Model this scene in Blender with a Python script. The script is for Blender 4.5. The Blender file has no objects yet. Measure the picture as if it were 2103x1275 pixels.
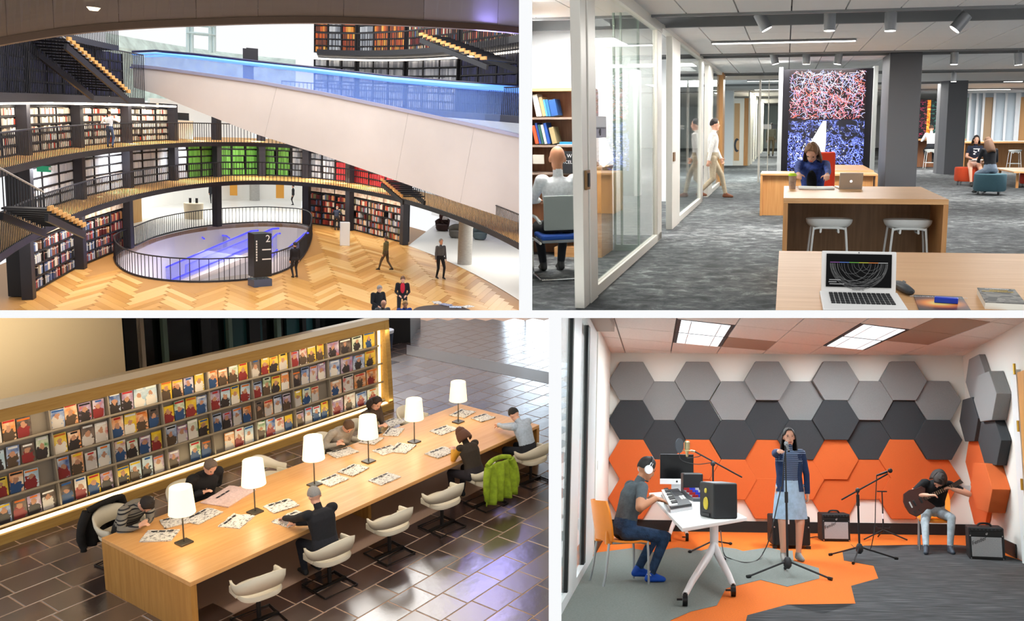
import bpy, bmesh, math, random
import numpy as np
from mathutils import Vector, Matrix
R_ = math.radians
random.seed(7)
SC = bpy.context.scene
COL = SC.collection

# ------------------------------------------------------------------ camera, world, exposure
F, PX, PY = 1800.0, 1300.0, 590.0            # focal length and principal point, pixels of the 2103 x 1275 frame
cam_d = bpy.data.cameras.new('camera')
cam_d.sensor_fit = 'HORIZONTAL'; cam_d.sensor_width = 36.0
cam_d.lens = F / 2103 * 36.0
cam_d.shift_x = (1051.5 - PX) / 2103
cam_d.shift_y = -(637.5 - PY) / 2103
cam_d.clip_end = 500; cam_d.clip_start = 0.05
cam = bpy.data.objects.new('camera', cam_d); COL.objects.link(cam)
cam.rotation_euler = (math.pi / 2, 0, 0)
SC.camera = cam
wld = bpy.data.worlds.new('world'); SC.world = wld; wld.use_nodes = True
wld.node_tree.nodes['Background'].inputs[0].default_value = (0.97, 0.985, 1.0, 1)
wld.node_tree.nodes['Background'].inputs[1].default_value = 1.02
SC.view_settings.view_transform = 'Standard'; SC.view_settings.look = 'None'
SC.view_settings.exposure = 0.0; SC.view_settings.gamma = 1.0
SC.view_settings.use_curve_mapping = False
SC.cycles.use_adaptive_sampling = True; SC.cycles.adaptive_threshold = 0.08
SC.cycles.max_bounces = 6; SC.cycles.use_light_tree = False; SC.cycles.transmission_bounces = 5; SC.cycles.caustics_reflective = False; SC.cycles.caustics_refractive = False

# ------------------------------------------------------------------ the four rooms: rigid frames, metres, floor at z = 0
class Room:
    def __init__(s, f, roll, H, r=None):
        f = Vector(f).normalized()
        r = f.cross(Vector((0, 0, 1))).normalized() if r is None else Vector(r).normalized()
        u = r.cross(f)
        c, sn = math.cos(R_(roll)), math.sin(R_(roll))
        r, u = c * r + sn * u, -sn * r + c * u
        s.r, s.f, s.u, s.H = r, f, u, H
        s.M = Matrix(((r.x, f.x, u.x, 0), (r.y, f.y, u.y, 0), (r.z, f.z, u.z, 0), (0, 0, 0, 1))) @ Matrix.Translation((0, 0, -H))
    def d(s, x, y):
        w = Vector(((x - PX) / F, 1, (PY - y) / F))
        return Vector((w.dot(s.r), w.dot(s.f), w.dot(s.u)))
    def z(s, x, y, z=0.0):                    # point of the horizontal plane z
        d = s.d(x, y); t = (z - s.H) / d.z
        return Vector((d.x * t, d.y * t, z))
    def y(s, x, y, Y):                        # point at room depth Y
        d = s.d(x, y); t = Y / d.y
        return Vector((d.x * t, Y, s.H + d.z * t))
    def x(s, x, y, X):
        d = s.d(x, y); t = X / d.x
        return Vector((X, d.y * t, s.H + d.z * t))
    def pl(s, x, y, p0, n):
        e = Vector((0, 0, s.H)); d = s.d(x, y); n = Vector(n)
        return e + d * ((Vector(p0) - e).dot(n) / d.dot(n))
def vp(x, y): return ((x - PX) / F, 1, (PY - y) / F)
LIB = Room(vp(530, 204.808), 0.2923, 7.5)
OFF = Room(vp(1615, 258), -1.5, 1.6)
STU = Room(vp(1345, 915), -0.4, 1.42)
REA = Room((0.52134304, 0.84107162, 0.14422193), 0, 6.5, (0.85250067, -0.50580757, -0.13191402))

# ------------------------------------------------------------------ materials
MATS = {}
def lin(h):
    if isinstance(h, str):
        h = h.lstrip('#'); h = h if len(h) == 6 else ''.join(c * 2 for c in h); v = [int(h[i:i + 2], 16) / 255 for i in (0, 2, 4)]
        return tuple(((c + 0.055) / 1.055) ** 2.4 if c > 0.04045 else c / 12.92 for c in v)
    return tuple(h)
def mat(name, col=None, rough=0.5, metal=0.0, noise=None, bump=None, emit=0.0, alpha=1.0, trans=0.0, ecol=None, stretch=None, col2=None, spec=0.5, ior=1.45):
    """noise=(scale, amount): value variation; col2 mixes a second colour by that noise; bump=(scale, strength)."""
    if name in MATS: return MATS[name]
    m = bpy.data.materials.new(name); m.use_nodes = True
    nt = m.node_tree; b = nt.nodes['Principled BSDF']
    c = lin(col)
    b.inputs['Base Color'].default_value = (*c, 1)
    b.inputs['Roughness'].default_value = rough; b.inputs['Metallic'].default_value = metal
    b.inputs['Specular IOR Level'].default_value = spec; b.inputs['IOR'].default_value = ior
    if alpha < 1: b.inputs['Alpha'].default_value = alpha
    if trans: b.inputs['Transmission Weight'].default_value = trans
    if emit:
        b.inputs['Emission Color'].default_value = (*(lin(ecol) if ecol else c), 1)
        b.inputs['Emission Strength'].default_value = emit
    if noise or bump:
        tc = nt.nodes.new('ShaderNodeTexCoord'); mp = nt.nodes.new('ShaderNodeMapping')
        nt.links.new(tc.outputs['Object'], mp.inputs[0])
        if stretch: mp.inputs['Scale'].default_value = stretch
    if noise:
        n = nt.nodes.new('ShaderNodeTexNoise'); n.inputs['Scale'].default_value = noise[0]; n.inputs['Detail'].default_value = 5
        nt.links.new(mp.outputs[0], n.inputs['Vector'])
        mr = nt.nodes.new('ShaderNodeMapRange'); mr.inputs[1].default_value = 0.3; mr.inputs[2].default_value = 0.7
        nt.links.new(n.outputs[0], mr.inputs[0])
        mx = nt.nodes.new('ShaderNodeMix'); mx.data_type = 'RGBA'
        a = noise[1]
        if col2:
            mx.inputs[6].default_value = (*c, 1); mx.inputs[7].default_value = (*lin(col2), 1)
        else:
            mx.inputs[6].default_value = (*[v * (1 - a) for v in c], 1); mx.inputs[7].default_value = (*[min(1, v * (1 + a)) for v in c], 1)
        nt.links.new(mr.outputs[0], mx.inputs[0]); nt.links.new(mx.outputs[2], b.inputs['Base Color'])
    if bump:
        n2 = nt.nodes.new('ShaderNodeTexNoise'); n2.inputs['Scale'].default_value = bump[0]; n2.inputs['Detail'].default_value = 4
        nt.links.new(mp.outputs[0], n2.inputs['Vector'])
        bp = nt.nodes.new('ShaderNodeBump'); bp.inputs['Strength'].default_value = bump[1]; bp.inputs['Distance'].default_value = 0.02
        nt.links.new(n2.outputs[0], bp.inputs['Height']); nt.links.new(bp.outputs[0], b.inputs['Normal'])
    MATS[name] = m
    return m
def nodes_of(name, col='#808080', rough=0.5, metal=0):
    m = mat(name, col, rough, metal); nt = m.node_tree
    return m, nt, nt.nodes['Principled BSDF'], nt.nodes.new('ShaderNodeTexCoord')
def ramp(nt, stops, interp='LINEAR'):
    r = nt.nodes.new('ShaderNodeValToRGB'); r.color_ramp.interpolation = interp
    e = r.color_ramp.elements
    while len(e) < len(stops): e.new(0.5)
    for k, (p, c) in zip(e, stops): k.position = p; k.color = (*lin(c), 1)
    return r
def wood(name, c1, c2, axis=0, scale=1.0, rough=0.45):
    if name in MATS: return MATS[name]
    m, nt, b, tc = nodes_of(name, c1, rough)
    mp = nt.nodes.new('ShaderNodeMapping'); st = [14 * scale] * 3; st[axis] = 0.9 * scale; mp.inputs['Scale'].default_value = st
    n = nt.nodes.new('ShaderNodeTexNoise'); n.inputs['Scale'].default_value = 2.2; n.inputs['Detail'].default_value = 6; n.inputs['Distortion'].default_value = 0.6
    r = ramp(nt, [(0.3, c1), (0.7, c2)])
    nt.links.new(tc.outputs['Object'], mp.inputs[0]); nt.links.new(mp.outputs[0], n.inputs[0]); nt.links.new(n.outputs[0], r.inputs[0]); nt.links.new(r.outputs[0], b.inputs['Base Color'])
    return m
def vcol_mat(name, rough=0.6, noise=0.0, spec=0.4):                    # colour of each piece from its own face attribute "tint"
    if name in MATS: return MATS[name]
    m, nt, b, tc = nodes_of(name, '#ffffff', rough)
    b.inputs['Specular IOR Level'].default_value = spec
    a = nt.nodes.new('ShaderNodeAttribute'); a.attribute_name = 'tint'
    nt.links.new(a.outputs[0], b.inputs['Base Color'])
    return m
def printed(name, stops, scale, rough=0.45, detail=2.0, dist=0.4, stretch=(1, 1, 1), rnd=True):   # flat print: patches of ink
    if name in MATS: return MATS[name]
    m, nt, b, tc = nodes_of(name, '#ffffff', rough)
    mp = nt.nodes.new('ShaderNodeMapping'); mp.inputs['Scale'].default_value = stretch
    n = nt.nodes.new('ShaderNodeTexNoise'); n.inputs['Scale'].default_value = scale; n.inputs['Detail'].default_value = detail; n.inputs['Distortion'].default_value = dist
    if rnd:
        oi = nt.nodes.new('ShaderNodeObjectInfo'); ml = nt.nodes.new('ShaderNodeVectorMath'); ml.operation = 'MULTIPLY_ADD'
        ml.inputs[1].default_value = (37, 53, 71)
        nt.links.new(oi.outputs['Random'], ml.inputs[0]); nt.links.new(tc.outputs['Object'], ml.inputs[2]); nt.links.new(ml.outputs[0], mp.inputs[0])
    else: nt.links.new(tc.outputs['Object'], mp.inputs[0])
    r = ramp(nt, stops, 'CONSTANT')
    nt.links.new(mp.outputs[0], n.inputs[0]); nt.links.new(n.outputs[0], r.inputs[0]); nt.links.new(r.outputs[0], b.inputs['Base Color'])
    return m

# ------------------------------------------------------------------ mesh builder
I4 = Matrix.Identity(4)
def T(x, y=0, z=0): return Matrix.Translation((x, y, z))
def RZ(a): return Matrix.Rotation(a, 4, 'Z')
def RX(a): return Matrix.Rotation(a, 4, 'X')
def RY(a): return Matrix.Rotation(a, 4, 'Y')
def basis(zdir, up=(0, 0, 1)):
    z = Vector(zdir).normalized(); up = Vector(up)
    if abs(z.dot(up)) > 0.98: up = Vector((0, 1, 0)) if abs(z.y) < 0.9 else Vector((1, 0, 0))
    x = up.cross(z).normalized(); y = z.cross(x)
    return Matrix(((x.x, y.x, z.x, 0), (x.y, y.y, z.y, 0), (x.z, y.z, z.z, 0), (0, 0, 0, 1)))
class MB:
    def __init__(s, M=None): s.v, s.f, s.mi, s.tint, s.M, s.cur, s.ct = [], [], [], [], M or I4, 0, None
    def add(s, vs, fs, M=None):
        b = len(s.v); A = s.M @ M if M is not None else s.M
        s.v.extend(A @ Vector(p) for p in vs)
        for f in fs: s.f.append(tuple(b + i for i in f)); s.mi.append(s.cur); s.tint.append(s.ct)
        return s
    def box(s, c, d, M=None):
        x, y, z = c; a, b, e = d[0] / 2, d[1] / 2, d[2] / 2
        vs = [(x + i * a, y + j * b, z + k * e) for i in (-1, 1) for j in (-1, 1) for k in (-1, 1)]
        return s.add(vs, [(0, 1, 3, 2), (4, 6, 7, 5), (0, 4, 5, 1), (2, 3, 7, 6), (0, 2, 6, 4), (1, 5, 7, 3)], M)
    def prism(s, poly, z0, z1, M=None):
        n = len(poly); a = sum(poly[i][0] * poly[(i + 1) % n][1] - poly[(i + 1) % n][0] * poly[i][1] for i in range(n))
        if a < 0: poly = poly[::-1]
        vs = [(p[0], p[1], z0) for p in poly] + [(p[0], p[1], z1) for p in poly]
        return s.add(vs, [tuple(range(n))[::-1], tuple(range(n, 2 * n))] + [(i, (i + 1) % n, n + (i + 1) % n, n + i) for i in range(n)], M)
    def loft(s, rings, caps=True, closed=True, M=None):
        n = len(rings[0]); vs = [p for r in rings for p in r]; fs = []
        for k in range(len(rings) - 1):
            for i in range(n if closed else n - 1):
                j = (i + 1) % n; fs.append((k * n + i, k * n + j, (k + 1) * n + j, (k + 1) * n + i))
        if caps and closed: fs += [tuple(range(n))[::-1], tuple(range((len(rings) - 1) * n, len(rings) * n))]
        return s.add(vs, fs, M)
    def cyl(s, p0, p1, r0, r1=None, n=12, M=None):
        r1 = r0 if r1 is None else r1
        p0, p1 = Vector(p0), Vector(p1); B = basis(p1 - p0)
        rg = [[p + B @ Vector((r * math.cos(2 * math.pi * i / n), r * math.sin(2 * math.pi * i / n), 0)) for i in range(n)] for p, r in ((p0, r0), (p1, r1))]
        return s.loft(rg, M=M)
    def tube(s, pts, r, n=8, M=None, closed=False):
        pts = [Vector(p) for p in pts]; rg = []; m = len(pts); x = None
        for k, p in enumerate(pts):
            t = (pts[(k + 1) % m] - pts[k - 1]) if closed else (pts[min(k + 1, m - 1)] - pts[max(k - 1, 0)])
            t.normalize()
            if x is None: B = basis(t); x = Vector((B[0][0], B[1][0], B[2][0]))
            x = (x - t * x.dot(t)).normalized(); y = t.cross(x)
            rr = r[k] if isinstance(r, (list, tuple)) else r
            rg.append([p + x * (rr * math.cos(2 * math.pi * i / n)) + y * (rr * math.sin(2 * math.pi * i / n)) for i in range(n)])
        if closed: rg.append(rg[0])
        return s.loft(rg, caps=not closed, M=M)
    def lathe(s, prof, n=16, M=None, caps=True):
        return s.loft([[(r * math.cos(2 * math.pi * i / n), r * math.sin(2 * math.pi * i / n), z) for i in range(n)] for r, z in prof], caps=caps, M=M)
    def ell(s, c, r, M=None, nu=14, nv=9):
        c = Vector(c); rg = []
        for k in range(nv + 1):
            a = math.pi * k / nv; q = max(math.sin(a), 0.02)
            rg.append([(c.x + r[0] * q * math.cos(2 * math.pi * i / nu), c.y + r[1] * q * math.sin(2 * math.pi * i / nu), c.z - r[2] * math.cos(a)) for i in range(nu)])
        return s.loft(rg, M=M)
    def strip(s, pts, w, h, M=None):                 # bar of rectangular section w x h along points (z up)
        pts = [Vector(p) for p in pts]; rg = []
        for k, p in enumerate(pts):
            t = pts[min(k + 1, len(pts) - 1)] - pts[max(k - 1, 0)]; t.normalize()
            x = t.cross(Vector((0, 0, 1)))
            x = x.normalized() if x.length > 1e-4 else Vector((1, 0, 0)); y = x.cross(t)
            rg.append([p + x * (a * w / 2) + y * (b * h / 2) for a, b in ((-1, -1), (1, -1), (1, 1), (-1, 1))])
        return s.loft(rg, M=M)
    def mesh(s, name, mats, smooth=False, bevel=0.0, seg=2, clip=None, W=None, tint=False):
        me = bpy.data.meshes.new(name)
        me.from_pydata(s.v, [], s.f)
        if tint:
            at = me.attributes.new('tint', 'FLOAT_COLOR', 'FACE')
            at.data.foreach_set('color', [q for t in s.tint for q in (*(t or (1, 1, 1)), 1)])
        me.polygons.foreach_set('material_index', s.mi)
        mats = mats if isinstance(mats, (list, tuple)) else [mats]
        for m in mats: me.materials.append(m)
        bm = bmesh.new(); bm.from_mesh(me)
        if clip:
            W = W or I4; Wi = W.inverted()
            for n, off in clip:                       # keep world points with n.p >= off
                n = Vector(n).normalized(); p0 = n * off
                lp = Wi @ p0; ln = (W.to_3x3().transposed() @ n).normalized()
                r = bmesh.ops.bisect_plane(bm, geom=bm.verts[:] + bm.edges[:] + bm.faces[:], plane_co=lp, plane_no=-ln, clear_outer=True)
                ed = [e for e in r['geom_cut'] if isinstance(e, bmesh.types.BMEdge)]
                if ed and not tint: bmesh.ops.holes_fill(bm, edges=ed)
        if bevel:
            ed = [e for e in bm.edges if e.is_manifold and e.calc_face_angle(0) > 0.6]
            bmesh.ops.bevel(bm, geom=ed, offset=bevel, segments=seg, affect='EDGES', profile=0.5, clamp_overlap=True)
        bmesh.ops.recalc_face_normals(bm, faces=bm.faces)
        bm.to_mesh(me); bm.free()
        if smooth:
            me.polygons.foreach_set('use_smooth', [True] * len(me.polygons))
            if smooth != 2 and hasattr(me, 'set_sharp_from_angle'): me.set_sharp_from_angle(angle=R_(40))
        me.update()
        return me
    def part(s, name, mats, parent, **k):             # a part of a thing, in the thing's own frame
        o = bpy.data.objects.new(name, s.mesh(name, mats, **k)); COL.objects.link(o); o.parent = parent
        return o
    def obj(s, name, mats, W, label=None, cat=None, group=None, kind=None, **k):   # a thing that is one mesh
        o = bpy.data.objects.new(name, s.mesh(name, mats, W=W, **k)); COL.objects.link(o); o.matrix_world = W
        return tag(o, label, cat, group, kind)
def tag(o, label=None, cat=None, group=None, kind=None):
    if label: o['label'] = label
    if cat: o['category'] = cat
    if group: o['group'] = group
    if kind: o['kind'] = kind
    return o
def thing(name, label, cat, W, group=None, kind=None):
    o = bpy.data.objects.new(name, None); COL.objects.link(o); o.empty_display_size = 0.1; o.matrix_world = W
    return tag(o, label, cat, group, kind)
def copy_tree(root, W, label=None):
    r = root.copy(); COL.objects.link(r); r.matrix_world = W
    if label: r['label'] = label
    for c in root.children:
        k = c.copy(); COL.objects.link(k); k.parent = r
        for g in c.children:
            q = g.copy(); COL.objects.link(q); q.parent = k
    return r
def at(room, p, rz=0.0, rest=None):
    W = room.M @ T(*p) @ RZ(rz)
    return W @ rest if rest is not None else W
def lettering(text, mt, parent, M, size, align='CENTER', extrude=0.0008, shear=0.0, name='lettering'):
    c = bpy.data.curves.new(name, 'FONT'); c.body = text; c.size = size; c.align_x = align; c.align_y = 'CENTER'; c.extrude = extrude; c.shear = shear
    c.resolution_u = 2
    t = bpy.data.objects.new('tmp', c); TMPS.collection.objects.link(t)
    with bpy.context.temp_override(scene=TMPS, view_layer=TMPS.view_layers[0]):
        dg = bpy.context.evaluated_depsgraph_get()
    me = bpy.data.meshes.new_from_object(t.evaluated_get(dg), depsgraph=dg); bpy.data.objects.remove(t); bpy.data.curves.remove(c)
    me.materials.clear(); me.materials.append(mt); me.name = name
    o = bpy.data.objects.new(name, me); COL.objects.link(o); o.parent = parent; o.matrix_local = M
    return o
def clip_poly(poly, clip):
    def inside(p, a, b): return (b[0] - a[0]) * (p[1] - a[1]) - (b[1] - a[1]) * (p[0] - a[0]) >= -1e-9
    out = list(poly)
    for i in range(len(clip)):
        a, b = clip[i], clip[(i + 1) % len(clip)]; src, out = out, []
        for j in range(len(src)):
            p, q = src[j - 1], src[j]; ip, iq = inside(p, a, b), inside(q, a, b)
            if ip != iq:
                dx, dy = q[0] - p[0], q[1] - p[1]; den = (b[0] - a[0]) * dy - (b[1] - a[1]) * dx
                t = -((b[0] - a[0]) * (p[1] - a[1]) - (b[1] - a[1]) * (p[0] - a[0])) / den
                out.append((p[0] + dx * t, p[1] + dy * t))
            if iq: out.append(q)
        if not out: return []
    return out
def bez(pts, n=8):                                    # smooth path through points
    pts = [Vector(p) for p in pts]; out = []
    for k in range(len(pts) - 1):
        a, b, c, d = pts[max(k - 1, 0)], pts[k], pts[k + 1], pts[min(k + 2, len(pts) - 1)]
        for i in range(n):
            t = i / n; out.append(0.5 * ((2 * b) + (c - a) * t + (2 * a - 5 * b + 4 * c - d) * t * t + (3 * b - a - 3 * c + d) * t ** 3))
    out.append(pts[-1]); return out

# ------------------------------------------------------------------ people: one continuous skin of tapered limbs, zones of cloth and skin
def ik(a, c, l1, l2, pole):
    a, c, pole = Vector(a), Vector(c), Vector(pole); d = c - a; L = min(max(d.length, abs(l1 - l2) + 0.02), (l1 + l2) * 0.995)
    dn = d.normalized(); c = a + dn * L
    x = (l1 * l1 - l2 * l2 + L * L) / (2 * L); h = math.sqrt(max(l1 * l1 - x * x, 0))
    p = (pole - dn * pole.dot(dn)).normalized()
    return a + dn * x + p * h, c
SKIN = {'light': '#d9a58a', 'tan': '#b9805e', 'pale': '#e2b49a', 'brown': '#8d5b40'}
def person(label, W, pelvis, lean=0.0, side=0.0, hands=None, feet=None, head=(0.0, 0.0), h=1.75, skin='light', top='#333333', bottom='#2a3040', shoe='#222222',
           sleeve='long', legs='long', hair=('short', '#2a1c14'), voxel=0.012, elbow=((-0.6, -0.5, -0.6), (0.6, -0.5, -0.6)), knee=((-0.15, 1, 0.3), (0.15, 1, 0.3)),
           handdir=(None, None), curl=0.5, topmat=None, botmat=None, group=None, bulk=1.0, hunch=0.0, female=False, face=True, armmat=None):
    """local frame: faces +Y, X to its right, Z up, origin on the ground below the pelvis; pelvis = height of the hip centre."""
    s = h / 1.75; prims = []                          # (p0, p1, r0, r1, zone)
    mb = MB()
    P = Vector((0, 0, pelvis))
    sp = lambda t, k: Vector((math.sin(side) * t, math.sin(lean + hunch * k) * t, math.cos(lean + hunch * k) * math.cos(side) * t))
    wst = P + sp(0.17 * s, 0.2); chest = wst + sp(0.19 * s, 0.6); neck = chest + sp(0.15 * s, 1.0)
    lat = Vector((math.cos(side), 0, -math.sin(side)))
    fw = (neck - chest).normalized().cross(lat)
    def cap(p0, p1, r0, r1, zone, flat=1.0, lateral=None, n=12):
        p0, p1 = Vector(p0), Vector(p1); d = (p1 - p0)
        L = max(d.length, 1e-4); B = basis(d, lateral or (0, 0, 1))
        rg = []
        for q in range(1, 5):
            a = math.pi / 2 * (1 - q / 4); rg.append((p0 - d / L * (r0 * math.sin(a)), r0 * max(math.cos(a), 0.15)))
        for q in range(0, 4):
            a = math.pi / 2 * q / 4; rg.append((p1 + d / L * (r1 * math.sin(a)), r1 * max(math.cos(a), 0.15)))
        mb.loft([[c + B @ Vector((r * math.cos(2 * math.pi * i / n), r * flat * math.sin(2 * math.pi * i / n), 0)) for i in range(n)] for c, r in rg])
        prims.append((p0, p1, r0, r1, zone))
    bk = bulk
    hipw = (0.10 if not female else 0.105) * s; shw = (0.185 if not female else 0.165) * s * (0.5 + 0.5 * bk)
    # torso as one loft of ellipses
    rg = []
    chain = [(P - sp(0.07 * s, 0), 0.13, 0.10), (P, 0.165 * (1.05 if female else 1), 0.118), (wst, 0.14 if female else 0.155, 0.108), (chest, 0.165 if female else 0.178, 0.122), (chest + (neck - chest) * 0.62, 0.16 if female else 0.175, 0.10), (neck - (neck - chest) * 0.08, 0.085, 0.07)]
    for k, (c, a, b) in enumerate(chain):
        t = (chain[min(k + 1, 5)][0] - chain[max(k - 1, 0)][0]).normalized(); f2 = t.cross(lat) * -1
        rg.append([c + lat * (a * s * bk * math.cos(2 * math.pi * i / 20)) + f2 * (b * s * bk * math.sin(2 * math.pi * i / 20)) for i in range(20)])
    mb.loft(rg)
    for a, b, r in ((P - sp(0.03 * s, 0), P + sp(0.03 * s, 0), 0.15),): prims.append((a, b, r * s * bk, r * s * bk, 'bottom'))
    prims.append((wst, chest, 0.145 * s * bk, 0.15 * s * bk, 'top')); prims.append((chest, neck - (neck - chest) * 0.25, 0.15 * s * bk, 0.13 * s * bk, 'top'))
    # head
    hp, hy = head; nd = (neck - chest).normalized()
    HB = basis(nd, fw * -1)                           # z along neck
    hz = (nd * math.cos(hp) + fw * math.sin(hp)).normalized(); hf0 = (fw * math.cos(hp) - nd * math.sin(hp)).normalized()
    hf = (hf0 * math.cos(hy) + lat * math.sin(hy)).normalized(); hl = hf.cross(hz)
    hs = s * (0.96 if female else 1.0) * 1.04
    hc = neck + (nd * 0.6 + hz * 0.4).normalized() * (0.075 * s) + hz * (0.105 * hs) + hf * 0.018 * s
    HM = Matrix(((hl.x, hf.x, hz.x, hc.x), (hl.y, hf.y, hz.y, hc.y), (hl.z, hf.z, hz.z, hc.z), (0, 0, 0, 1)))
    cap(neck - nd * 0.05 * s, hc - hz * 0.05 * hs, 0.056 * s, 0.052 * s, 'skin')
    mb.ell((0, -0.008 * hs, 0.02 * hs), (0.076 * hs, 0.096 * hs, 0.10 * hs), HM, 18, 12)
    mb.ell((0, 0.028 * hs, -0.055 * hs), (0.056 * hs, 0.062 * hs, 0.068 * hs), HM)
    mb.ell((0, 0.092 * hs, -0.018 * hs), (0.013 * hs, 0.02 * hs, 0.024 * hs), HM)
    mb.ell((0, 0.07 * hs, -0.098 * hs), (0.025 * hs, 0.022 * hs, 0.02 * hs), HM)
    for e in (-1, 1): mb.ell((e * 0.078 * hs, -0.01 * hs, -0.012 * hs), (0.012 * hs, 0.02 * hs, 0.033 * hs), HM)
    prims.append((hc - hz * 0.05 * hs, hc + hz * 0.02 * hs, 0.09 * hs, 0.1 * hs, 'skin'))
    # arms
    hands = hands or (None, None); wr = []
    for k, e in enumerate((-1, 1)):
        sh = neck - (neck - chest) * 0.30 + lat * (e * shw)
        tgt = hands[k] if hands[k] is not None else sh + Vector((e * 0.06, 0.05, -0.54)) * s
        el, w = ik(sh, tgt, 0.285 * s, 0.25 * s, elbow[k])
        ar = (0.056 if not female else 0.047) * s * bk
        cap(sh - lat * e * 0.03 * s, sh, ar * 1.15, ar * 1.12, 'top')
        cap(sh, sh + (el - sh) * 0.6, ar * 1.1, ar * 0.95, 'arm' if sleeve != 'none' else 'skin')
        cap(sh + (el - sh) * 0.6, el, ar * 0.92, ar * 0.82, 'arm' if sleeve == 'long' else 'skin')
        cap(el, w, ar * 0.82, ar * 0.55 if sleeve != 'long' else ar * 0.66, 'arm' if sleeve == 'long' else 'skin')
        hd = Vector(handdir[k]).normalized() if handdir[k] is not None else (w - el).normalized()
        pn = Vector((0, 0, 1)) if abs(hd.z) < 0.75 else Vector((e, 0, 0)); pn = (pn - hd * pn.dot(hd)).normalized()   # back of the hand
        sd = hd.cross(pn) * e                          # towards the little finger
        cap(w, w + hd * 0.085 * s, 0.032 * s, 0.038 * s, 'skin', flat=0.5, lateral=pn)
        for q, (o, L) in enumerate(((-0.030, 0.07), (-0.010, 0.082), (0.010, 0.076), (0.030, 0.06))):
            b0 = w + hd * 0.085 * s + sd * o * s; p = b0; ang = 0.15
            for L2, rr in ((0.45, 0.0095), (0.32, 0.0085), (0.25, 0.0075)):
                d2 = hd * math.cos(ang) - pn * math.sin(ang) + sd * o * 1.5; q2 = p + d2.normalized() * L * L2 * s
                cap(p, q2, rr * s, rr * 0.92 * s, 'skin', n=8); p = q2; ang += curl
        th = w + hd * 0.025 * s - sd * 0.03 * s; t1 = th + (hd * 0.6 - sd * 0.7 - pn * 0.2).normalized() * 0.042 * s; t2 = t1 + (hd * 0.9 - sd * 0.2 - pn * 0.4 * curl).normalized() * 0.035 * s
        cap(th, t1, 0.013 * s, 0.011 * s, 'skin', n=8); cap(t1, t2, 0.0105 * s, 0.009 * s, 'skin', n=8)
        wr.append(w)
    # legs
    feet = feet or (Vector((-0.1 * s, 0, 0)), Vector((0.1 * s, 0, 0)))
    for k, e in enumerate((-1, 1)):
        hip = P + lat * (e * hipw) - Vector((0, 0, 0.03 * s)); fp = Vector(feet[k][:3]); toe = feet[k][3] if len(feet[k]) > 3 else 0.0
        ank = fp + Vector((0, 0, 0.085 * s))
        kn, ank = ik(hip, ank, 0.43 * s, 0.42 * s, knee[k])
        lr = (0.088 if not female else 0.085) * s * (0.4 + 0.6 * bk)
        cap(hip, kn, lr, lr * 0.70, 'bottom' if legs != 'none' else 'skin', n=14)
        cap(kn, ank + (kn - ank) * 0.08, lr * 0.68, lr * (0.50 if legs == 'long' else 0.40), 'bottom' if legs == 'long' else 'skin', n=14)
        fd = Vector((math.sin(toe), math.cos(toe), 0))
        hl_ = ank - fd * 0.035 * s; hl_.z = ank.z - 0.045 * s
        tp = ank + fd * 0.145 * s; tp.z = ank.z - 0.055 * s
        cap(ank + Vector((0, 0, 0.01)), hl_ + Vector((0, 0, 0.005)), 0.042 * s, 0.038 * s, 'shoe'); cap(hl_, tp, 0.037 * s, 0.034 * s, 'shoe', flat=0.85); cap(ank, tp, 0.036 * s, 0.030 * s, 'shoe')
    me = bpy.data.meshes.new('person'); me.from_pydata(mb.v, [], mb.f)
    tmp = bpy.data.objects.new('tmp', me); TMPS.collection.objects.link(tmp)
    r = tmp.modifiers.new('r', 'REMESH'); r.mode = 'VOXEL'; r.voxel_size = voxel
    sm = tmp.modifiers.new('s', 'SMOOTH'); sm.factor = 0.5; sm.iterations = 2
    with bpy.context.temp_override(scene=TMPS, view_layer=TMPS.view_layers[0]):
        dg = bpy.context.evaluated_depsgraph_get()
    body = bpy.data.meshes.new_from_object(tmp.evaluated_get(dg), depsgraph=dg)
    bpy.data.objects.remove(tmp); bpy.data.meshes.remove(me)
    # zones
    sk = mat('skin_' + skin, SKIN[skin], 0.55)
    tm = topmat or mat('cloth_' + str(top), top, 0.85, noise=(30, 0.12)); bmt = botmat or mat('cloth_' + str(bottom), bottom, 0.85, noise=(30, 0.12)); smt = mat('shoe_' + str(shoe), shoe, 0.6)
    body.materials.clear()
    for m in (sk, tm, bmt, smt, armmat or tm): body.materials.append(m)
    zi = {'skin': 0, 'top': 1, 'bottom': 2, 'shoe': 3, 'arm': 4}
    nf = len(body.polygons); ce = np.empty(nf * 3); body.polygons.foreach_get('center', ce); ce = ce.reshape(-1, 3)
    bd = np.full(nf, 1e9); bi = np.zeros(nf, int)
    for p0, p1, r0, r1, zn in prims:
        a = np.array(p0); d = np.array(p1) - a; L2 = max(d @ d, 1e-9)
        t = np.clip((ce - a) @ d / L2, 0, 1); q = np.linalg.norm(ce - a - t[:, None] * d, axis=1) / (r0 + (r1 - r0) * t)
        m_ = q < bd; bd[m_] = q[m_]; bi[m_] = zi[zn]
    body.polygons.foreach_set('material_index', bi.astype(np.int32)); body.polygons.foreach_set('use_smooth', np.ones(nf, bool)); body.name = 'person'
    o = bpy.data.objects.new('person', body); COL.objects.link(o); o.matrix_world = W; tag(o, label, 'person', group)
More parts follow.
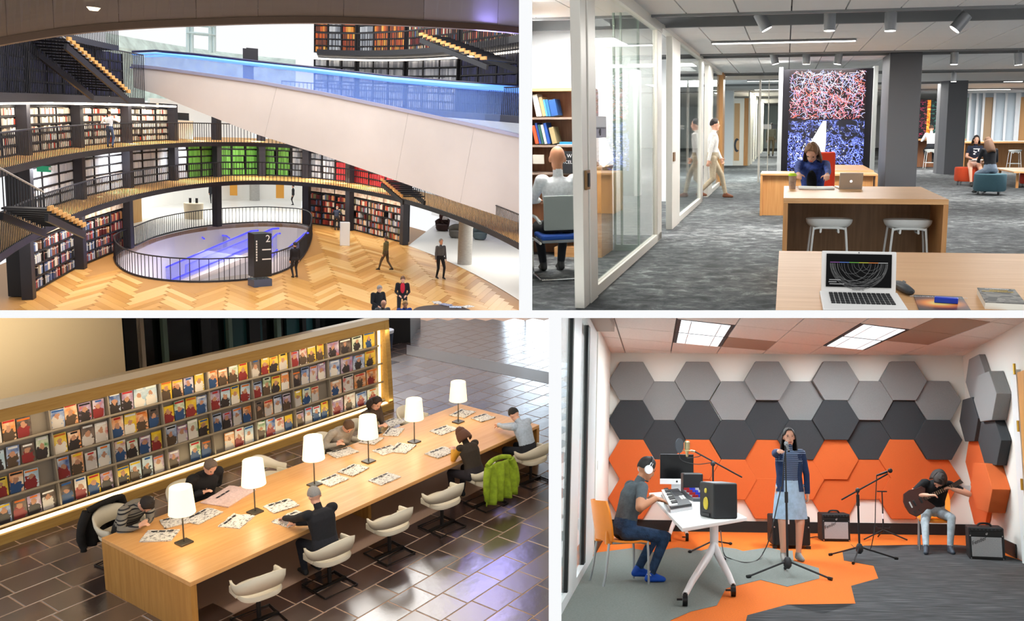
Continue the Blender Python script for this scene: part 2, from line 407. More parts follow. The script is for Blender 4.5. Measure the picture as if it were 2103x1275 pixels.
    # hair
    if hair:
        style, hcol = hair; hm = mat('hair_' + hcol, hcol, 0.6, noise=(60, 0.35), stretch=(4, 4, 0.6), bump=(90, 0.4))
        hb = MB(HM); n = 28; rings = []
        for k in range(11):
            a = math.pi * k / 20 * 1.28; ring = []
            for i in range(n):
                ph = 2 * math.pi * i / n; x, y = math.cos(ph), math.sin(ph)
                lim = {'bald': 0.25, 'short': 1.0, 'long': 1.0, 'pony': 1.0, 'bob': 1.0}[style]
                fr = max(0, y)                          # front: hairline high
                amax = (1.02 - 0.25 * fr ** 2 - 0.30 * (fr > 0.75)) if fr > 0.25 else 1.02 + 0.33 * min(1, (0.25 - y) * 0.9)
                aa = min(a, amax * math.pi / 2 * 1.0); g = 1.07 + (0.05 if style in ('long', 'bob') else 0.02) * math.sin(5 * ph + k)
                if a > amax * math.pi / 2: g *= 0.97
                ring.append((0.078 * hs * g * math.sin(aa) * x, -0.008 * hs + 0.098 * hs * g * math.sin(aa) * y, 0.02 * hs + 0.104 * hs * g * math.cos(aa)))
            rings.append(ring)
        rings[0] = [(p[0] * 0.1, p[1] * 0.1 - 0.008 * hs, rings[0][0][2]) for p in rings[1]]
        if style != 'bald': hb.loft(rings, caps=False)
        else:
            hb.loft(rings[7:], caps=False)
        if style in ('long', 'bob', 'pony'):
            L = {'long': 0.36, 'bob': 0.17, 'pony': 0.3}[style] * s
            G = []
            for k in range(8):
                t = k / 7; ring = []
                for i in range(17):
                    ph = math.pi * (1.10 * i / 16 - 0.05) + math.pi            # around sides and back
                    if style == 'pony': ph = math.pi * 1.5 + (i / 16 - 0.5) * 0.9
                    w = 1.16 + 0.34 * math.sin(t * 2.2) + 0.05 * math.sin(7 * i + 3 * k) * t
                    ring.append(Vector((0.08 * hs * w * math.cos(ph), -0.005 * hs + 0.10 * hs * w * math.sin(ph) * (1 + 0.1 * t), 0.03 * hs - L * t)))
                inner = [v * 0.86 for v in reversed(ring)]
                for a_, b_ in zip(inner, reversed(ring)): a_.z = b_.z
                G.append(ring + inner)
            hb.loft(G)
        hb.part('hair', hm, o, smooth=2)
    if face:
        dk = mat('eye_dark', '#1c1410', 0.3); lip = mat('lip', '#a5564a', 0.5)
        for e in (-1, 1):
            MB(HM).ell((e * 0.032 * hs, 0.079 * hs, 0.012 * hs), (0.011 * hs, 0.008 * hs, 0.005 * hs)).part('eye', dk, o, smooth=True)
            if voxel < .0095: MB(HM).ell((e * 0.034 * hs, 0.082 * hs, 0.030 * hs), (0.016 * hs, 0.007 * hs, 0.003 * hs)).part('eyebrow', dk, o, smooth=True)
        MB(HM).ell((0, 0.086 * hs, -0.066 * hs), (0.024 * hs, 0.010 * hs, 0.009 * hs)).part('mouth', lip, o, smooth=True)
    o['_'] = 0; del o['_']
    return o, dict(HM=HM, hs=hs, s=s, P=P, chest=chest, neck=neck, wr=wr, lat=lat, fw=fw)
TMPS = bpy.data.scenes.new('tmp')
blk = mat('matte_black', '#1b1c1e', .55); dkg = mat('dark_grey_plastic', '#2c2f32', .5); chrome = mat('chrome', '#c9c9c9', .15, 1); cast = mat('caster_black', '#0e0e10', .35); whm = mat('powder_white', '#e8e8e8', .4)
def tgt(room, W, pt): return W.inverted() @ (room.M @ Vector(pt))
# ------------------------------------------------------------------ white party walls and slab that part the four rooms
WHITE = mat('white_plaster', '#fbfbfb', 0.9)
D0 = 2.9
def px_plane_x(x): return Vector((1, -(x - PX) / F, 0)).normalized()          # n.p > 0 : right of that sight line
def px_plane_y(y): return Vector((0, -(PY - y) / F, 1)).normalized()          # n.p > 0 : above it
XU, XL, YM = 1079.5, 1140.0, 645.0
def party_wall(name, xpx, wpx, prof, label):
    n = px_plane_x(xpx); t = Vector(((xpx - PX) / F, 1, 0)).normalized()
    hw = wpx / 2 / F * D0
    mb = MB(); k = 1 / t.y
    vs = []
    for s_ in (-1, 1):
        for (Y, z) in prof: vs.append(t * (Y * k) + n * (s_ * hw) + Vector((0, 0, z)))
    m = len(prof)
    mb.add(vs, [tuple(range(m)), tuple(range(2 * m - 1, m - 1, -1))] + [(i, (i + 1) % m, m + (i + 1) % m, m + i) for i in range(m)])
    return mb.obj(name, WHITE, I4, label, None, kind='structure')
zc = lambda Y: (PY - YM) / F * Y
hs_ = 16 / 2 / F * D0
party_wall('wall_upper_divider', XU, 27, [(D0, zc(D0)), (60, zc(60)), (60, 24), (D0, 1.15)], 'white party wall between the two upper rooms')
party_wall('wall_lower_divider', XL, 26, [(D0, zc(D0)), (D0, -1.25), (34, -14.5), (34, zc(34))], 'white party wall between the two lower rooms')
def slab(name, x0, x1, Y1, label):
    mb = MB(); vs = []
    for Y in (D0, Y1):
        for xp in (x0, x1):
            for s_ in (-1, 1): vs.append(((xp - PX) / F * Y, Y, zc(Y) + s_ * hs_))
    mb.add(vs, [(0, 1, 3, 2), (4, 6, 7, 5), (0, 4, 5, 1), (2, 3, 7, 6), (0, 2, 6, 4), (1, 5, 7, 3)])
    return mb.obj(name, WHITE, I4, label, None, kind='structure')
slab('floor_slab_front_left', -60, XU, D0 + 1.0, 'white slab edge between the two left rooms')
slab('floor_slab_right', XU, 2160, 8.2, 'white floor slab between the two right rooms')
hwu, hwl = 27 / 2 / F * D0 + 0.003, 26 / 2 / F * D0 + 0.003
CL_LIB = [(-px_plane_x(XU), hwu), (px_plane_y(YM), hs_ + 0.002)]
CL_OFF = [(px_plane_x(XU), hwu), (px_plane_y(YM), hs_ + 0.002)]
CL_REA = [(-px_plane_x(XL), hwl), (-px_plane_y(YM), hs_ + 0.002)]
CL_STU = [(px_plane_x(XL), hwl), (-px_plane_y(YM), hs_ + 0.002)]
def area(name, room, p, size, power, col=(1, 1, 1), aim=(0, 0, -1), spread=180):
    l = bpy.data.lights.new(name, 'AREA'); l.shape = 'RECTANGLE'; l.size, l.size_y = size; l.energy = power; l.color = col; l.spread = R_(spread)
    o = bpy.data.objects.new(name, l); COL.objects.link(o)
    o.matrix_world = room.M @ T(*p) @ basis(-Vector(aim), (0, 1, 0)); return o
# ================================================================== round library (upper left)
B_ = LIB; BW = B_.M
ECX, ECY, EA, EB = 1.2259, 30.5293, 7.644, 24.508             # oval atrium in plan
def ep(k, t, z=0.0): a = R_(t); return Vector((ECX + EA * k * math.cos(a), ECY + EB * k * math.sin(a), z))
def eth(px_, py_, z):
    p = B_.z(px_, py_, z); return math.degrees(math.atan2((p.y - ECY) / EB, (p.x - ECX) / EA))
ZB, ZCC, ZD, ZE = 2.755, 4.87, 6.95, 10.3
dark = mat('lib_dark_steel', '#1d1c22', .45); darkp = mat('lib_dark_panel', '#15141a', .6); floorw = mat('lib_gallery_wood', '#e0a860', .5, noise=(3, .12))
def rings(sections, t0, t1, n, m, name, label=None, parent=None, z=None):
    """sections: closed outline [(k, z)] swept along the oval."""
    mb = MB(); mb.loft([[ep(k, t0 + (t1 - t0) * i / n, zz) for k, zz in sections] for i in range(n + 1)])
    if parent: return mb.part(name, m, parent, clip=CL_LIB, W=BW)
    return mb.obj(name, m, BW, label, kind='structure', clip=CL_LIB)
def gallery(zf, t0, t1, word, k0=1.0, k1=1.30, rail=1.05, ft=.2, step=1.0, floor=True):
    g = thing('floor_gallery_' + word, f'{word} gallery floor ring with dark fascia of the library', None, BW, kind='structure')
    rings([(k0, zf), (k1, zf), (k1, zf + .16), (k0 + .005, zf + .16)], t0, t1, 60, dark, 'slab', parent=g)
    rings([(k0, zf - .02), (k0 + .008, zf - .02), (k0 + .008, zf + ft), (k0, zf + ft)], t0, t1, 60, dark, 'fascia', parent=g)
    if floor: rings([(k0 + .01, zf + .16), (k1, zf + .16), (k1, zf + .19), (k0 + .01, zf + .19)], t0, t1, 60, floorw, 'floor_boards', parent=g)
    mb = MB(); t = t0
    while t < t1:
        p = ep(k0 + .004, t); sp = Vector((-EA * math.sin(R_(t)), EB * math.cos(R_(t)), 0)); 
        mb.cyl((p.x, p.y, zf + ft), (p.x, p.y, zf + ft + rail), .016, n=4); t += .20 / sp.length * 57.3 * step
    mb.part('railing_bars', dark, g, clip=CL_LIB, W=BW)['kind'] = 'stuff'
    MB().tube([ep(k0 + .004, t0 + (t1 - t0) * i / 70, zf + ft + rail) for i in range(71)], .03, n=6).part('handrail', dark, g, clip=CL_LIB, W=BW)
    return g
# ---- main floor with the oval well
well = [(234, 529), (239, 542), (254, 556), (284, 568), (332, 576), (390, 580), (450, 579), (515, 574), (575, 560), (614, 537), (636, 503), (640, 474), (622, 462), (580, 458), (530, 457), (450, 462), (380, 472), (320, 487), (280, 505), (250, 516)]
wpts = bez([B_.z(x, y) for x, y in well] + [B_.z(*well[0])], 3)[:-1]
outer = [ep(1.55, t) for t in range(-20, 201, 5)] + [Vector((-9, 14, 0)), Vector((14, 14, 0))]
def holed(zt, zb, hole, m, name, label):
    bm = bmesh.new()
    loops = []
    for lp in (outer, hole):
        vs = [bm.verts.new((p.x, p.y, zt)) for p in lp]; loops.append([bm.edges.new((vs[i], vs[(i + 1) % len(vs)])) for i in range(len(vs))])
    bmesh.ops.triangle_fill(bm, edges=[e for l in loops for e in l], use_beauty=True)
    ext = bmesh.ops.extrude_face_region(bm, geom=bm.faces[:]); bmesh.ops.translate(bm, verts=[v for v in ext['geom'] if isinstance(v, bmesh.types.BMVert)], vec=(0, 0, zb - zt))
    bmesh.ops.recalc_face_normals(bm, faces=bm.faces)
    for n, off in CL_LIB:
        Wi = BW.inverted(); n = Vector(n).normalized(); bmesh.ops.bisect_plane(bm, geom=bm.verts[:] + bm.edges[:] + bm.faces[:], plane_co=Wi @ (n * off), plane_no=-(BW.to_3x3().transposed() @ n), clear_outer=True)
    me = bpy.data.meshes.new(name); bm.to_mesh(me); bm.free(); me.materials.append(m); o = bpy.data.objects.new(name, me); COL.objects.link(o); o.matrix_world = BW; return tag(o, label, kind='structure')
fl_l = holed(-.012, -.25, wpts, mat('lib_subfloor', '#b9864a', .5), 'floor_library', 'oak herringbone floor of the round library')
# herringbone planks, laid around the well
def inside(p, poly):
    c = False; n = len(poly); j = n - 1
    for i in range(n):
        if (poly[i].y > p[1]) != (poly[j].y > p[1]) and p[0] < (poly[j].x - poly[i].x) * (p[1] - poly[i].y) / (poly[j].y - poly[i].y) + poly[i].x: c = not c
        j = i
    return c
rp = random.Random(2); mb = MB(); PL, PW = 1.5, .24; pc = [lin(c) for c in ('#dba65e', '#cf9850', '#e2b26c', '#c48c46', '#d8a05a', '#e6ba78')]
ca, sa = math.cos(R_(45)), math.sin(R_(45))
for i in range(-60, 90):
    for j in range(-30, 45):
        # herringbone lattice
        bx_, by_ = i * PW - 0 + j * PL * 1.0, i * PW
        for v in (0, 1):
            if v == 0: q = [(bx_, by_), (bx_ + PL, by_), (bx_ + PL, by_ + PW), (bx_, by_ + PW)]
            else: q = [(bx_, by_ + PW), (bx_ + PW, by_ + PW), (bx_ + PW, by_ + PW + PL), (bx_, by_ + PW + PL)]
            if j % 2: continue
            q = [((x * ca - y * sa), (x * sa + y * ca) * 2.1 + 16) for x, y in q]
            cx_, cy_ = sum(p[0] for p in q) / 4, sum(p[1] for p in q) / 4
            e = math.hypot((cx_ - ECX) / EA, (cy_ - ECY) / EB)
            if e > 1.19 or cy_ < 20 or any(inside(p, wpts) for p in q) or (cx_ > 6.5 and cy_ < 45 and e > 1.12): continue
            mb.ct = rp.choice(pc); mb.prism([(cx_ + (p[0] - cx_) * .985, cy_ + (p[1] - cy_) * .985) for p in q], -.011, rp.uniform(-.002, .0))
pl_ = mb.part('plank', vcol_mat('oak_planks', .32), fl_l, tint=True, clip=CL_LIB, W=BW); pl_['kind'] = 'stuff'
# white outer floor on both far openings
white_l = mat('lib_white_floor', '#f1f0ea', .35); lw = mat('lib_white_wall', '#f6f5f0', .8)
rings([(1.185, 0), (1.8, 0), (1.8, .012), (1.185, .012)], 82, 141, 30, white_l, 'floor_white_far', 'white terrazzo floor beyond the far columns'); rings([(1.17, 0), (2.1, 0), (2.1, .012), (1.17, .012)], -12, 43, 30, white_l, 'floor_white_right', 'white terrazzo floor on the right of the oak floor')
rings([(1.75, 0), (1.79, 0), (1.79, ZB), (1.75, ZB)], 78, 145, 24, lw, 'wall_far_white', 'white wall beyond the far columns'); rings([(2.0, 0), (2.05, 0), (2.05, 3.2), (2.0, 3.2)], -14, 46, 24, lw, 'wall_right_white', 'white curved wall behind the armchairs')
rings([(1.93, .6), (1.97, .6), (1.97, 1.6), (1.93, 1.6)], 20, 45, 12, mat('band_violet', '#3a2fa8', .6), 'trim_2', 'violet band on the right curved wall')
rings([(1.50, .0), (1.56, .0), (1.56, 2.6), (1.50, 2.6)], 131, 143, 8, wood('curved_timber', '#d8a85a', '#c8944a', 2, .4), 'wall_timber', 'curved timber wall behind the left column')
# the well: white drum, lower floor, rail
zl = -3.2
wm = MB(); n = len(wpts)
wm.add([(p.x, p.y, -.0) for p in wpts] + [(ECX + (p.x - wpts[0].x) * 0 + p.x - ECX, p.y, zl) for p in wpts], [(i, n + i, n + (i + 1) % n, (i + 1) % n) for i in range(n)]); wm.obj('wall_well_drum', mat('lib_drum', '#e6e2e4', .7), BW, 'pale curved lining wall of the floor well', kind='structure')
MB().prism([(p.x, p.y) for p in wpts], zl - .1, zl).obj('floor_lower', mat('lower_floor', '#cfc6b8', .5), BW, 'pale lower floor seen down the well', kind='structure')
wr = thing('well_railing', 'dark oval balustrade of thin bars around the well', 'balustrade', BW)
mb = MB(); acc = 0
for i in range(n):
    a, b = wpts[i], wpts[(i + 1) % n]; L = (b - a).length; acc_n = max(1, int(L / .20))
    for k in range(acc_n): p = a.lerp(b, k / acc_n); mb.cyl((p.x, p.y, 0), (p.x, p.y, .98), .014, n=4)
mb.part('railing_bars', dark, wr)['kind'] = 'stuff'
MB().tube([(p.x, p.y, .98) for p in wpts], .03, n=6, closed=True).part('handrail', dark, wr); MB().tube([(p.x, p.y, .04) for p in wpts], .04, n=6, closed=True).part('base_rail', dark, wr)
# escalators in the well
blue_e = mat('esc_blue_glow', '#2a30c8', .3, emit=.8, ecol='#5a58ff'); glass_b = mat('esc_glass', '#8f96ff', .1, alpha=.35); step_m = mat('esc_steps', '#b9bdd8', .4, .3); esc_w = mat('esc_white', '#d9d4d8', .6)
def lower_escalator(p0, p1, label):
    g = thing('escalator', label, 'escalator', BW); p0, p1 = Vector(p0), Vector(p1); d = (p1 - p0); sd = d.cross(Vector((0, 0, 1))).normalized() * .7
    MB().strip([p0, p1], 1.3, .35).part('truss', esc_w, g)
    ns = 14
    for k in range(ns): c = p0.lerp(p1, (k + .5) / ns); MB().strip([c - d / ns * .48 + Vector((0, 0, .22)), c + d / ns * .48 + Vector((0, 0, .22))], 1.0, .05).part('step', step_m, g)
    for e in (-1, 1):
        o_ = sd * e; MB().add([p0 + o_, p1 + o_, p1 + o_ + Vector((0, 0, 1)), p0 + o_ + Vector((0, 0, 1)), p0 + o_ * 1.04, p1 + o_ * 1.04, p1 + o_ * 1.04 + Vector((0, 0, 1)), p0 + o_ * 1.04 + Vector((0, 0, 1))], [(0, 1, 2, 3), (4, 7, 6, 5), (0, 4, 5, 1), (2, 6, 7, 3), (0, 3, 7, 4), (1, 5, 6, 2)]).part('glass_side', glass_b, g)
        MB().tube([p0 + o_ + Vector((0, 0, .5)), p0 + o_ + Vector((0, 0, 1.02)), p1 + o_ + Vector((0, 0, 1.02)), p1 + o_ + d.normalized() * .5 + Vector((0, 0, .9))], .05, n=6).part('handrail', blue_e, g); MB().tube([p0 + o_ + Vector((0, 0, .2)), p1 + o_ + Vector((0, 0, .2))], .05, n=6).part('light_line', blue_e, g)
lower_escalator(B_.z(360, 585, -2.9), B_.z(538, 512, -.15), 'violet lit escalator rising behind the black totem'); lower_escalator(B_.z(320, 505, -2.9), B_.z(440, 520, -1.6) , 'violet lit escalator crossing lower in the well'); lower_escalator(B_.z(556, 556, -1.6), B_.z(598, 520, -.1), 'short violet escalator right of the black totem')
# ---- galleries
gallery(ZB, -8, 196, 'second'); gallery(ZCC, 60, 196, 'third', 1.03, rail=1.0); gallery(ZD, 141, 192, 'fourth', 1.0, ft=.25, floor=False, rail=1.9)
gallery(ZE, -5, 76, 'upper', 1.0, 1.35, ft=.25, rail=0.9, floor=False, step=1.2); gallery(7.35, -5, 90, 'fifth', 1.0, 1.35, ft=.25, floor=False, step=1.2)
gallery(9.1, 149, 190, 'left upper', 1.0, 1.3, ft=.2, floor=False, rail=1.7)
# ---- bookcases
COLS = [180.5, 168.5, 155.5, 142, 127.7, 113, 97, 80, 64, 44.4]
colm = mat('lib_column', '#25242c', .5); shelfm = mat('lib_shelf_black', '#17161b', .6)
def column(t, k, z0, z1, lb, w=.40):
    p = ep(k, t); tg = Vector((-EA * math.sin(R_(t)), EB * math.cos(R_(t)), 0)).normalized()
    M = T(p.x, p.y, 0) @ RZ(math.atan2(tg.y, tg.x)); sc_ = w
    MB().box((0, 0, (z0 + z1) / 2), (w, .34, z1 - z0)).obj('column', colm, BW @ M, lb, 'column', 'black columns of the library', clip=CL_LIB)
lvn = {0: 'ground floor', 1: 'second level', 2: 'third level', 3: 'fourth level', 4: 'upper right level', 5: 'fifth right level'}
on_ = ['first', 'second', 'third', 'fourth', 'fifth', 'sixth', 'seventh', 'eighth', 'ninth', 'tenth']
for i, t in enumerate(COLS):
    if i not in (4, 6): column(t, 1.165, 0.0, ZB, f'black ground floor column, {on_[i]} from the left')
    if i > 0: column(t, 1.15, ZB + .19, ZCC, f'black second level column, {on_[i]} from the left')
    if 0 < i < 7: column(t, 1.15, ZCC + .19, ZD, f'black third level column, {on_[i]} from the left')
BOOKS = []; nbk = 0
def bay(t0, t1, k, z0, z1, rows, nsub, pal, label, wbk=.11, light=None, indiv=False, fill=.86, topgap=0.0, loose=False, panels=False):
    """one bookcase between two columns: nsub upright divisions, rows of shelves, books in rows."""
    global nbk
    A, Bq = ep(k, t0), ep(k, t1); A, Bq = A.lerp(Bq, .035), Bq.lerp(A, .035); d = Bq - A; L = d.length; ang = math.atan2(d.y, d.x)
    # local x runs t0->t1; atrium on local side s
    W = BW @ T(A.x, A.y, z0) @ RZ(ang); cdir = Vector((ECX, ECY, 0)) - A; s = 1 if (d.x * cdir.y - d.y * cdir.x) > 0 else -1
    g = thing('bookcase', label, 'bookcase', W, 'bookcases of the round library'); H_ = z1 - z0; dp = .55; ck = dict(clip=CL_LIB, W=W)
    MB().box((L / 2, -s * dp, H_ / 2), (L, .05, H_)).part('back_panel', shelfm if not light else light, g, **ck)
    for j in range(nsub + 1): MB().box((L * j / nsub, -s * dp / 2, H_ / 2), (.07, dp, H_)).part('upright', shelfm, g, **ck)
    rh = (H_ - topgap) / rows
    for r in range(rows + (1 if topgap else 0)): MB().box((L / 2, -s * dp / 2, r * rh + .03), (L, dp, .06)).part('shelf', shelfm, g, **ck)
    if panels:
        for j in range(nsub): MB().box((L * (j + .5) / nsub, s * .02, (rows - 1.45) * rh + .1), (L / nsub - .10, .04, rh * .95), None).part('display_panel', whiteb, g, **ck)
    mb = MB(); rg_ = random.Random(int(t0 * 7 + z0 * 13))
    for j in range(nsub):
        xa, xb = L * j / nsub + .075, L * (j + 1) / nsub - .075
        for r in range(rows):
            cset = pal(j, r, rg_)
            if cset is None: continue
            x = xa; nb_ = 0; gapx = rg_.random() < .25 and loose
            while x < xb - wbk * .6:
                w = wbk * rg_.uniform(.7, 1.3); w = min(w, xb - x)
                if gapx and rg_.random() < .3: x += w * 1.5; continue
                hh = rh * fill * rg_.uniform(.72 if loose else .93, 1.0); c = lin(rg_.choice(cset)); zz = r * rh + .068; tilt = rg_.uniform(-.08, .08) if loose else 0
                if indiv and nbk < 300:
                    nbk += 1; key = (round(w, 2), round(hh, 1), cset.index(min(cset, key=lambda q: sum(abs(a - b) for a, b in zip(lin(q), c)))), tuple(cset))
                    if key not in BKP:
                        cm = mat('bk_' + cset[key[2]], cset[key[2]], .6); BKP[key] = (MB().box((0, 0, hh / 2), (w * .94, .34, hh)).mesh('cover', cm), MB().box((0, 0, hh * .78), (w * .96, .345, hh * .07)).mesh('spine_label', mat('spine_label', '#ded8c8', .6)))
                    nb_ += 1; bo = thing('book', f'{CNM.get(cset[key[2]], "dark")} book, {ORD[nb_]} from left on {["bottom", "second lowest", "third lowest", "fourth lowest"][r]} shelf, {["left", "middle", "right"][j]} division, {label.split(" ground")[0]} bookcase', 'book', W @ T(x + w / 2, -s * .20, zz + .001) @ RY(tilt * .6), 'books on the left ground floor bookcases')
                    for nm, me in zip(('cover', 'spine_label'), BKP[key]): o = bpy.data.objects.new(nm, me); COL.objects.link(o); o.parent = bo
                else:
                    mb.ct = c; mb.box((x + w / 2, -s * .20, zz + hh / 2), (w * .92, .34, hh), T(x + w / 2, 0, zz) @ RY(tilt * .6) @ T(-x - w / 2, 0, -zz))
                x += w
    if mb.v: mb.obj('shelved_books', vcol_mat('book_spines'), W, 'books and files filling ' + label, kind='stuff', tint=True, clip=CL_LIB)
    return g
BKP = {}
ORD = 'zeroth first second third fourth fifth sixth seventh eighth ninth tenth eleventh twelfth thirteenth fourteenth fifteenth sixteenth seventeenth eighteenth nineteenth twentieth twenty-first twenty-second twenty-third twenty-fourth twenty-fifth twenty-sixth twenty-seventh twenty-eighth twenty-ninth thirtieth'.split() + ['later'] * 40
CNM = {'#20242c': 'black', '#3a4a7a': 'blue', '#6a7fae': 'light blue', '#c9ccd2': 'pale grey', '#8a3a34': 'dark red', '#d8d0c0': 'cream', '#4a6a9a': 'mid blue', '#2a2a30': 'black', '#a8b8cc': 'pale blue', '#7a5a4a': 'brown', '#b04038': 'red', '#7a2420': 'maroon', '#8f3a2c': 'rust', '#5a1c1c': 'maroon', '#b85a44': 'salmon', '#3a2020': 'dark brown', '#d8c8b0': 'cream', '#4a5a7a': 'slate blue', '#6a6a4a': 'olive', '#c08a5a': 'tan'}
mixd = ['#20242c', '#3a4a7a', '#6a7fae', '#c9ccd2', '#8a3a34', '#d8d0c0', '#4a6a9a', '#2a2a30', '#a8b8cc', '#7a5a4a', '#b04038']
redm = ['#7a2420', '#8f3a2c', '#5a1c1c', '#b85a44', '#3a2020', '#d8c8b0', '#4a5a7a', '#6a6a4a', '#c08a5a']
wh = ['#dfe4ea', '#cfd6e0', '#e8ebee', '#c2cad6', '#d8dde4']; grn = ['#5f9a3c', '#6aa846', '#578c36', '#72b04e']; gry = ['#a9adb4', '#8f949c', '#bfc3c8', '#787d86']; red = ['#b0242c', '#c23438', '#9a2028', '#a83038']
cream_b = ['#efe6d8', '#e2d8c6', '#f2ece2', '#c8b8a0', '#b0402c', '#d8cfc0', '#8a8478', '#e6dfd2']; dkb = ['#22244a', '#1c1e38', '#2c2f5a', '#181a2c']; warm = ['#c8602c', '#d88a3c', '#a8482c', '#e0a850', '#8a4a30', '#6a3a2c']
glow_paint = mat('shelf_painted_glow', '#f4e6cc', .8)  # pale colour stands in for a backlit glow, nothing shines behind
whiteb = mat('lib_art_panel', '#e8dccb', .8, noise=(3, .35), col2='#a88468')
bay(168.5, 155.5, 1.185, 0.02, ZB, 6, 3, lambda j, r, g: mixd if r < 4 else None, 'leftmost ground floor bookcase, dark shelves of mixed books', .105, None, True, .84, 0, True, True)
bay(155.5, 142, 1.185, 0.02, ZB, 6, 3, lambda j, r, g: (mixd if j == 0 else redm) if r < 4 else None, 'second ground floor bookcase, blue and brown books', .105, None, True, .84, 0, True, True)
bay(80, 64, 1.185, 0.02, ZB, 7, 3, lambda j, r, g: redm if r < 5 else None, 'right-hand ground floor bookcase, first of two with brown books', .12, None, False, .84, 0, True, True)
bay(64, 45.2, 1.185, 0.02, ZB, 7, 3, lambda j, r, g: redm + gry if r < 5 else None, 'right-hand ground floor bookcase, second of two with brown books', .12, None, False, .84, 0, True, True)
def Bpal(lst): return lambda j, r, g: lst[j]
seq = [(168.5, 155.5, [wh, wh, wh]), (155.5, 142, [wh, wh, wh]), (142, 127.7, [wh, wh, wh]), (127.7, 113, [wh, grn, grn]), (113, 97, [grn, grn, grn]), (97, 80, [grn, grn, gry]), (80, 64, [gry, gry, red]), (64, 44.4, [red, red, red])]
for i, (a, b, l) in enumerate(seq): bay(a, b, 1.17, ZB + .19, ZCC, 5, 3, Bpal(l), f'{on_[i]} second level bookcase from the left, {"white files" if l[1] is wh else "green files" if l[1] is grn else "grey files" if l[1] is gry else "red books"}', .16, None, False, .80)
for i, (a, b) in enumerate(((180, 168.5), (168.5, 155.5), (155.5, 142), (142, 127.7))): bay(a, b, 1.17, ZCC + .19, ZD, 5, 3, lambda j, r, g: cream_b if r < 5 else None, f'{on_[i]} third level bookcase from the left, pale books, painted glow behind', .12, glow_paint, False, .74, .28, True)
for i, (a, b) in enumerate(((182, 168.5), (168.5, 155.5), (155.5, 143))): bay(a, b, 1.12, ZD + .2, 9.1, 5, 3, lambda j, r, g: dkb, f'{on_[i]} fourth level bookcase from the left, dark blue books', .16, None, False, .8)
for i, (a, b) in enumerate(((78, 62), (62, 45), (45, 28), (28, 11))):
    bay(a, b, 1.15, ZE + .25, 12.9, 6, 3, lambda j, r, g: [warm, gry, warm][(j + i) % 3] if i < 2 else redm, f'{on_[i]} upper right bookcase, orange and grey books under strip light', .2, None, False, .8); bay(a, b, 1.15, 7.62, ZE - .15, 6, 3, lambda j, r, g: gry if i < 3 else dkb, f'{on_[i]} fifth right bookcase, grey files behind the escalator', .2, None, False, .8)
stripw = mat('strip_white', '#fff', .4, emit=4, ecol='#fff0dc')
def cove(k, t0, t1, z, label, m=stripw): MB().tube([ep(k, t0 + (t1 - t0) * i / 20, z) for i in range(21)], .045, n=5).obj('strip_light', m, BW, label, 'strip light', 'shelf strip lights', clip=CL_LIB)
cove(1.13, 10, 78, 12.95, 'strip light over the upper right bookcases'); cove(1.13, 10, 78, ZE - .12, 'strip light under the upper right gallery'); cove(1.09, 128, 180, ZD - .1, 'strip light over the third level books')
rings([(1.13, 13.1), (1.3, 13.1), (1.3, 15), (1.13, 15)], 40, 82, 20, mat('timber_soffit', '#a8602c', .6, noise=(4, .2)), 'trim_3', 'orange timber soffit above the upper right shelves')
# ---- dark overhead slab with curved edge
zs = 10.6
edge = [(-60, 90), (0, 77), (60, 67), (130, 57), (220, 48), (320, 42), (430, 38), (530, 35), (650, 34), (760, 37), (870, 42), (970, 48), (1066, 56), (1110, 60)]
ed = bez([B_.y(x, y, 23.0) for x, y in edge], 4)
near = [Vector((p.x * .45, p.y * .45, 7.5 + (p.z - 7.5) * 1.02)) for p in ed]
sl = thing('ceiling_overhang', 'dark brown panelled overhang with curved edge overhead', None, BW, kind='structure'); sm_ = mat('overhang_brown', '#43352e', .6, noise=(1.2, .12)); nE = len(ed)
segs = 9
for s_ in range(segs):
    i0, i1 = int(s_ * (nE - 1) / segs), int((s_ + 1) * (nE - 1) / segs)
    top = ed[i0:i1 + 1]; bot = near[i0:i1 + 1]; mb = MB(); c = sum((p for p in top + bot), Vector()) / (2 * len(top)); sh = lambda p: c + (p - c) * .994
    a = [sh(p) for p in top]; b = [sh(p) for p in bot]; m = len(a)
    mb.add(a + b + [p + Vector((0, 0, .2)) for p in a] + [p + Vector((0, 0, .2)) for p in b], [(i, i + 1, m + i + 1, m + i) for i in range(m - 1)] + [(2 * m + i, 3 * m + i, 3 * m + i + 1, 2 * m + i + 1) for i in range(m - 1)] + [(i, 2 * m + i, 2 * m + i + 1, i + 1) for i in range(m - 1)] + [(0, m, 3 * m, 2 * m), (m - 1, 3 * m - 1, 4 * m - 1, 2 * m - 1)])
    mb.part('panel', sm_ if s_ < 7 else mat('overhang_blue_lit', '#4c4048', .5), sl, clip=CL_LIB, W=BW)  # right panels carry the blue light on the soffit in their colour
MB().add([(p.x, p.y, p.z + .2) for p in ed] + [(p.x, p.y, p.z + .2) for p in near], [(i, i + 1, nE + i + 1, nE + i) for i in range(nE - 1)]).part('backing', darkp, sl, clip=CL_LIB, W=BW)
MB().strip([p + Vector((0, .1, .02)) for p in ed], .3, .34).part('edge_fascia', mat('overhang_edge', '#6a5648', .4), sl, clip=CL_LIB, W=BW)
p = B_.z(192, 12, 9.5); MB().lathe([(.10, -.01), (.06, -.06)], 12).obj('downlight', mat('downlight_lens', '#fff', .4, emit=2, ecol='#ffe8c0'), BW @ T(*(B_.y(192, 14, 17.0))), 'small recessed downlight in the dark overhang', 'downlight')
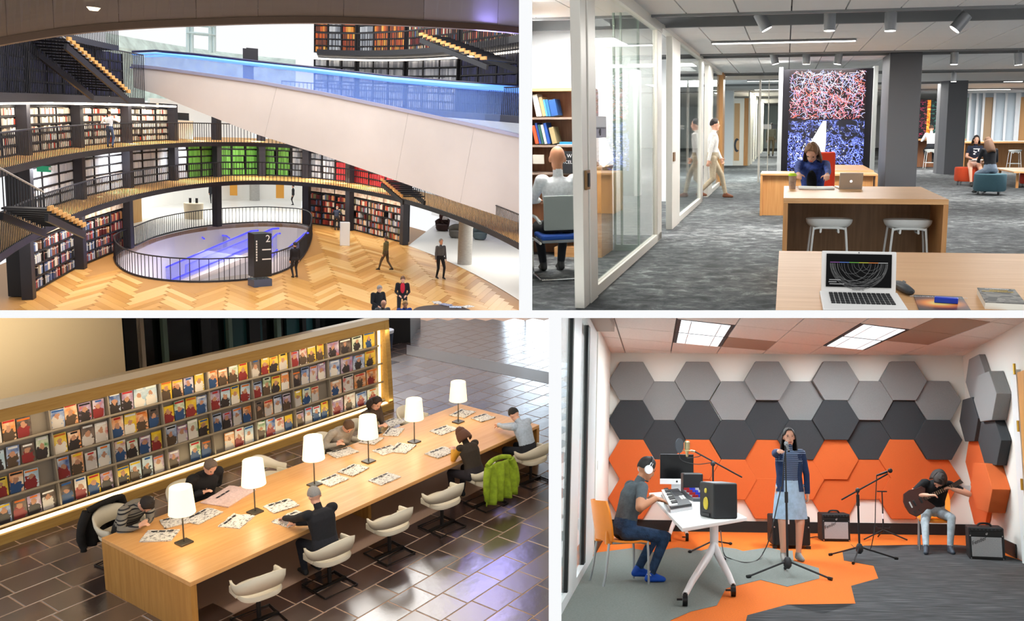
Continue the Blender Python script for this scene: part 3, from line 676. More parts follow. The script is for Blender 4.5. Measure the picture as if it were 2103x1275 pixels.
# ---- big diagonal escalator
Y0e, Y1e = 47.0, 33.6
def ex(px_, py_): return B_.y(px_, py_, Y0e + (Y1e - Y0e) * (px_ - 272) / (1080 - 272))
tp = [ex(x, y) for x, y in ((272, 137), (320, 141), (400, 152), (530, 170), (660, 193), (800, 222), (930, 250), (1080, 284))]
bt_ = [ex(x, y) for x, y in ((275, 180), (320, 193), (400, 226), (530, 277), (660, 318), (800, 366), (930, 412), (1080, 462))]
es = thing('escalator', 'long white diagonal escalator with glass sides and blue handrail', 'escalator', BW)
wv = Vector((.35, 1.5, 0)); beamm = mat('beam_pale', '#d9d0cc', .6, noise=(.4, .06))
MB().loft([[a, a + wv, b + wv, b] for a, b in zip(tp, bt_)]).part('truss', beamm, es, clip=CL_LIB, W=BW)
for i in (3, 5, 6):
    a, b = tp[i].lerp(tp[i + 1], .3), bt_[i].lerp(bt_[i + 1], .1); nrm = Vector((0, -.012, 0)); MB().add([a + nrm, a + nrm + Vector((.03, 0, 0)), b + nrm + Vector((.03, 0, 0)), b + nrm], [(0, 1, 2, 3)]).part('panel_joint', mat('joint_grey', '#b3aaa8', .7), es, clip=CL_LIB, W=BW)
gt_ = [ex(x, y) for x, y in ((272, 106), (320, 104), (400, 111), (530, 126), (660, 140), (800, 156), (930, 167), (1080, 178))]
gls = mat('esc_big_glass', '#8fb4ff', .06, alpha=.16)
for nm, off in (('glass_near', Vector((0, 0, 0))), ('glass_far', wv)):
    for i in range(7): a, b, c, d = tp[i] + off, tp[i + 1] + off, gt_[i + 1] + off, gt_[i] + off; th_ = Vector((0, .03, 0)); e_ = .996; MB().loft([[a, a + th_, d + th_, d], [a.lerp(b, e_), a.lerp(b, e_) + th_, d.lerp(c, e_) + th_, d.lerp(c, e_)]]).part('glass_panel', gls, es, clip=CL_LIB, W=BW)
hb = mat('handrail_blue', '#6aa8ff', .3, emit=1.0, ecol='#5f9cff'); hd = mat('handrail_dark', '#20204a', .4); sil = mat('skirt_silver', '#c9c8e6', .3, .5)
for off in (Vector((0, -.02, 0)), wv):
    MB().tube([p + off for p in gt_], .05, n=6).part('handrail', hd, es, clip=CL_LIB, W=BW); MB().tube([p + off + Vector((0, 0, -.12)) for p in gt_], [.04 + .012 * i for i in range(8)], n=6).part('light_line', hb, es, clip=CL_LIB, W=BW)
MB().strip([p + Vector((0, -.02, .04)) for p in tp], .10, .14).part('skirt', sil, es, clip=CL_LIB, W=BW)
MB().strip([p + wv * .5 + Vector((0, 0, -.03)) for p in tp], 1.1, .06).part('step_band', mat('esc_band', '#6a64c8', .4, .2), es, clip=CL_LIB, W=BW)
for i in range(26):
    t = i / 26 * 7; k = int(t); a = tp[k].lerp(tp[min(k + 1, 7)], t - k) + wv * .5; MB().box(a, (.28, 1.05, .10)).part('step', step_m, es, clip=CL_LIB, W=BW)
# ---- lift tube and bright drum far behind
lt = thing('lift_tube', 'glass lift tube with pale rings in the bright void', 'lift', BW); ly = 58
for x in (386, 394, 432, 440): a, b = B_.y(x, 25, ly), B_.y(x, 108, ly); MB().cyl(a, b, .10, n=8).part('mast', mat('lift_pale', '#b9cfd2', .5), lt)
for y in (52, 70): c = B_.y(413, y, ly); MB().tube([c + Vector((.72 * math.cos(t), .72 * math.sin(t), 0)) for t in [i * math.pi / 10 for i in range(20)]], .05, n=5, closed=True).part('ring', mat('lift_pale', '#b9cfd2', .5), lt)
rings([(1.62, 6.95), (1.66, 6.95), (1.66, 10.6), (1.62, 9.9)], 84, 136, 24, mat('drum_lower', '#cfe0d8', .6, noise=(1.5, .25)), 'wall_drum_glazing', 'pale green glazed band behind the escalator')
p = B_.y(518, 118, 50); MB().box((0, 0, 0), (.55, .4, .9)).obj('sign_totem', dark, BW @ T(*p), 'small black totem on the upper level behind the escalator', 'sign')
p = B_.y(510, 150, 50); MB().box((0, 0, 0), (.5, .35, 2.4)).obj('column', dark, BW @ T(*p), 'dark post seen through the escalator glass', 'column')
# ---- stairs
def stairs(a, b, label, w=1.2, n=14, rail=True, m=floorw):
    a, b = Vector(a), Vector(b); d = b - a; g = thing('staircase', label, 'stairs', BW); h = Vector((d.x, d.y, 0)); ang = math.atan2(h.y, h.x)
    MB().strip([a - Vector((0, 0, .15)), b - Vector((0, 0, .15))], .08, .2).part('stringer', dark, g, clip=CL_LIB, W=BW); sd = h.normalized().cross(Vector((0, 0, 1))) * -w; MB().strip([a + sd - Vector((0, 0, .15)), b + sd - Vector((0, 0, .15))], .08, .2).part('stringer', dark, g, clip=CL_LIB, W=BW)
    for k in range(n): c = a + d * ((k + .5) / n) + sd / 2; q_ = MB(T(*c) @ RZ(ang)).box((0, 0, .1), (h.length / n * .9, w, .05)).part('tread', dark, g, clip=CL_LIB, W=BW); MB(T(*(c + sd / 2 * 1.1)) @ RZ(ang)).box((0, 0, .13), (h.length / n * .95, .06, .12)).part('nosing_lit_tint', m, q_, clip=CL_LIB, W=BW)  # treads kept dark, wood-coloured side strips put the lit steps into colour
    if rail:
        mb = MB(); nb = int(h.length / .22)
        for k in range(nb): c = a + d * (k / nb); mb.cyl(c, c + Vector((0, 0, 1.1)), .015, n=4)
        mb.part('railing_bars', dark, g, clip=CL_LIB, W=BW)['kind'] = 'stuff'; MB().tube([a + Vector((0, 0, 1.1)), b + Vector((0, 0, 1.1))], .03, n=5).part('handrail', mat('rail_pale', '#b8b4ae', .4), g, clip=CL_LIB, W=BW)
stairs(B_.y(190, 192, 37), B_.y(48, 78, 33), 'dark staircase with edges painted as lit climbing to upper left', 1.2, 18); stairs(B_.y(92, 470, 30.5), B_.y(2, 432, 27), 'wooden stair flight through the second gallery at left', 1.0, 9)
stairs(B_.y(872, 410, 41), B_.y(826, 374, 44), 'wooden stair flight through the second gallery at right', 1.0, 9); stairs(B_.y(1062, 136, 33), B_.y(918, 82, 40), 'oak staircase climbing through the upper right gallery', 1.2, 14)
# ---- things on the floor
p = B_.z(534, 586); g = thing('sign_totem', 'tall black totem with white numeral 2 beside the well', 'sign', BW @ T(p.x, p.y, 0) @ RZ(R_(24))); th_ = B_.y(534, 478, p.y).z; w = 34 * p.y / F
MB().box((0, 0, th_ * .5 + .2), (w, w * .8, th_ - .4)).part('body', mat('totem_black', '#15151a', .35), g, bevel=.01); MB().box((0, 0, .1), (w * 1.02, w * .82, .4)).part('base', mat('totem_glass', '#4a5a78', .2), g)
lettering('2', mat('ink_white', '#e8e8e8', .6), g, T(w * .28, -w * .41, th_ * .9) @ RX(math.pi / 2), .42); 
for k in range(8): MB().box((-w * .36, -w * .405, th_ * (.86 - .05 * k)), (.05, .01, th_ * .036)).part('text_line', mat('ink_white', '#e8e8e8', .6), g)
for k in range(2): MB().box((w * .20, -w * .405, th_ * (.70 - .18 * k)), (w * .5, .01, .05)).part('divider_line', mat('ink_white', '#e8e8e8', .6), g)
p = B_.z(708, 504); hh = B_.y(708, 456, p.y).z; MB().box((0, 0, hh / 2), (.5, .3, hh)).obj('plinth', mat('plinth_white', '#e8ecf0', .4), BW @ T(p.x, p.y, 0), 'white plinth terminal standing on the oak floor', 'plinth', bevel=.02)
p = B_.z(957, 545); MB().lathe([(.36, 0), (.36, ZB)], 28).obj('column', mat('concrete_round', '#a9a8a4', .6, noise=(6, .12), stretch=(1, 1, 4)), BW @ T(p.x, p.y + .36, 0), 'round concrete column at the right edge of oak floor', 'column', smooth=True)
p = B_.z(398, 449); g = thing('info_desk', 'round pale info desk with two screens beyond the well', 'desk', BW @ T(p.x, p.y, 0)); hh = B_.y(398, 417, p.y).z; MB().lathe([(.52, 0), (.55, hh), (.48, hh)], 24).part('drum', mat('desk_pale', '#cbbfa6', .6), g, smooth=True)
for e in (-1, 1): MB().box((e * .18, 0, hh + .16), (.14, .04, .30)).part('screen', blk, g)
p = B_.z(575, 419); MB().box((0, 0, 1.1), (.55, .3, 1.3)).obj('banner_panel', mat('banner_ochre', '#d89a3c', .6), BW @ T(p.x, p.y, 0), 'ochre hanging panel beyond the far columns', 'banner')
p = B_.z(480, 412); MB().box((0, 0, 1.0), (.5, .3, 1.2)).obj('banner_panel', mat('banner_ochre', '#d89a3c', .6), BW @ T(p.x, p.y, 0), 'ochre panel left of centre beyond the columns', 'banner'); p = B_.z(523, 412); MB().lathe([(.35, 0), (.35, ZB)], 18).obj('column', mat('concrete_round', '#a9a8a4', .6), BW @ T(p.x, p.y, 0), 'pale round column beyond the well', 'column', smooth=True)
arm_m = mat('armchair_brown', '#3a2420', .7)
for x, y, c, lb_ in ((908, 474, '#3a2420', 'brown tub armchair with the seated reader'), (936, 488, '#6a6660', 'grey tub armchair left of the round column'), (985, 492, '#5c6a70', 'grey blue tub armchair right of the round column')):
    p = B_.z(x, y); g = thing('tub_armchair', lb_, 'armchair', BW @ T(p.x, p.y, 0) @ RZ(R_(150))); am = mat('arm_' + c, c, .8)
    MB().lathe([(.36, .06), (.42, .2), (.40, .42), (.2, .45)], 20).part('seat', am, g, smooth=True); rg_ = []
    for i in range(19):
        t = R_(170 + 200 * i / 18); bk_ = max(0, -math.sin(t)); rg_.append([(.43 * math.cos(t), .43 * math.sin(t), .3), (.48 * math.cos(t), .48 * math.sin(t), .62 + .2 * bk_), (.40 * math.cos(t), .40 * math.sin(t), .62 + .2 * bk_), (.36 * math.cos(t), .36 * math.sin(t), .3)])
    MB().loft(rg_).part('back_shell', am, g, smooth=2); MB().cyl((0, 0, 0), (0, 0, .08), .3, n=16).part('base', blk, g)
p0 = B_.z(905, 634, .72); g = thing('display_table', 'dark round table with leaflets cut by the frame bottom', 'table', BW @ T(p0.x, p0.y - .35, 0)); MB().lathe([(.95, .68), (1.0, .72)], 30).part('tabletop', mat('table_dark', '#3a2c28', .4), g, clip=CL_LIB, W=BW @ T(p0.x, p0.y - .35, 0))
MB().cyl((0, .0, .0), (0, .0, .7), .1).part('pedestal', blk, g, clip=CL_LIB, W=BW @ T(p0.x, p0.y - .35, 0))
for i, (x, y, c) in enumerate(((898, 622, '#cfc8c0'), (915, 626, '#8a8ea8'), (935, 631, '#b8c4d8'), (960, 630, '#d8d4cc'))): p = B_.z(x, y, .72); MB().box((0, 0, .008), (.30, .42, .014)).obj('leaflet', printed('leaflet_%d' % i, [(0, c), (.5, '#4a4a58'), (.56, c)], 12, .6), BW @ T(p.x, p.y, .725) @ RZ(i * .7), f'{on_[i]} leaflet from the left on the dark round table', 'leaflet', 'leaflets on the round table')
p = B_.z(102, 305, ZCC + .2); 
ex_p = B_.y(90, 347, 36); g = thing('exit_sign', 'green exit sign under the third gallery', 'sign', BW @ T(*ex_p)); MB().box((0, 0, 0), (.42, .05, .2)).part('panel', mat('exit_green', '#1f7a58', .5, emit=.5, ecol='#2a9a70'), g); MB().box((.2, -.03, .02), (.1, .01, .1)).part('pictogram', mat('ink_white', '#e8e8e8', .6), g)
# kiosk on the third level
p = B_.z(393, 283, ZCC + .2); p = ep(1.22, 124, ZCC + .2); MB().box((0, 0, .5), (1.3, .5, 1.0)).obj('counter', mat('kiosk_pale', '#c9bfae', .6), BW @ T(*p), 'pale service counter on the third level', 'counter'); MB().box((0, 0, .2), (.9, .06, .4)).obj('monitor', blk, BW @ T(p.x, p.y, p.z + 1.02), 'black monitor on the third level counter', 'monitor')
rings([(1.5, ZCC), (1.55, ZCC), (1.55, ZD + .2), (1.5, ZD + .2)], 98, 128, 14, lw, 'wall_third_level', 'white wall behind the third level counter')
# ---- people
def vis(x, yfoot, ytop, z, yaw, label, Y=None, **k):
    p = B_.z(x, yfoot, z) if Y is None else B_.y(x, yfoot, Y); h = (B_.y(x, ytop, p.y).z - p.z); h = min(max(h, 1.5), 1.9)
    k.setdefault('pelvis', .53 * h); pv = k.pop('pelvis')
    return person(label, BW @ T(p.x, p.y, p.z) @ RZ(R_(yaw)), pv, h=h, voxel=k.pop('voxel', .022), face=False, **k)
vis(903, 572, 490, 0, 200, 'walker in grey coat with dark jacket on right of oak floor', top='#5a5c60', bottom='#1c1c22', hair=('short', '#9a958e'), feet=((-.1, .15, 0), (.1, -.12, 0)))
vis(691, 473, 425, 0, -20, 'reader in dark blue standing at the right ground floor shelves', top='#2c3448', bottom='#1e2026', hair=('short', '#8a8078'), lean=.12, head=(.4, 0), hands=(Vector((-.15, .3, 1.1)), Vector((.15, .3, 1.1))))
vis(606, 570, 497, 0, 30, 'walker in black beside the totem', top='#1c1a20', bottom='#2a2a30', hair=('short', '#2a2420'))
vis(792, 556, 484, 0, 60, 'walker in olive jacket crossing the oak floor', top='#6a6440', bottom='#5a4c3c', hair=('short', '#4a3c30'), feet=((-.1, .3, 0), (.1, -.28, .04)))
vis(226, 303, 238, ZCC + .19, -20, 'visitor in white shirt and jeans at the third level rail', Y=ep(1.06, 152).y, top='#e6ebf2', bottom='#4a5a78', hair=('short', '#4a3a30'), hands=(Vector((-.25, .2, 1.0)), Vector((.3, .25, 1.2))))
vis(436, 418, 384, 0, 180, 'distant visitor in dark clothes left of the far column', top='#22242a', bottom='#22242a', hair=('short', '#2a2420'), voxel=.03); vis(602, 421, 383, 0, 90, 'distant visitor in black standing by the far wall', top='#1a1a1e', bottom='#1a1a1e', hair=('short', '#2a2420'), voxel=.03)
p = B_.z(908, 472); person('reader in brown sitting in a tub armchair with papers', BW @ T(p.x, p.y - .1, 0) @ RZ(R_(190)), .52, lean=-.05, hands=(Vector((-.12, .35, .8)), Vector((.12, .35, .8))), feet=((-.12, .5, 0), (.12, .5, 0)), top='#4a2c2a', bottom='#3a2420', hair=('short', '#7a6a5a'), voxel=.022, face=False)
MB().box((0, 0, 0), (.35, .02, .26)).obj('paper', mat('paper_white', '#f4f3f0', .8), BW @ T(p.x, p.y - .1, 0) @ RZ(R_(190)) @ T(0, .42, .85) @ RX(-.5), 'white papers held by the reader in the armchair', 'paper')
def bust(x, ytop, label, yaw, **k):                               # people whose legs the frame bottom hides: full figures standing on the floor
    h = 1.72; Y = 30.6; p = None
    for _ in range(30):
        q = B_.y(x, ytop, Y); 
        if q.z > h: Y -= .25
        else: Y += .0
        if abs(q.z - h) < .1: break
        if q.z < h - .1: Y += .2
    return Y, q
for x, ytop, yaw, lb_, kw in ((827, 563, 175, 'visitor in red shirt and black jacket at the dark table', dict(top='#1c1a1e', bottom='#1e1e24', hair=('short', '#6a4a34'))), (775, 582, 200, 'grey-haired visitor in black coat at the bottom edge', dict(top='#17171b', bottom='#1a1a1e', hair=('short', '#9a9690'), bulk=1.1)), (785, 612, 190, 'balding visitor in grey jacket at the bottom edge', dict(top='#55585c', bottom='#2a2a30', hair=('bald', '#a89a90'))), (830, 612, 185, 'visitor in blue jacket at the bottom edge', dict(top='#22408c', bottom='#22242c', hair=('short', '#b08a5a')))):
    # seated or leaning visitors: feet at the depth where the head height fits
    best = min((abs(B_.y(x, ytop, 20 + i * .1).z - 1.72), 20 + i * .1) for i in range(260)); Y = best[1]; q = B_.y(x, ytop, Y)
    o, inf = person(lb_, BW @ T(q.x, Y, 0) @ RZ(R_(yaw)), .91, lean=.12, head=(.45, 0), h=1.72, voxel=.018, face=False, hands=(Vector((-.12, .3, 1.0)), Vector((.12, .3, 1.0))), **kw)
    if 'red shirt' in lb_: MB().ell((0, 0, 0), (.08, .05, .2)).part('red_shirt', mat('shirt_red', '#d0243a', .8), o, smooth=True).matrix_local = Matrix.Translation(inf['chest'] + inf['fw'] * .10)
    bm = bmesh.new(); bm.from_mesh(o.data)
    for n_, off in CL_LIB[1:]:
        Wi = o.matrix_world.inverted(); n_ = Vector(n_).normalized(); bmesh.ops.bisect_plane(bm, geom=bm.verts[:] + bm.edges[:] + bm.faces[:], plane_co=Wi @ (n_ * off), plane_no=-(o.matrix_world.to_3x3().transposed() @ n_), clear_outer=True)
    bm.to_mesh(o.data); bm.free()
# ---- lamps and added fill
for x_, y_, z_, w, d_, e in ((0, 40, 15.5, 12, 20, 3600), (1, 62, 2.5, 14, 5, 500), (11, 40, 2.9, 3, 14, 500)):
    if e: area('library_fill', B_, (x_, y_, z_), (w, d_), e, (1, .96, .9))  # area fills without fittings, put over the atrium and the white floors
for t0, t1, k_, z_, e, c in ((180, 128, 1.08, ZD - .15, 520, (1, .9, .75)), (176, 45, 1.08, ZCC - .1, 900, (.95, .97, 1)), (170, 142, 1.08, ZB - .1, 300, (1, .9, .78)), (80, 45, 1.08, ZB - .1, 300, (1, .9, .78))):
    m = 6
    for i in range(m):
        t = t0 + (t1 - t0) * (i + .5) / m; p = ep(k_, t, z_); area('gallery_lamp', B_, p, (.5, 2.5), e / m, c, aim=(math.cos(R_(t)) * .6, math.sin(R_(t)) * .6, -1))
wc = sum(wpts, Vector()) / len(wpts)
area('well_fill', B_, (wc.x, wc.y, -.5), (3, 9), 420, (.95, .92, 1))  # unseen fill added inside the well to brighten its drum
for x, y, Y in ((1000, 20, 24), (1040, 35, 26)):
    p = B_.y(x, y + 60, Y); l = bpy.data.lights.new('violet_lamp', 'POINT'); l.energy = 120; l.color = (.35, .3, 1); l.shadow_soft_size = .3; o = bpy.data.objects.new('violet_lamp', l); COL.objects.link(o); o.matrix_world = BW @ T(*p)
# ================================================================== open-plan office (upper right)
O = OFF; OW = O.M; ZO = 3.0; GX = -1.78
def carpet_mat():
    m, nt, b, tc = nodes_of('office_carpet', '#555', .95)
    mp = nt.nodes.new('ShaderNodeMapping'); mp.inputs['Scale'].default_value = (.8, 1.0, 1)
    n = nt.nodes.new('ShaderNodeTexNoise'); n.inputs['Scale'].default_value = 5.5; n.inputs['Detail'].default_value = 10; n.inputs['Roughness'].default_value = .75; n.inputs['Distortion'].default_value = .5
    n2 = nt.nodes.new('ShaderNodeTexNoise'); n2.inputs['Scale'].default_value = .28; n2.inputs['Detail'].default_value = 3
    ad = nt.nodes.new('ShaderNodeMath'); ad.operation = 'MULTIPLY_ADD'; ad.inputs[1].default_value = .62
    r = ramp(nt, [(.55, '#1c1e20'), (.70, '#333638'), (.83, '#525557'), (.97, '#8a8d8c')])
    nt.links.new(tc.outputs['Object'], mp.inputs[0]); nt.links.new(mp.outputs[0], n.inputs[0]); nt.links.new(mp.outputs[0], n2.inputs[0])
    nt.links.new(n2.outputs[0], ad.inputs[0]); nt.links.new(n.outputs[0], ad.inputs[2]); nt.links.new(ad.outputs[0], r.inputs[0]); nt.links.new(r.outputs[0], b.inputs['Base Color'])
    return m
cpm = carpet_mat()
def clear_glass(name, tint, refl):
    m = bpy.data.materials.new(name); m.use_nodes = True; nt = m.node_tree; nt.nodes.clear()
    out = nt.nodes.new('ShaderNodeOutputMaterial'); mx = nt.nodes.new('ShaderNodeMixShader'); tr = nt.nodes.new('ShaderNodeBsdfTransparent'); gs = nt.nodes.new('ShaderNodeBsdfGlossy'); lw_ = nt.nodes.new('ShaderNodeLayerWeight'); pw = nt.nodes.new('ShaderNodeMath'); pw.operation = 'POWER'; pw.inputs[1].default_value = 5; fr = nt.nodes.new('ShaderNodeMath'); fr.operation = 'MULTIPLY'; nt.links.new(lw_.outputs['Facing'], pw.inputs[0]); nt.links.new(pw.outputs[0], fr.inputs[0])
    tr.inputs[0].default_value = (*tint, 1); gs.inputs['Roughness'].default_value = .01; fr.inputs[1].default_value = refl
    nt.links.new(fr.outputs[0], mx.inputs[0]); nt.links.new(tr.outputs[0], mx.inputs[1]); nt.links.new(gs.outputs[0], mx.inputs[2]); nt.links.new(mx.outputs[0], out.inputs[0])
    MATS[name] = m; return m
glass = clear_glass('office_glass', (.95, .975, .96), .75)
MB().prism([(-9, 5), (22, 5), (22, 75), (-9, 75)], -.1, 0).obj('floor_office', cpm, OW, 'mottled grey carpet of the office', kind='structure', clip=CL_OFF)
woodA = wood('oak_light', '#d8a874', '#c8935c', 0, 1.0, .4); woodB = wood('oak_upright', '#c9945c', '#b87f48', 2, 1.0, .45); woodD = wood('walnut_panel', '#9a6a48', '#82553a', 2, 1.2, .5)
white_o = mat('office_white_paint', '#e9ecee', .8); fr_o = mat('frame_aluminium', '#e2ded4', .4, .3); slotm = mat('slot_dark', '#1f2122', .8); railm = mat('slot_rail', '#7b7d7f', .5)
# ---- ceiling: rows of tiles between dark lighting slots
slots = [(O.z(1650, 46, ZO)[1] - 1.25, O.z(1650, 46, ZO)[1])]
slots += [(O.z(1650, a, ZO)[1], O.z(1650, b, ZO)[1]) for a, b in ((107.5, 113.5), (148, 151.5), (171, 173.5), (186, 188))]
rows = []; y0 = 8.6
co = MB().box((4, 42, ZO + .5), (30, 70, .1)).obj('ceiling_office', slotm, OW, 'white tiled office ceiling with dark lighting slots', kind='structure', clip=CL_OFF)
tilo = mat('office_tile', '#f0f0f0', .9, bump=(60, .1)); tilf = mat('office_tile_far', '#e8e8e8', .9)
bays = []
for a, b in slots: bays.append((y0, a)); y0 = b
tw_ = .655; xs0 = O.z(1623, 80, ZO)[0]
for bi, (a, b) in enumerate(bays):
    if bi < 3:
        nr = max(1, round((b - a) / 1.25))
        for r_ in range(nr):
            for i in range(-8, 12 if bi < 2 else 14):
                x_ = xs0 + i * tw_
                if x_ + tw_ < GX + .1 and r_ > 99: continue
                d_ = (b - a) / nr
                MB().box((x_ + tw_ / 2, a + (r_ + .5) * d_, ZO + .03), (tw_ - .018, d_ - .014, .06)).part('tile', tilo, co, clip=CL_OFF, W=OW)
        MB().box((xs0 + 2 * tw_, (a + b) / 2, ZO + .07), (20 * tw_ + 6, b - a - .02, .03)).part('grid', railm, co, clip=CL_OFF, W=OW)
    else:
        MB().box((7, (a + b) / 2, ZO + .03), (34, b - a, .06)).part('ceiling_strip', tilf, co, clip=CL_OFF, W=OW)
MB().box((7, 57, ZO + .02), (34, 36, .06)).part('ceiling_strip', tilf, co, clip=CL_OFF, W=OW)
for k_, (a, b) in enumerate(slots[:4]):
    for y_ in (a, b): MB().box((5, y_, ZO + .05), (24, .08, .16)).part('slot_rail', railm, co, clip=CL_OFF, W=OW)
    if k_ == 0: MB().box((5, (a + b) / 2 + .1, ZO + .25), (24, .1, .08)).part('duct', railm, co, clip=CL_OFF, W=OW)
lampm = mat('spot_grey', '#9b9da0', .4, .3); bulbm = mat('spot_lens', '#ffffff', .4, emit=14, ecol='#fff6e8'); stripm = mat('linear_lens', '#ffffff', .4, emit=5, ecol='#fffaf2')
def spot(x, y, si, tilt, label):
    yy = sum(slots[si]) / 2 + (.1 if si == 0 else 0); p = O.y(x, y, yy); s = (.155, .15, .15, .15)[si]
    g = thing('track_spotlight', label, 'spotlight', OW @ T(p.x, yy, p.z) , 'track spotlights in the ceiling slots')
    Mt = RY(R_(tilt))
    MB(Mt).lathe([(.35 * s, .75 * s), (.5 * s, .70 * s), (.5 * s, -.8 * s)], 18).part('housing', lampm, g, smooth=True)
    MB(Mt).lathe([(.44 * s, -.805 * s), (.44 * s, -.83 * s)], 18).part('lens', bulbm, g)
    MB().cyl((0, 0, ZO + .1 - p.z), (0, 0, .5 * s), .10 * s).part('stem', lampm, g); MB().box((0, 0, ZO + .09 - p.z), (.25 * s, .25 * s, .2 * s)).part('adapter', lampm, g)
for a in ((1566, 43, 0, -28, 'first track spotlight from the left in the near slot'), (1704, 43, 0, 0, 'second track spotlight from the left in the near slot'), (1829, 43, 0, 0, 'third track spotlight from the left in the near slot'), (1974, 44, 0, 38, 'track spotlight tilted right at the near slot'),
          (1590, 119, 1, -14, 'leftmost track spotlight in the second slot'), (1656, 119, 1, 0, 'track spotlight in second slot above the red chair'), (1722, 119, 1, 8, 'track spotlight in second slot left of the grey column'), (1960, 119, 1, 0, 'track spotlight in second slot right of the grey column'), (2091, 120, 1, -6, 'rightmost track spotlight in the second slot'),
          (1959, 158, 2, 0, 'track spotlight in the third slot above the grey rear column')): spot(*a)
def strip_light(xa, xb, y, yy, label):
    l, r = O.y(xa, y, yy), O.y(xb, y, yy)
    g = thing('linear_light', label, 'ceiling light', OW @ T((l.x + r.x) / 2, yy, ZO - .03), 'recessed linear lights')
    w = r.x - l.x
    MB().box((0, 0, .008), (w + .03, .12, .026)).part('housing', railm, g); MB().box((0, 0, -.012), (w, .09, .012)).part('lens', stripm, g)
    return w
def yz(y, x=1650): return O.z(x, y, ZO)[1]
for xa, xb, y, lb in ((1463, 1757, 82, 'long recessed linear light across the near ceiling'), (2062, 2100, 165, 'short linear light near the right edge'), (1978, 2075, 182, 'linear light above the right glass offices'), (1535, 1600, 164, 'linear light beyond the corridor glass, nearer one'), (1550, 1600, 182, 'linear light beyond the corridor glass, farther one')): strip_light(xa, xb, y, yz(y, (xa + xb) / 2), lb)
for (x_, y_, w, d, e) in ((.3, 14.3, 2.4, 1.2, 60), (4.5, 14.3, 3, 1.2, 60), (0, 20, 3, 1, 60), (5.5, 22, 4, 1.2, 90), (5, 32, 5, 2, 120), (-2.9, 9.4, 1.2, 1.2, 90), (-3, 11.7, 1.4, .8, 32), (-1, 27.5, 1.5, 2, 90), (-1.2, 40, 1.2, 6, 160), (-1, 52, 1.2, 8, 160), (-3.3, 16.5, 1.6, 2, 45), (-3, 21.5, 1.6, 1.5, 40), (-.5, 30, 3, 2, 80), (9, 38, 4, 3, 150)): area('office_ceiling_lamp_fill', O, (x_, y_, ZO - .06), (w, d), e * 3.6, (1, .98, .95))  # ceiling lights, plus ones added to brighten the glazed rooms and corridor
area('office_side_fill', O, (13, 20, 1.6), (16, 2.6), 800, (.95, .98, 1), aim=(-1, 0, .12))  # unseen fill from the right, added to brighten ceiling and columns
# ---- glass wall on the left
gw = thing('window_office_glass', 'full-height glass partition with pale metal frames beside the corridor', None, OW, kind='structure')
def gy(x, y=400): return O.x(x, y, GX)[1]
posts = [(gy(1189, 620), gy(1201, 620), gy(1216, 615)), None]
P1a, P1b, P1c = gy(1188.5, 500), gy(1201, 500), gy(1216, 500)
def upright(ya, yb, w=.09, x=GX, z0=0, z1=ZO, m=fr_o, nm='frame_post'): MB().box((x, (ya + yb) / 2, (z0 + z1) / 2), (w, yb - ya, z1 - z0)).part(nm, m, gw, clip=CL_OFF, W=OW, bevel=.006)
upright(P1a, P1b - .03); upright(P1b + .0, P1c, .11); 
e1a, e1b = gy(1340), gy(1354); upright(e1a + .25, e1b, .07); MB().box((GX, (P1c + e1b) / 2, .05), (.07, e1b - P1c, .10)).part('bottom_rail', fr_o, gw); MB().box((GX, (P1c + e1b) / 2, ZO - .06), (.09, e1b - P1c, .12)).part('top_rail', fr_o, gw, clip=CL_OFF, W=OW)
MB().box((GX, (P1c + e1a) / 2 + .1, ZO / 2), (.012, e1a - P1c + .2, ZO - .2)).part('pane', glass, gw, clip=CL_OFF, W=OW)
p2a, p2b, p2c = gy(1374), gy(1390), gy(1440)
upright(p2a, p2b, .10); upright(p2c - .5, p2c, .07); MB().box((GX, (p2b + p2c) / 2, ZO / 2), (.012, p2c - p2b, ZO - .1)).part('pane', glass, gw); MB().box((GX, (p2b + p2c) / 2, .05), (.07, p2c - p2b, .1)).part('bottom_rail', fr_o, gw)
p3a, p3b, p3c = gy(1449), gy(1458), gy(1476)
upright(p3a, p3b, .10); MB().box((GX, (p3b + p3c) / 2, ZO / 2), (.012, p3c - p3b, ZO - .1)).part('pane', glass, gw); MB().box((GX, (p3b + p3c) / 2, .05), (.07, p3c - p3b, .1)).part('bottom_rail', fr_o, gw)
MB().box((GX, (e1b + p3c) / 2, ZO - .03), (.12, p3c - e1b, .06)).part('top_rail', fr_o, gw)
MB().box((GX + .03, p3c + .3, ZO / 2), (.12, .7, ZO)).part('end_post', woodB, gw)
MB().box((GX + .06, P1a + .12, O.x(1194, 369, GX)[2]), (.02, .14, .17)).part('door_pull', mat('pull_bronze', '#8a6a45', .4, .5), gw); MB().box((GX + .075, P1a + .12, O.x(1194, 369, GX)[2]), (.01, .06, .12)).part('door_pull_slot', blk, gw)
MB().box((GX + .06, p2a + .15, O.x(1376, 322, GX)[2]), (.02, .2, .14)).part('door_pull', mat('pull_bronze', '#8a6a45', .4, .5), gw)
lb = MB().box((GX + .03, gy(1225, 262), O.x(1225, 272, GX)[2]), (.004, .62, .10)).part('door_number_plate', mat('plate_lilac', '#9c9bab', .6), gw); lettering('40', mat('ink_dark', '#26262c', .6), lb, T(GX + .034, gy(1225, 262), O.x(1225, 272, GX)[2]) @ RZ(math.pi / 2) @ RX(math.pi / 2), .10)
MB().box((GX + .03, gy(1225, 262), O.x(1225, 252, GX)[2]), (.004, .62, .12)).part('door_name_plate', mat('plate_pale', '#d8d9dc', .6), gw)
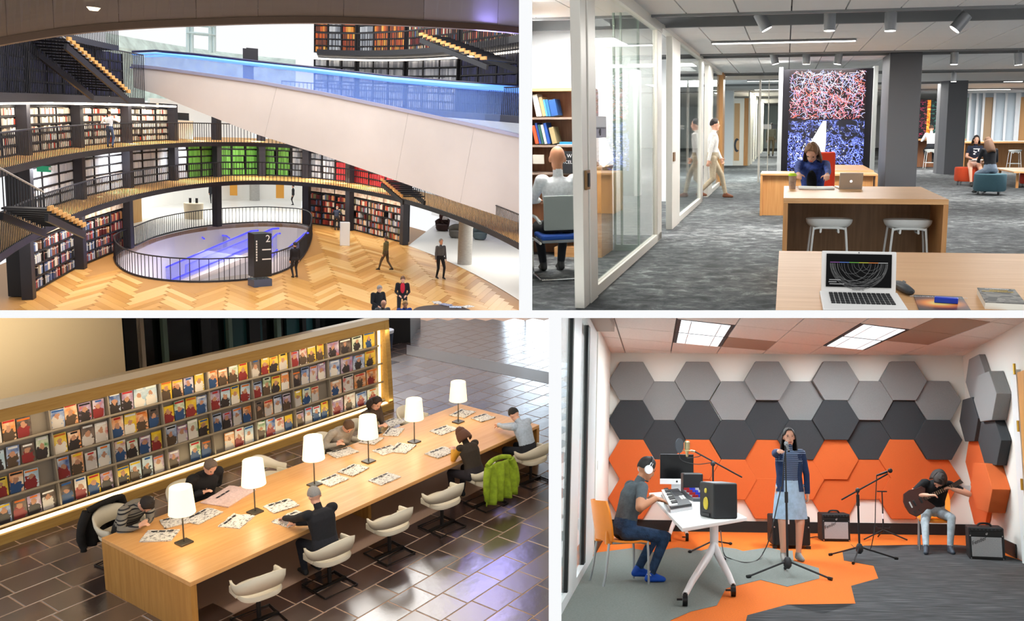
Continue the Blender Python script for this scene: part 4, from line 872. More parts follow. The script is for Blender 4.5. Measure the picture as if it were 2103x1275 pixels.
# cross walls between the glazed rooms
MB().box((-4, 0, ZO / 2 + .25), (4.2, .1, ZO + .5)).obj('wall_room_rear', white_o, OW @ T(-.03, 12.9, 0), 'white wall behind the bookcase of the glazed room', kind='structure', clip=CL_OFF)
MB().box((-3.2, 0, ZO / 2), (2.2, .1, ZO)).obj('wall_second_room', white_o, OW @ T(-.4, 18.9, 0), 'white wall in the second glazed room', kind='structure')
MB().box((-4.6, 15, ZO / 2), (.1, 24, ZO)).obj('wall_rooms_left', white_o, OW @ T(.1, 3, 0), 'white outer wall of the glazed rooms', kind='structure', clip=CL_OFF)
# inner glass screen
gq = O.z(1264, 514); ig = thing('window_inner_screen', 'inner glass screen with slim green-edged frame', None, OW @ T(0, gq.y, 0), kind='structure')
gxa, gxb = gq.x, GX - .06
grn = mat('glass_edge_green', '#7f9488', .3)
for x_ in (gxa, gxa + .09, gxb - .02): MB().box((x_, 0, ZO / 2), (.025, .05, ZO)).part('frame_post', grn, ig, clip=CL_OFF, W=OW @ T(0, gq.y, 0))
MB().box(((gxa + gxb) / 2, 0, ZO / 2), (gxb - gxa, .012, ZO)).part('pane', glass, ig, clip=CL_OFF, W=OW @ T(0, gq.y, 0)); MB().box(((gxa + gxb) / 2, 0, .04), (gxb - gxa, .05, .08)).part('bottom_rail', grn, ig)
# ---- bookcase in the glazed room
bd = 10.55; bl, br_ = O.y(1060, 400, bd).x, O.y(1214, 400, bd).x; bt = O.y(1140, 184, bd).z
bc = thing('bookcase', 'walnut bookcase wall unit behind the glass', 'bookcase', OW @ T(0, bd, 0))
cen = (bl + br_) / 2; bw = br_ - bl
kb = dict(clip=CL_OFF, W=OW @ T(0, bd, 0))
MB().box((cen, .40, bt / 2), (bw, .03, bt)).part('back_panel', woodD, bc, **kb); MB().box((cen, .2, bt), (bw + .02, .42, .035)).part('top_board', woodA, bc, **kb)
for y_ in (243, 300, 357, 470): MB().box((cen, .2, O.y(1140, y_, bd).z), (bw, .38, .025)).part('shelf', mat('shelf_edge', '#9a8577', .5), bc, **kb)
MB().box((br_, .2, bt / 2), (.035, .42, bt)).part('end_panel', woodB, bc, **kb)
bx2 = O.y(1234, 400, bd).x; ct = O.y(1225, 347, bd).z
MB().box(((br_ + bx2) / 2, .2, .55), (bx2 - br_, .4, .02)).part('shelf', woodD, bc); MB().box(((cen + bx2) / 2, .2, .06), (bx2 - cen, .42, .12)).part('plinth', woodA, bc, **kb)
MB().box((bx2 - .02, .35, ct / 2), (.05, .7, ct)).part('end_panel', woodB, bc); MB().box(((br_ + bx2) / 2, .35, ct), (bx2 - br_ + .04, .7, .035)).part('top_board', woodA, bc); MB().box(((br_ + bx2) / 2, .6, ct / 2), (bx2 - br_, .03, ct)).part('back_panel', woodD, bc)
def books(spec, shelf_y, room, depth, Wb, names):
    z0 = room.y(1140, shelf_y, depth).z + .014
    for (xa, xb, ytop, tilt, colr, lb) in spec:
        a_, b_ = room.y(xa, shelf_y, depth), room.y(xb, shelf_y, depth); w = b_.x - a_.x; hh = room.y(xa, ytop, depth).z - z0
        g = thing('book', lb, 'book', Wb @ T(a_.x, .06, z0) @ RY(R_(-tilt)), names)
        MB().box((w / 2, .12, hh / 2), (w, .24, hh)).part('cover', mat('book_' + colr, colr, .6), g, bevel=.003); MB().box((w / 2, .123, hh / 2), (w * .8, .236, hh + .004)).part('pages', mat('pages', '#e8e2d4', .8), g)
WB = OW @ T(0, bd, 0)
books([(1099, 1104, 194, 11, '#f2efe8', 'white leaning book at the left end of the upper shelf'), (1105, 1110, 193, 12, '#e8e4da', 'second white leaning book on the upper shelf'), (1112, 1119, 199, 12, '#b99a6e', 'tan leaning book on the upper shelf'), (1119, 1123, 204, 11, '#4a90c4', 'thin light blue book leaning on the upper shelf'), (1124, 1129, 204, 11, '#2e6ea8', 'mid blue book leaning on the upper shelf'), (1130, 1144, 205, 11, '#214f8e', 'wide dark blue book at the right of the upper shelf')], 241.5, O, bd, WB, 'books in the glazed room')
books([(1097, 1104, 258, 12, '#e2532c', 'orange leaning book on the lower shelf'), (1105, 1109, 252, 12, '#27408e', 'thin navy book beside the orange book'), (1110, 1115, 256, 12, '#2c5a50', 'dark green leaning book on the lower shelf'), (1116, 1121, 256, 12, '#efece4', 'white leaning book on the lower shelf'), (1122, 1128, 252, 12, '#244f9c', 'royal blue leaning book on the lower shelf'), (1132, 1142, 262, 13, '#a5946a', 'khaki book at the right of the lower shelf')], 298.5, O, bd, WB, 'books in the glazed room')
for (x_, y_, w, hh, c_, l_) in ((1166, 294, 42, 5, '#2f86b8', 'blue book lying flat on the lower shelf'), (1163, 298, 48, 3, '#dfe3e6', 'pale pamphlet lying flat under the blue book')):
    p = O.y(x_, y_, bd); MB().box((0, .2, 0), (w * bd / F, .24, hh * bd / F)).obj('book', mat('book_' + c_, c_, .6), WB @ T(p.x, 0, p.z), l_, 'book', 'books in the glazed room', bevel=.002)
p = O.y(1174, 333, bd); g = thing('sign_board', 'black sign reading EXCELLENT on the bookcase shelf', 'sign', WB @ T(p.x, -.02, p.z)); w = 46 * bd / F
MB().box((0, 0, 0), (w, .015, 46 * bd / F)).part('board', mat('sign_black', '#17181c', .6), g)
lettering('EXCELLENT', mat('ink_white', '#e8e8e8', .6), g, T(.0, -.009, .0) @ RX(math.pi / 2), .055); lettering('W', mat('ink_white', '#e8e8e8', .6), g, T(-.02, -.009, .075) @ RX(math.pi / 2), .06)
p = O.y(1106, 327, bd); MB().box((0, 0, 0), (.14, .02, .11)).obj('card', mat('card_beige', '#cfc8ba', .8), WB @ T(p.x, .0, p.z), 'small beige card propped on the left shelf', 'card')
# cantilever chair and its sitter in the glazed room
p = O.z(1120, 590); p = Vector((O.y(1150, 590, 9.1).x, 9.1, 0))
ch = thing('cantilever_chair', 'blue seated cantilever chair with chrome frame in the glazed room', 'chair', at(O, p, R_(26)))
MB().box((0, 0, .455), (.46, .46, .05)).part('seat', mat('seat_blue', '#1c4b9e', .8), ch, bevel=.02, seg=3); MB().box((0, 0, .415), (.44, .44, .035)).part('seat_shell', mat('shell_grey', '#8d9396', .5), ch, bevel=.012)
MB().box((0, -.27, .72), (.42, .03, .36), RX(R_(0))).part('backrest', mat('mesh_grey', '#8f9794', .6), ch, bevel=.012)
for e in (-1, 1):
    MB().tube(bez([(e * .24, -.22, .40), (e * .24, .22, .40), (e * .25, .25, .36), (e * .25, .24, .05), (e * .25, .20, .02), (e * .25, -.28, .02)], 5), .014).part('side_frame', chrome, ch, smooth=True); MB().tube(bez([(e * .25, -.28, .62), (e * .26, -.1, .66), (e * .26, .16, .66)], 5), .017).part('armrest', mat('arm_grey', '#a3a8a6', .4), ch, smooth=True)
MB().cyl((-.25, -.28, .02), (.25, -.28, .02), .014).part('floor_bar', chrome, ch)
Wm = at(O, p, R_(26)); 
person('bald seated person in white shirt behind the glass', Wm, .57, lean=-.05, hands=(Vector((-.15, .40, .80)), Vector((.15, .38, .82))), feet=((-.1, .42, 0), (.1, .42, 0)), head=(.15, .0), h=1.78, skin='tan', top='#e4e8ea', bottom='#15171c', hair=None, voxel=.010)
# ---- video wall, column, reception desk, island
vy = 20.3; vl, vr = O.y(1606, 250, vy), O.y(1790, 250, vy); vt = O.y(1700, 141, vy).z
vw = thing('video_wall', 'tall video wall of eight screens with red and blue imagery', 'video wall', OW @ T(0, vy, 0))
MB().box(((vl.x + vr.x) / 2, .12, vt / 2), (vr.x - vl.x, .2, vt)).part('housing', mat('video_black', '#100d16', .35), vw)
for x_ in (vl.x - .045, vr.x + .045): MB().box((x_, .15, vt / 2 + .02), (.09, .5, vt + .04)).part('side_post', mat('post_offwhite', '#c9cdcb', .5), vw)
def screen_blue():
    m = bpy.data.materials.new('screen_galaxy'); m.use_nodes = True; nt = m.node_tree; b = nt.nodes['Principled BSDF']; tc = nt.nodes.new('ShaderNodeTexCoord')
    v = nt.nodes.new('ShaderNodeTexVoronoi'); v.feature = 'DISTANCE_TO_EDGE'; v.inputs['Scale'].default_value = 13
    n = nt.nodes.new('ShaderNodeTexNoise'); n.inputs['Scale'].default_value = 3.0; n.inputs['Detail'].default_value = 7; n.inputs['Distortion'].default_value = 1.5
    ws = nt.nodes.new('ShaderNodeVectorMath'); ws.operation = 'MULTIPLY_ADD'; ws.inputs[1].default_value = (.5, .5, .5)
    nt.links.new(tc.outputs['Object'], n.inputs[0]); nt.links.new(n.outputs['Color'], ws.inputs[0]); nt.links.new(tc.outputs['Object'], ws.inputs[2]); nt.links.new(ws.outputs[0], v.inputs[0])
    r1 = ramp(nt, [(0, '#cfd8ff'), (.03, '#5b78f0'), (.10, '#1c2a8a'), (.16, '#05060f')]); r2 = ramp(nt, [(.42, '#04040a'), (.58, '#ffffff')])
    mu = nt.nodes.new('ShaderNodeMix'); mu.data_type = 'RGBA'; mu.blend_type = 'MULTIPLY'; mu.inputs[0].default_value = 1
    nt.links.new(v.outputs['Distance'], r1.inputs[0]); nt.links.new(n.outputs[0], r2.inputs[0]); nt.links.new(r1.outputs[0], mu.inputs[6]); nt.links.new(r2.outputs[0], mu.inputs[7])
    nt.links.new(mu.outputs[2], b.inputs['Emission Color']); b.inputs['Emission Strength'].default_value = 2.4; b.inputs['Base Color'].default_value = (.01, .01, .02, 1); b.inputs['Roughness'].default_value = .3
    MATS['screen_galaxy'] = m; return m
galm = screen_blue(); darkred = mat('screen_maroon', '#0d0508', .3, emit=.6, ecol='#2a0d18')
sx0, sx1, sxm = O.y(1619, 250, vy).x, O.y(1776, 250, vy).x, O.y(1696.5, 250, vy).x
zs = [vt - .02, O.y(1700, 194.5, vy).z, O.y(1700, 246, vy).z, O.y(1700, 297, vy).z, O.y(1700, 352, vy).z]
for r_ in range(4):
    for a, b in ((sx0, sxm), (sxm, sx1)): MB().box(((a + b) / 2, .01, (zs[r_] + zs[r_ + 1]) / 2), (b - a - .006, .03, zs[r_] - zs[r_ + 1] - .006)).part('screen', darkred if r_ < 2 else galm, vw)
em = bpy.data.materials.new('screen_streaks'); em.use_nodes = True; nt = em.node_tree; b = nt.nodes['Principled BSDF']; a_ = nt.nodes.new('ShaderNodeAttribute'); a_.attribute_name = 'tint'; nt.links.new(a_.outputs[0], b.inputs['Emission Color']); b.inputs['Emission Strength'].default_value = 1.7; b.inputs['Base Color'].default_value = (0, 0, 0, 1)
rs = random.Random(5); mb = MB()
for i in range(900):
    cx_ = rs.uniform(sx0 + .03, sx1 - .03); cz_ = rs.uniform(zs[2] + .02, zs[0] - .04); L = rs.choice([.05, .07, .1, .14, .22]); an = rs.uniform(0, math.pi)
    dx, dz = math.cos(an) * L / 2, math.sin(an) * L / 2; w = rs.uniform(.005, .009); nx, nz = -math.sin(an) * w / 2, math.cos(an) * w / 2
    if not (sx0 < cx_ - abs(dx) and cx_ + abs(dx) < sx1 and zs[2] < cz_ - abs(dz) and cz_ + abs(dz) < zs[0]): continue
    f_ = math.exp(-((cz_ - (zs[1] * .5 + zs[2] * .5)) / .35) ** 2); y_ = -.006 - .0001 * (i % 20)
    mb.ct = rs.choice([(.75, .75, .95), (.35, .42, .85), (.55, .6, .95), (.9, .18, .12), (.85, .3, .3), (.95, .8, .85)] if rs.random() > f_ * .4 else [(.9, .3, .4), (.8, .2, .3)])
    mb.add([(cx_ - dx + nx, y_, cz_ - dz + nz), (cx_ + dx + nx, y_, cz_ + dz + nz), (cx_ + dx - nx, y_, cz_ + dz - nz), (cx_ - dx - nx, y_, cz_ - dz - nz)], [(0, 1, 2, 3)])
mb.part('screen_streaks', em, vw, tint=True)['kind'] = 'stuff'
bm_ = lambda pts: [(O.y(x, y, vy).x, O.y(x, y, vy).z) for x, y in pts]
beam = bm_([(1690, 249), (1697, 249), (1696, 296), (1690, 330), (1672, 345), (1650, 325), (1662, 297)])
MB(RX(math.pi / 2)).prism(beam, .007, .009).part('screen_beam', mat('screen_white', '#fff', .4, emit=1.25, ecol='#f2f4ff'), vw)
mb = MB(); rs2 = random.Random(9)
for i in range(330):
    u = rs2.gauss(0, 1); v = rs2.gauss(0, 1); x_ = 1668 + u * 26; y_ = 318 + v * 20
    if i > 260: x_, y_ = rs2.uniform(1621, 1774), rs2.uniform(250, 344)
    if not (1620 < x_ < 1775 and 249 < y_ < 346): continue
    c_ = O.y(x_, y_, vy); w_ = rs2.uniform(.006, .02 if i < 260 else .012); mb.ct = rs2.choice([(1, 1, 1), (.75, .8, 1), (.4, .5, 1), (.9, .8, .7)]); yy_ = -.0095 - .0001 * (i % 15)
    mb.add([(c_.x - w_, yy_, c_.z), (c_.x, yy_, c_.z - w_), (c_.x + w_, yy_, c_.z), (c_.x, yy_, c_.z + w_)], [(0, 1, 2, 3)])
mb.part('screen_sparks', em, vw, tint=True)['kind'] = 'stuff'
# grey columns
gcol = mat('column_grey', '#5a5b5f', .55)
cy_ = O.z(1850, 107.5, ZO)[1] - .02; cl, cr_ = O.y(1822, 250, cy_).x, O.y(1888, 250, cy_).x
MB().box(((cl + cr_) / 2, .7, ZO / 2), (cr_ - cl, 1.4, ZO)).obj('column', gcol, OW @ T(0, cy_, 0), 'large square grey column right of the video wall', 'column', bevel=.015)
c2 = O.z(1951, 358); l2, r2, m2 = O.y(1926, 358, c2.y).x, O.y(1977, 358, c2.y).x, O.y(1938, 358, c2.y).x
MB().prism([(l2, .35), (m2, 0), (r2, 0), (r2, 1), (l2, 1)], 0, ZO).obj('column', gcol, OW @ T(0, c2.y, 0), 'grey chamfered column farther back near the ottomans', 'column')
# reception desk
ry = 16.0; rl = O.y(1560, 443, ry).x; rr = O.y(1790, 400, ry + 1).x
rd = thing('reception_desk', 'low oak reception desk with return in front of the video wall', 'desk', OW @ T(0, ry, 0))
MB().box(((rl + rr) / 2, .45, .74), (rr - rl, .9, .035)).part('desktop', woodA, rd, bevel=.004); MB().box(((rl + rr) / 2 - .02, .10, .36), (rr - rl - .1, .03, .72)).part('front_panel', woodB, rd); MB().box((rl + .02, .45, .36), (.04, .9, .72)).part('end_panel', woodB, rd); MB().box((rr - .02, .45, .36), (.04, .9, .72)).part('end_panel', woodB, rd)
MB().box((rr - .36, 2.0, .76), (.72, 2.4, .035)).part('return_top', woodA, rd, bevel=.004); MB().box((rr - .02, 2.0, .37), (.04, 2.4, .74)).part('return_panel', woodB, rd)
# red chair back behind the person
p = O.y(1690, 345, 12.6); g = thing('task_chair', 'red high-backed chair behind the person at the island', 'chair', at(O, (p.x, 12.6, 0), R_(180 + 15)))
zt3 = O.y(1690, 312, 12.6).z
MB().box((0, -.02, zt3 - .3), (.36, .06, .6)).part('backrest', mat('chair_red', '#e0401f', .8), g, bevel=.03, seg=3); MB().box((0, .25, .5), (.46, .46, .08)).part('seat', mat('chair_red', '#e0401f', .8), g, bevel=.03); MB().cyl((0, .22, .1), (0, .22, .48), .03).part('gas_lift', blk, g)
for i in range(5): MB().cyl((0, .22, .12), (.28 * math.cos(i * 1.257), .22 + .28 * math.sin(i * 1.257), .03), .02).part('base_leg', blk, g)
# island
IH = .93; ia, ib, ic, id_ = O.z(1609, 408, IH), O.z(1949, 408, IH), O.z(1890, 383, IH), O.z(1609, 382, IH)
iy = (ia.y + ib.y) / 2; iy2 = (ic.y + id_.y) / 2; il, ir = O.y(1609, 408, iy).x, O.y(1949, 408, iy).x
isl = thing('island_desk', 'tall oak island desk with waterfall ends and dark recessed panel', 'desk', OW @ T(0, iy, 0)); dp = iy2 - iy
MB().box(((il + ir) / 2, dp / 2, IH - .025), (ir - il, dp, .05)).part('desktop', woodA, isl, bevel=.004)
MB().box((il + .022, dp / 2, (IH - .05) / 2), (.044, dp, IH - .05)).part('end_panel', woodB, isl); MB().box((ir - .022, dp / 2, (IH - .05) / 2), (.044, dp, IH - .05)).part('end_panel', woodB, isl)
MB().box(((il + ir) / 2, .75, (IH - .05) / 2), (ir - il - .09, .03, IH - .05)).part('modesty_panel', wood('oak_dark_panel', '#8a6642', '#75542f', 2), isl)
p = O.z(1757, 393, IH); MB().box((p.x, p.y - iy, IH + .001), (.10, .06, .004)).part('cable_grommet', mat('grommet', '#b98f63', .5), isl)
# bar stools
stw = mat('stool_white', '#d7dad7', .45)
def stool(x, W=None, label=None, src=[None]):
    W = W or OW @ T(O.y(x, 470, 8.75).x, 8.75, 0)
    if src[0]: return copy_tree(src[0], W, label)
    g = thing('bar_stool', label, 'stool', W, 'white bar stools'); src[0] = g
    rows_ = []
    for k in range(7):
        t = k / 6; z = .615 + (.085 * t ** 1.6); sc_ = .62 + .38 * math.sin(t * math.pi / 2)
        rows_.append([(.225 * sc_ * (abs(math.cos(a)) ** .75) * math.copysign(1, math.cos(a)), .19 * sc_ * (abs(math.sin(a)) ** .75) * math.copysign(1, math.sin(a)), z + .02 * max(0, -math.sin(a)) * t) for a in [2 * math.pi * i / 28 for i in range(28)]])
    for k in range(5, -1, -1): rows_.append([(x_ * .95, y_ * .95, z + .012) for x_, y_, z in rows_[k]])
    MB().loft(rows_).part('seat', stw, g, smooth=True)
    for e in (-1, 1):
        MB().tube(bez([(e * .20, -.20, 0), (e * .155, -.155, .58), (e * .14, -.15, .62), (e * .08, -.15, .63), (0, -.15, .63)], 5), .011).part('leg', stw, g, smooth=True)
        MB().tube(bez([(e * .22, .20, 0), (e * .17, .155, .58), (e * .15, .15, .62), (e * .08, .15, .63), (0, .15, .63)], 5), .011).part('leg', stw, g, smooth=True)
        MB().tube([(e * .08, -.15, .63), (e * .085, -.16, .59), (e * .08, 0, .585), (e * .08, .15, .63)], .010).part('seat_bracket', stw, g)
    MB().cyl((-.187, -.187, .22), (.187, -.187, .22), .010).part('footrest', stw, g); MB().cyl((-.20, .187, .22), (.20, .187, .22), .010).part('footrest', stw, g)
    return g
stool(1702, None, 'left white bar stool under the oak island'); stool(1863, None, 'right white bar stool under the oak island')
# near table, standing on the slab
na, nb = O.z(1600, 515, IH), O.z(1594, 638, IH); ne = na.y
tn = thing('work_table', 'pale oak work table in the foreground with laptop and books', 'table', OW @ T(0, 0, 0))
xl = O.z(1600, 516, IH).x; y_near = nb.y - .02
MB().prism([(xl, y_near), (3.2, y_near + .1), (3.2, ne + .16), (xl, ne)], IH - .045, IH).part('tabletop', woodA, tn, clip=CL_OFF, W=OW)
MB().box((xl + .4, ne - .5, IH / 2 - .05), (.05, .6, IH - .09)).part('end_panel', woodB, tn, clip=CL_OFF, W=OW); MB().box((2.6, ne - .4, IH / 2 - .05), (.05, .6, IH - .09)).part('end_panel', woodB, tn, clip=CL_OFF, W=OW)
# laptops
lapw = mat('laptop_white', '#eceae6', .4); lapa = mat('laptop_alu', '#c9c7c4', .35, .7)
p = O.z(1762, 607, IH); lw = 150 * p.y / F
W_l = OW @ T(p.x, p.y, IH)
lp = thing('laptop', 'open white laptop showing arc diagram on black screen, foreground table', 'laptop', W_l)
MB().box((0, -.18, .008), (lw * 1.02, .36, .016)).part('keyboard_deck', lapw, lp, bevel=.004, clip=CL_OFF, W=W_l)
for r_ in range(5):
    n = 13
    for k in range(n):
        MB().box((-lw * .40 + (k + .5) * lw * .80 / n, -.055 - r_ * .045, .0175), (lw * .80 / n * .80, .034, .004)).part('key', blk, lp, clip=CL_OFF, W=W_l)
lid_h = O.y(1757, 519, p.y + .05).z - IH; LM = T(0, 0, .012) @ RX(R_(-12))
lid = MB(LM).box((0, .005, lid_h * .5), (lw * .985, .010, lid_h)).part('lid', lapw, lp, bevel=.004)
MB(LM).box((0, -.002, lid_h * .53), (lw * .86, .006, lid_h * .80)).part('screen', mat('laptop_screen', '#050506', .6, spec=.15), lid)
arc = mat('screen_arc', '#0', .4, emit=.35, ecol='#8a8a8a') if False else mat('screen_arc', '#111111', .4, emit=.22, ecol='#a0a0a0')
mb = MB(LM); zc_ = lid_h * .70; R0 = lw * .38
for i in range(22):
    r = R0 * rs.uniform(.12, 1) if i > 3 else R0 * (1 - .05 * i); cx_ = rs.uniform(-1, 1) * (R0 - r)
    pts = [(cx_ + r * math.cos(t), zc_ - r * .92 * math.sin(t)) for t in [math.pi * k / 18 for k in range(19)]]
    for (x0, z0), (x1, z1) in zip(pts[:-1], pts[1:]):
        d_ = Vector((x1 - x0, z1 - z0)).normalized(); nx, nz = -d_.y * .0007, d_.x * .0007
        mb.add([(x0 + nx, -.0056, z0 + nz), (x1 + nx, -.0056, z1 + nz), (x1 - nx, -.0056, z1 - nz), (x0 - nx, -.0056, z0 - nz)], [(0, 1, 2, 3)])
mb.part('screen_arcs', arc, lid)['kind'] = 'stuff'
for i, cc in enumerate(('#7a4a8a', '#4a6ab0', '#5a9a3a', '#a8a830', '#c07030', '#9a9a9a')): MB(LM).box((-R0 + (i + .5) * R0 / 3, -.0056, zc_ + .004), (R0 / 3, .0008, .0022)).part('screen_bar', mat('bar_' + cc, cc, .4, emit=.7), lid)
for i, (u0, u1) in enumerate(((0, .055), (0, .038), (0, .07))): MB(LM).box((-lw * .41 + u1 / 2 * lw / .28, -.0057, lid_h * (.30 - .05 * i)), (u1 * lw / .36, .0006, .0035)).part('screen_text', mat('screen_text', '#909090', .4, emit=.25), lid)
lettering('MacBook Air', mat('ink_grey', '#9a9a98', .5), lid, LM @ T(0, -.001, lid_h * .065) @ RX(math.pi / 2), .009, extrude=.0003)
MB(LM).cyl((0, -.001, lid_h * .965), (0, .001, lid_h * .965), .0025, n=8).part('camera_dot', blk, lid)
# presenter, magazine, power bank, book on the near table
p = O.z(1855, 599, IH); 
g = thing('presenter_remote', 'black handheld presenter remote beside the laptop', 'remote', OW @ T(p.x, p.y, IH) @ RZ(R_(9)))
MB().loft([[(rx * math.cos(a), y_, .018 + rz * math.sin(a)) for a in [2 * math.pi * i / 14 for i in range(14)]] for y_, rx, rz in ((-.11, .008, .006), (-.095, .018, .014), (-.03, .022, .018), (.05, .024, .018), (.09, .020, .014), (.10, .008, .006))]).part('body', dkg, g, smooth=True); MB().box((.02, .06, .03), (.006, .03, .008)).part('clip', chrome, g)
a, b, c = O.z(1876, 608, IH), O.z(1971, 608, IH), O.z(1998, 637, IH); w = (b - a).length; d_ = (a.y - c.y) + .12
Wg_ = OW @ T(a.x, a.y, IH) @ RZ(R_(-4)); g = thing('magazine', 'black magazine titled Columbia Engineering on the near table', 'magazine', Wg_)
def cover_mat():
    m, nt, b, tc = nodes_of('cover_comet', '#151318', .35)
    gr = nt.nodes.new('ShaderNodeTexGradient'); gr.gradient_type = 'SPHERICAL'; mp = nt.nodes.new('ShaderNodeMapping'); mp.inputs['Location'].default_value = (-.6, 1.1, 0); mp.inputs['Scale'].default_value = (7, 7, 7)
    r = ramp(nt, [(0, '#141217'), (.3, '#6a2c14'), (.6, '#f08a1c'), (.85, '#ffe27a')]); nt.links.new(tc.outputs['Object'], mp.inputs[0]); nt.links.new(mp.outputs[0], gr.inputs[0]); nt.links.new(gr.outputs['Color'], r.inputs[0]); nt.links.new(r.outputs[0], b.inputs['Base Color']); return m
MB().box((w / 2, -d_ / 2, .003), (w, d_, .006)).part('cover', cover_mat(), g, clip=CL_OFF, W=Wg_); lettering('COLUMBIA ENGINEERING', mat('ink_white', '#e8e8e8', .6), g, T(w / 2, -.035, .0065), .0185, extrude=.0002)
p = O.z(1943, 622, IH + .006); MB().box((0, 0, .011), (.085, .028, .022)).obj('power_bank', mat('blue_anodised', '#1e3fc0', .3, .4), OW @ T(p.x, p.y, IH + .0065) @ RZ(R_(-12)), 'blue rectangular power bank on the magazine', 'power bank', bevel=.003)
a, b = O.z(2006, 604, IH), O.z(2078, 604, IH); w = (b - a).length; W_b = OW @ T(a.x, a.y, IH) @ RZ(R_(-6)); g = thing('book', 'thick paperback with grey photographic cover at the table edge', 'book', W_b)
MB().box((w / 2, -.15, .012), (w, .30, .024)).part('pages', mat('pages', '#e8e2d4', .8), g, clip=CL_OFF, W=W_b); cv = MB().box((w / 2, -.15, .0255), (w, .30, .003)).part('cover', printed('cover_photo_grey', [(0, '#2c2a28'), (.42, '#55524d'), (.52, '#7d7970'), (.6, '#3c3a37')], 14, rnd=False), g, clip=CL_OFF, W=W_b)

def marks(parent, M, n, w, h, m, seed):                              # a printed line too small to read: broken word-length strokes
    r = random.Random(seed); x = -w / 2
    while x < w / 2 - .004: q = r.uniform(.3, 1.1) * w / n; MB(M).box((x + q / 2, 0, 0), (q * .86, h, .0006)).part('text_line', m, parent); x += q
iw, ig_ = mat('ink_white', '#e8e8e8', .6), mat('ink_gold', '#c8a94a', .6)
marks(g, T(w / 2, -.02, .0275), 8, w * .62, .007, iw, 1); marks(g, T(w / 2 + .005, -.048, .0275), 7, w * .5, .011, ig_, 2); marks(g, T(w / 2, -.075, .0275), 9, w * .85, .012, ig_, 3)
# ---- things and person at the island
p = O.z(1627, 388, IH); g = thing('tumbler', 'clear tumbler with lime green lid on the island', 'tumbler', OW @ T(p.x, p.y, IH))
MB().lathe([(.034, 0), (.042, .14)], 18).part('cup', mat('tumbler_brown', '#a58a78', .2, noise=(18, .3)), g, smooth=True); MB().lathe([(.046, .14), (.046, .155), (.03, .17)], 18).part('lid', mat('lime', '#b6d62a', .4), g, smooth=True)
a, b = O.z(1640, 387, IH), O.z(1712, 387, IH); w = (b - a).length
g = thing('open_notebook', 'open white notebook in front of the person', 'notebook', OW @ T((a.x + b.x) / 2, a.y - .02, IH))
for e in (-1, 1): MB().box((e * w / 4, 0, .008), (w / 2 - .004, .34, .014), RY(R_(-e * 1.5))).part('page_block', mat('paper_white', '#f4f3f0', .8), g)
a, b = O.z(1724, 388, IH), O.z(1762, 386, IH); w = 46 * a.y / F
g = thing('laptop', 'silver laptop with its lid towards the viewer on the island', 'laptop', OW @ T((a.x + b.x) / 2 + .01, a.y, IH) @ RZ(R_(186)))
MB().box((0, -.14, .008), (w, .28, .016)).part('keyboard_deck', lapa, g, bevel=.003); lh = (O.y(1750, 355, a.y).z - IH); LM2 = RX(R_(-14))
l_ = MB(LM2).box((0, .004, lh / 2 + .01), (w, .010, lh)).part('lid', lapa, g, bevel=.004); MB(LM2).cyl((0, .009, lh * .52), (0, .012, lh * .52), .014, n=14).part('emblem', mat('emblem_glow', '#fff', .4, emit=.8), l_)
Wd = OW @ T(O.y(1668, 385, 11.0).x, 10.75, 0) @ RZ(R_(180 - 6))
flow = printed('jacket_floral', [(0, '#20306a'), (.5, '#2d4a9c'), (.6, '#6b7fb0'), (.66, '#233a7c')], 26, .85, rnd=False)
hz_ = .93
hl_, hr_ = tgt(O, Wd, (O.z(1700, 387, IH).x, O.z(1700, 387, IH).y, IH + .05)), tgt(O, Wd, (O.z(1638, 387, IH).x, O.z(1638, 387, IH).y, IH + .05))
o, info = person('person with long wavy brown hair in blue floral jacket writing at the island', Wd, .74, lean=.22, hunch=.25, hands=(hl_, hr_), feet=((-.1, .25, .2), (.1, .25, .2)), head=(.42, .10), h=1.66, skin='light', topmat=mat('jacket_blue', '#2c3f80', .85, noise=(30, .4)), bottom='#22252c', hair=('long', '#7a5538'), voxel=.010, female=True, curl=.8)
MB().ell((0, 0, 0), (.06, .022, .15)).part('black_top', mat('top_black', '#0d0d0f', .9), o, smooth=True).matrix_local = Matrix.Translation(info['chest'] + info['fw'] * .112 + Vector((0, 0, -.06))) @ RX(-.45)
# small seat under the person: stool
stool(0, OW @ T(O.y(1668, 385, 11.0).x, 10.72, 0), 'white bar stool under the person writing at the island')
# walker in the corridor
p = O.z(1462, 407); Ww = at(O, p, R_(-78))
person('person in white shirt and tan trousers walking past the glass', Ww, .92, lean=.04, hands=(Vector((-.24, .22, .88)), Vector((.25, -.12, .82))), feet=((-.08, .32, 0), (.08, -.30, .05)), head=(.02, .1), h=1.80, skin='light', top='#e9e6e0', bottom='#b3a48a', shoe='#7a4a32', hair=('short', '#241a16'), voxel=.012)
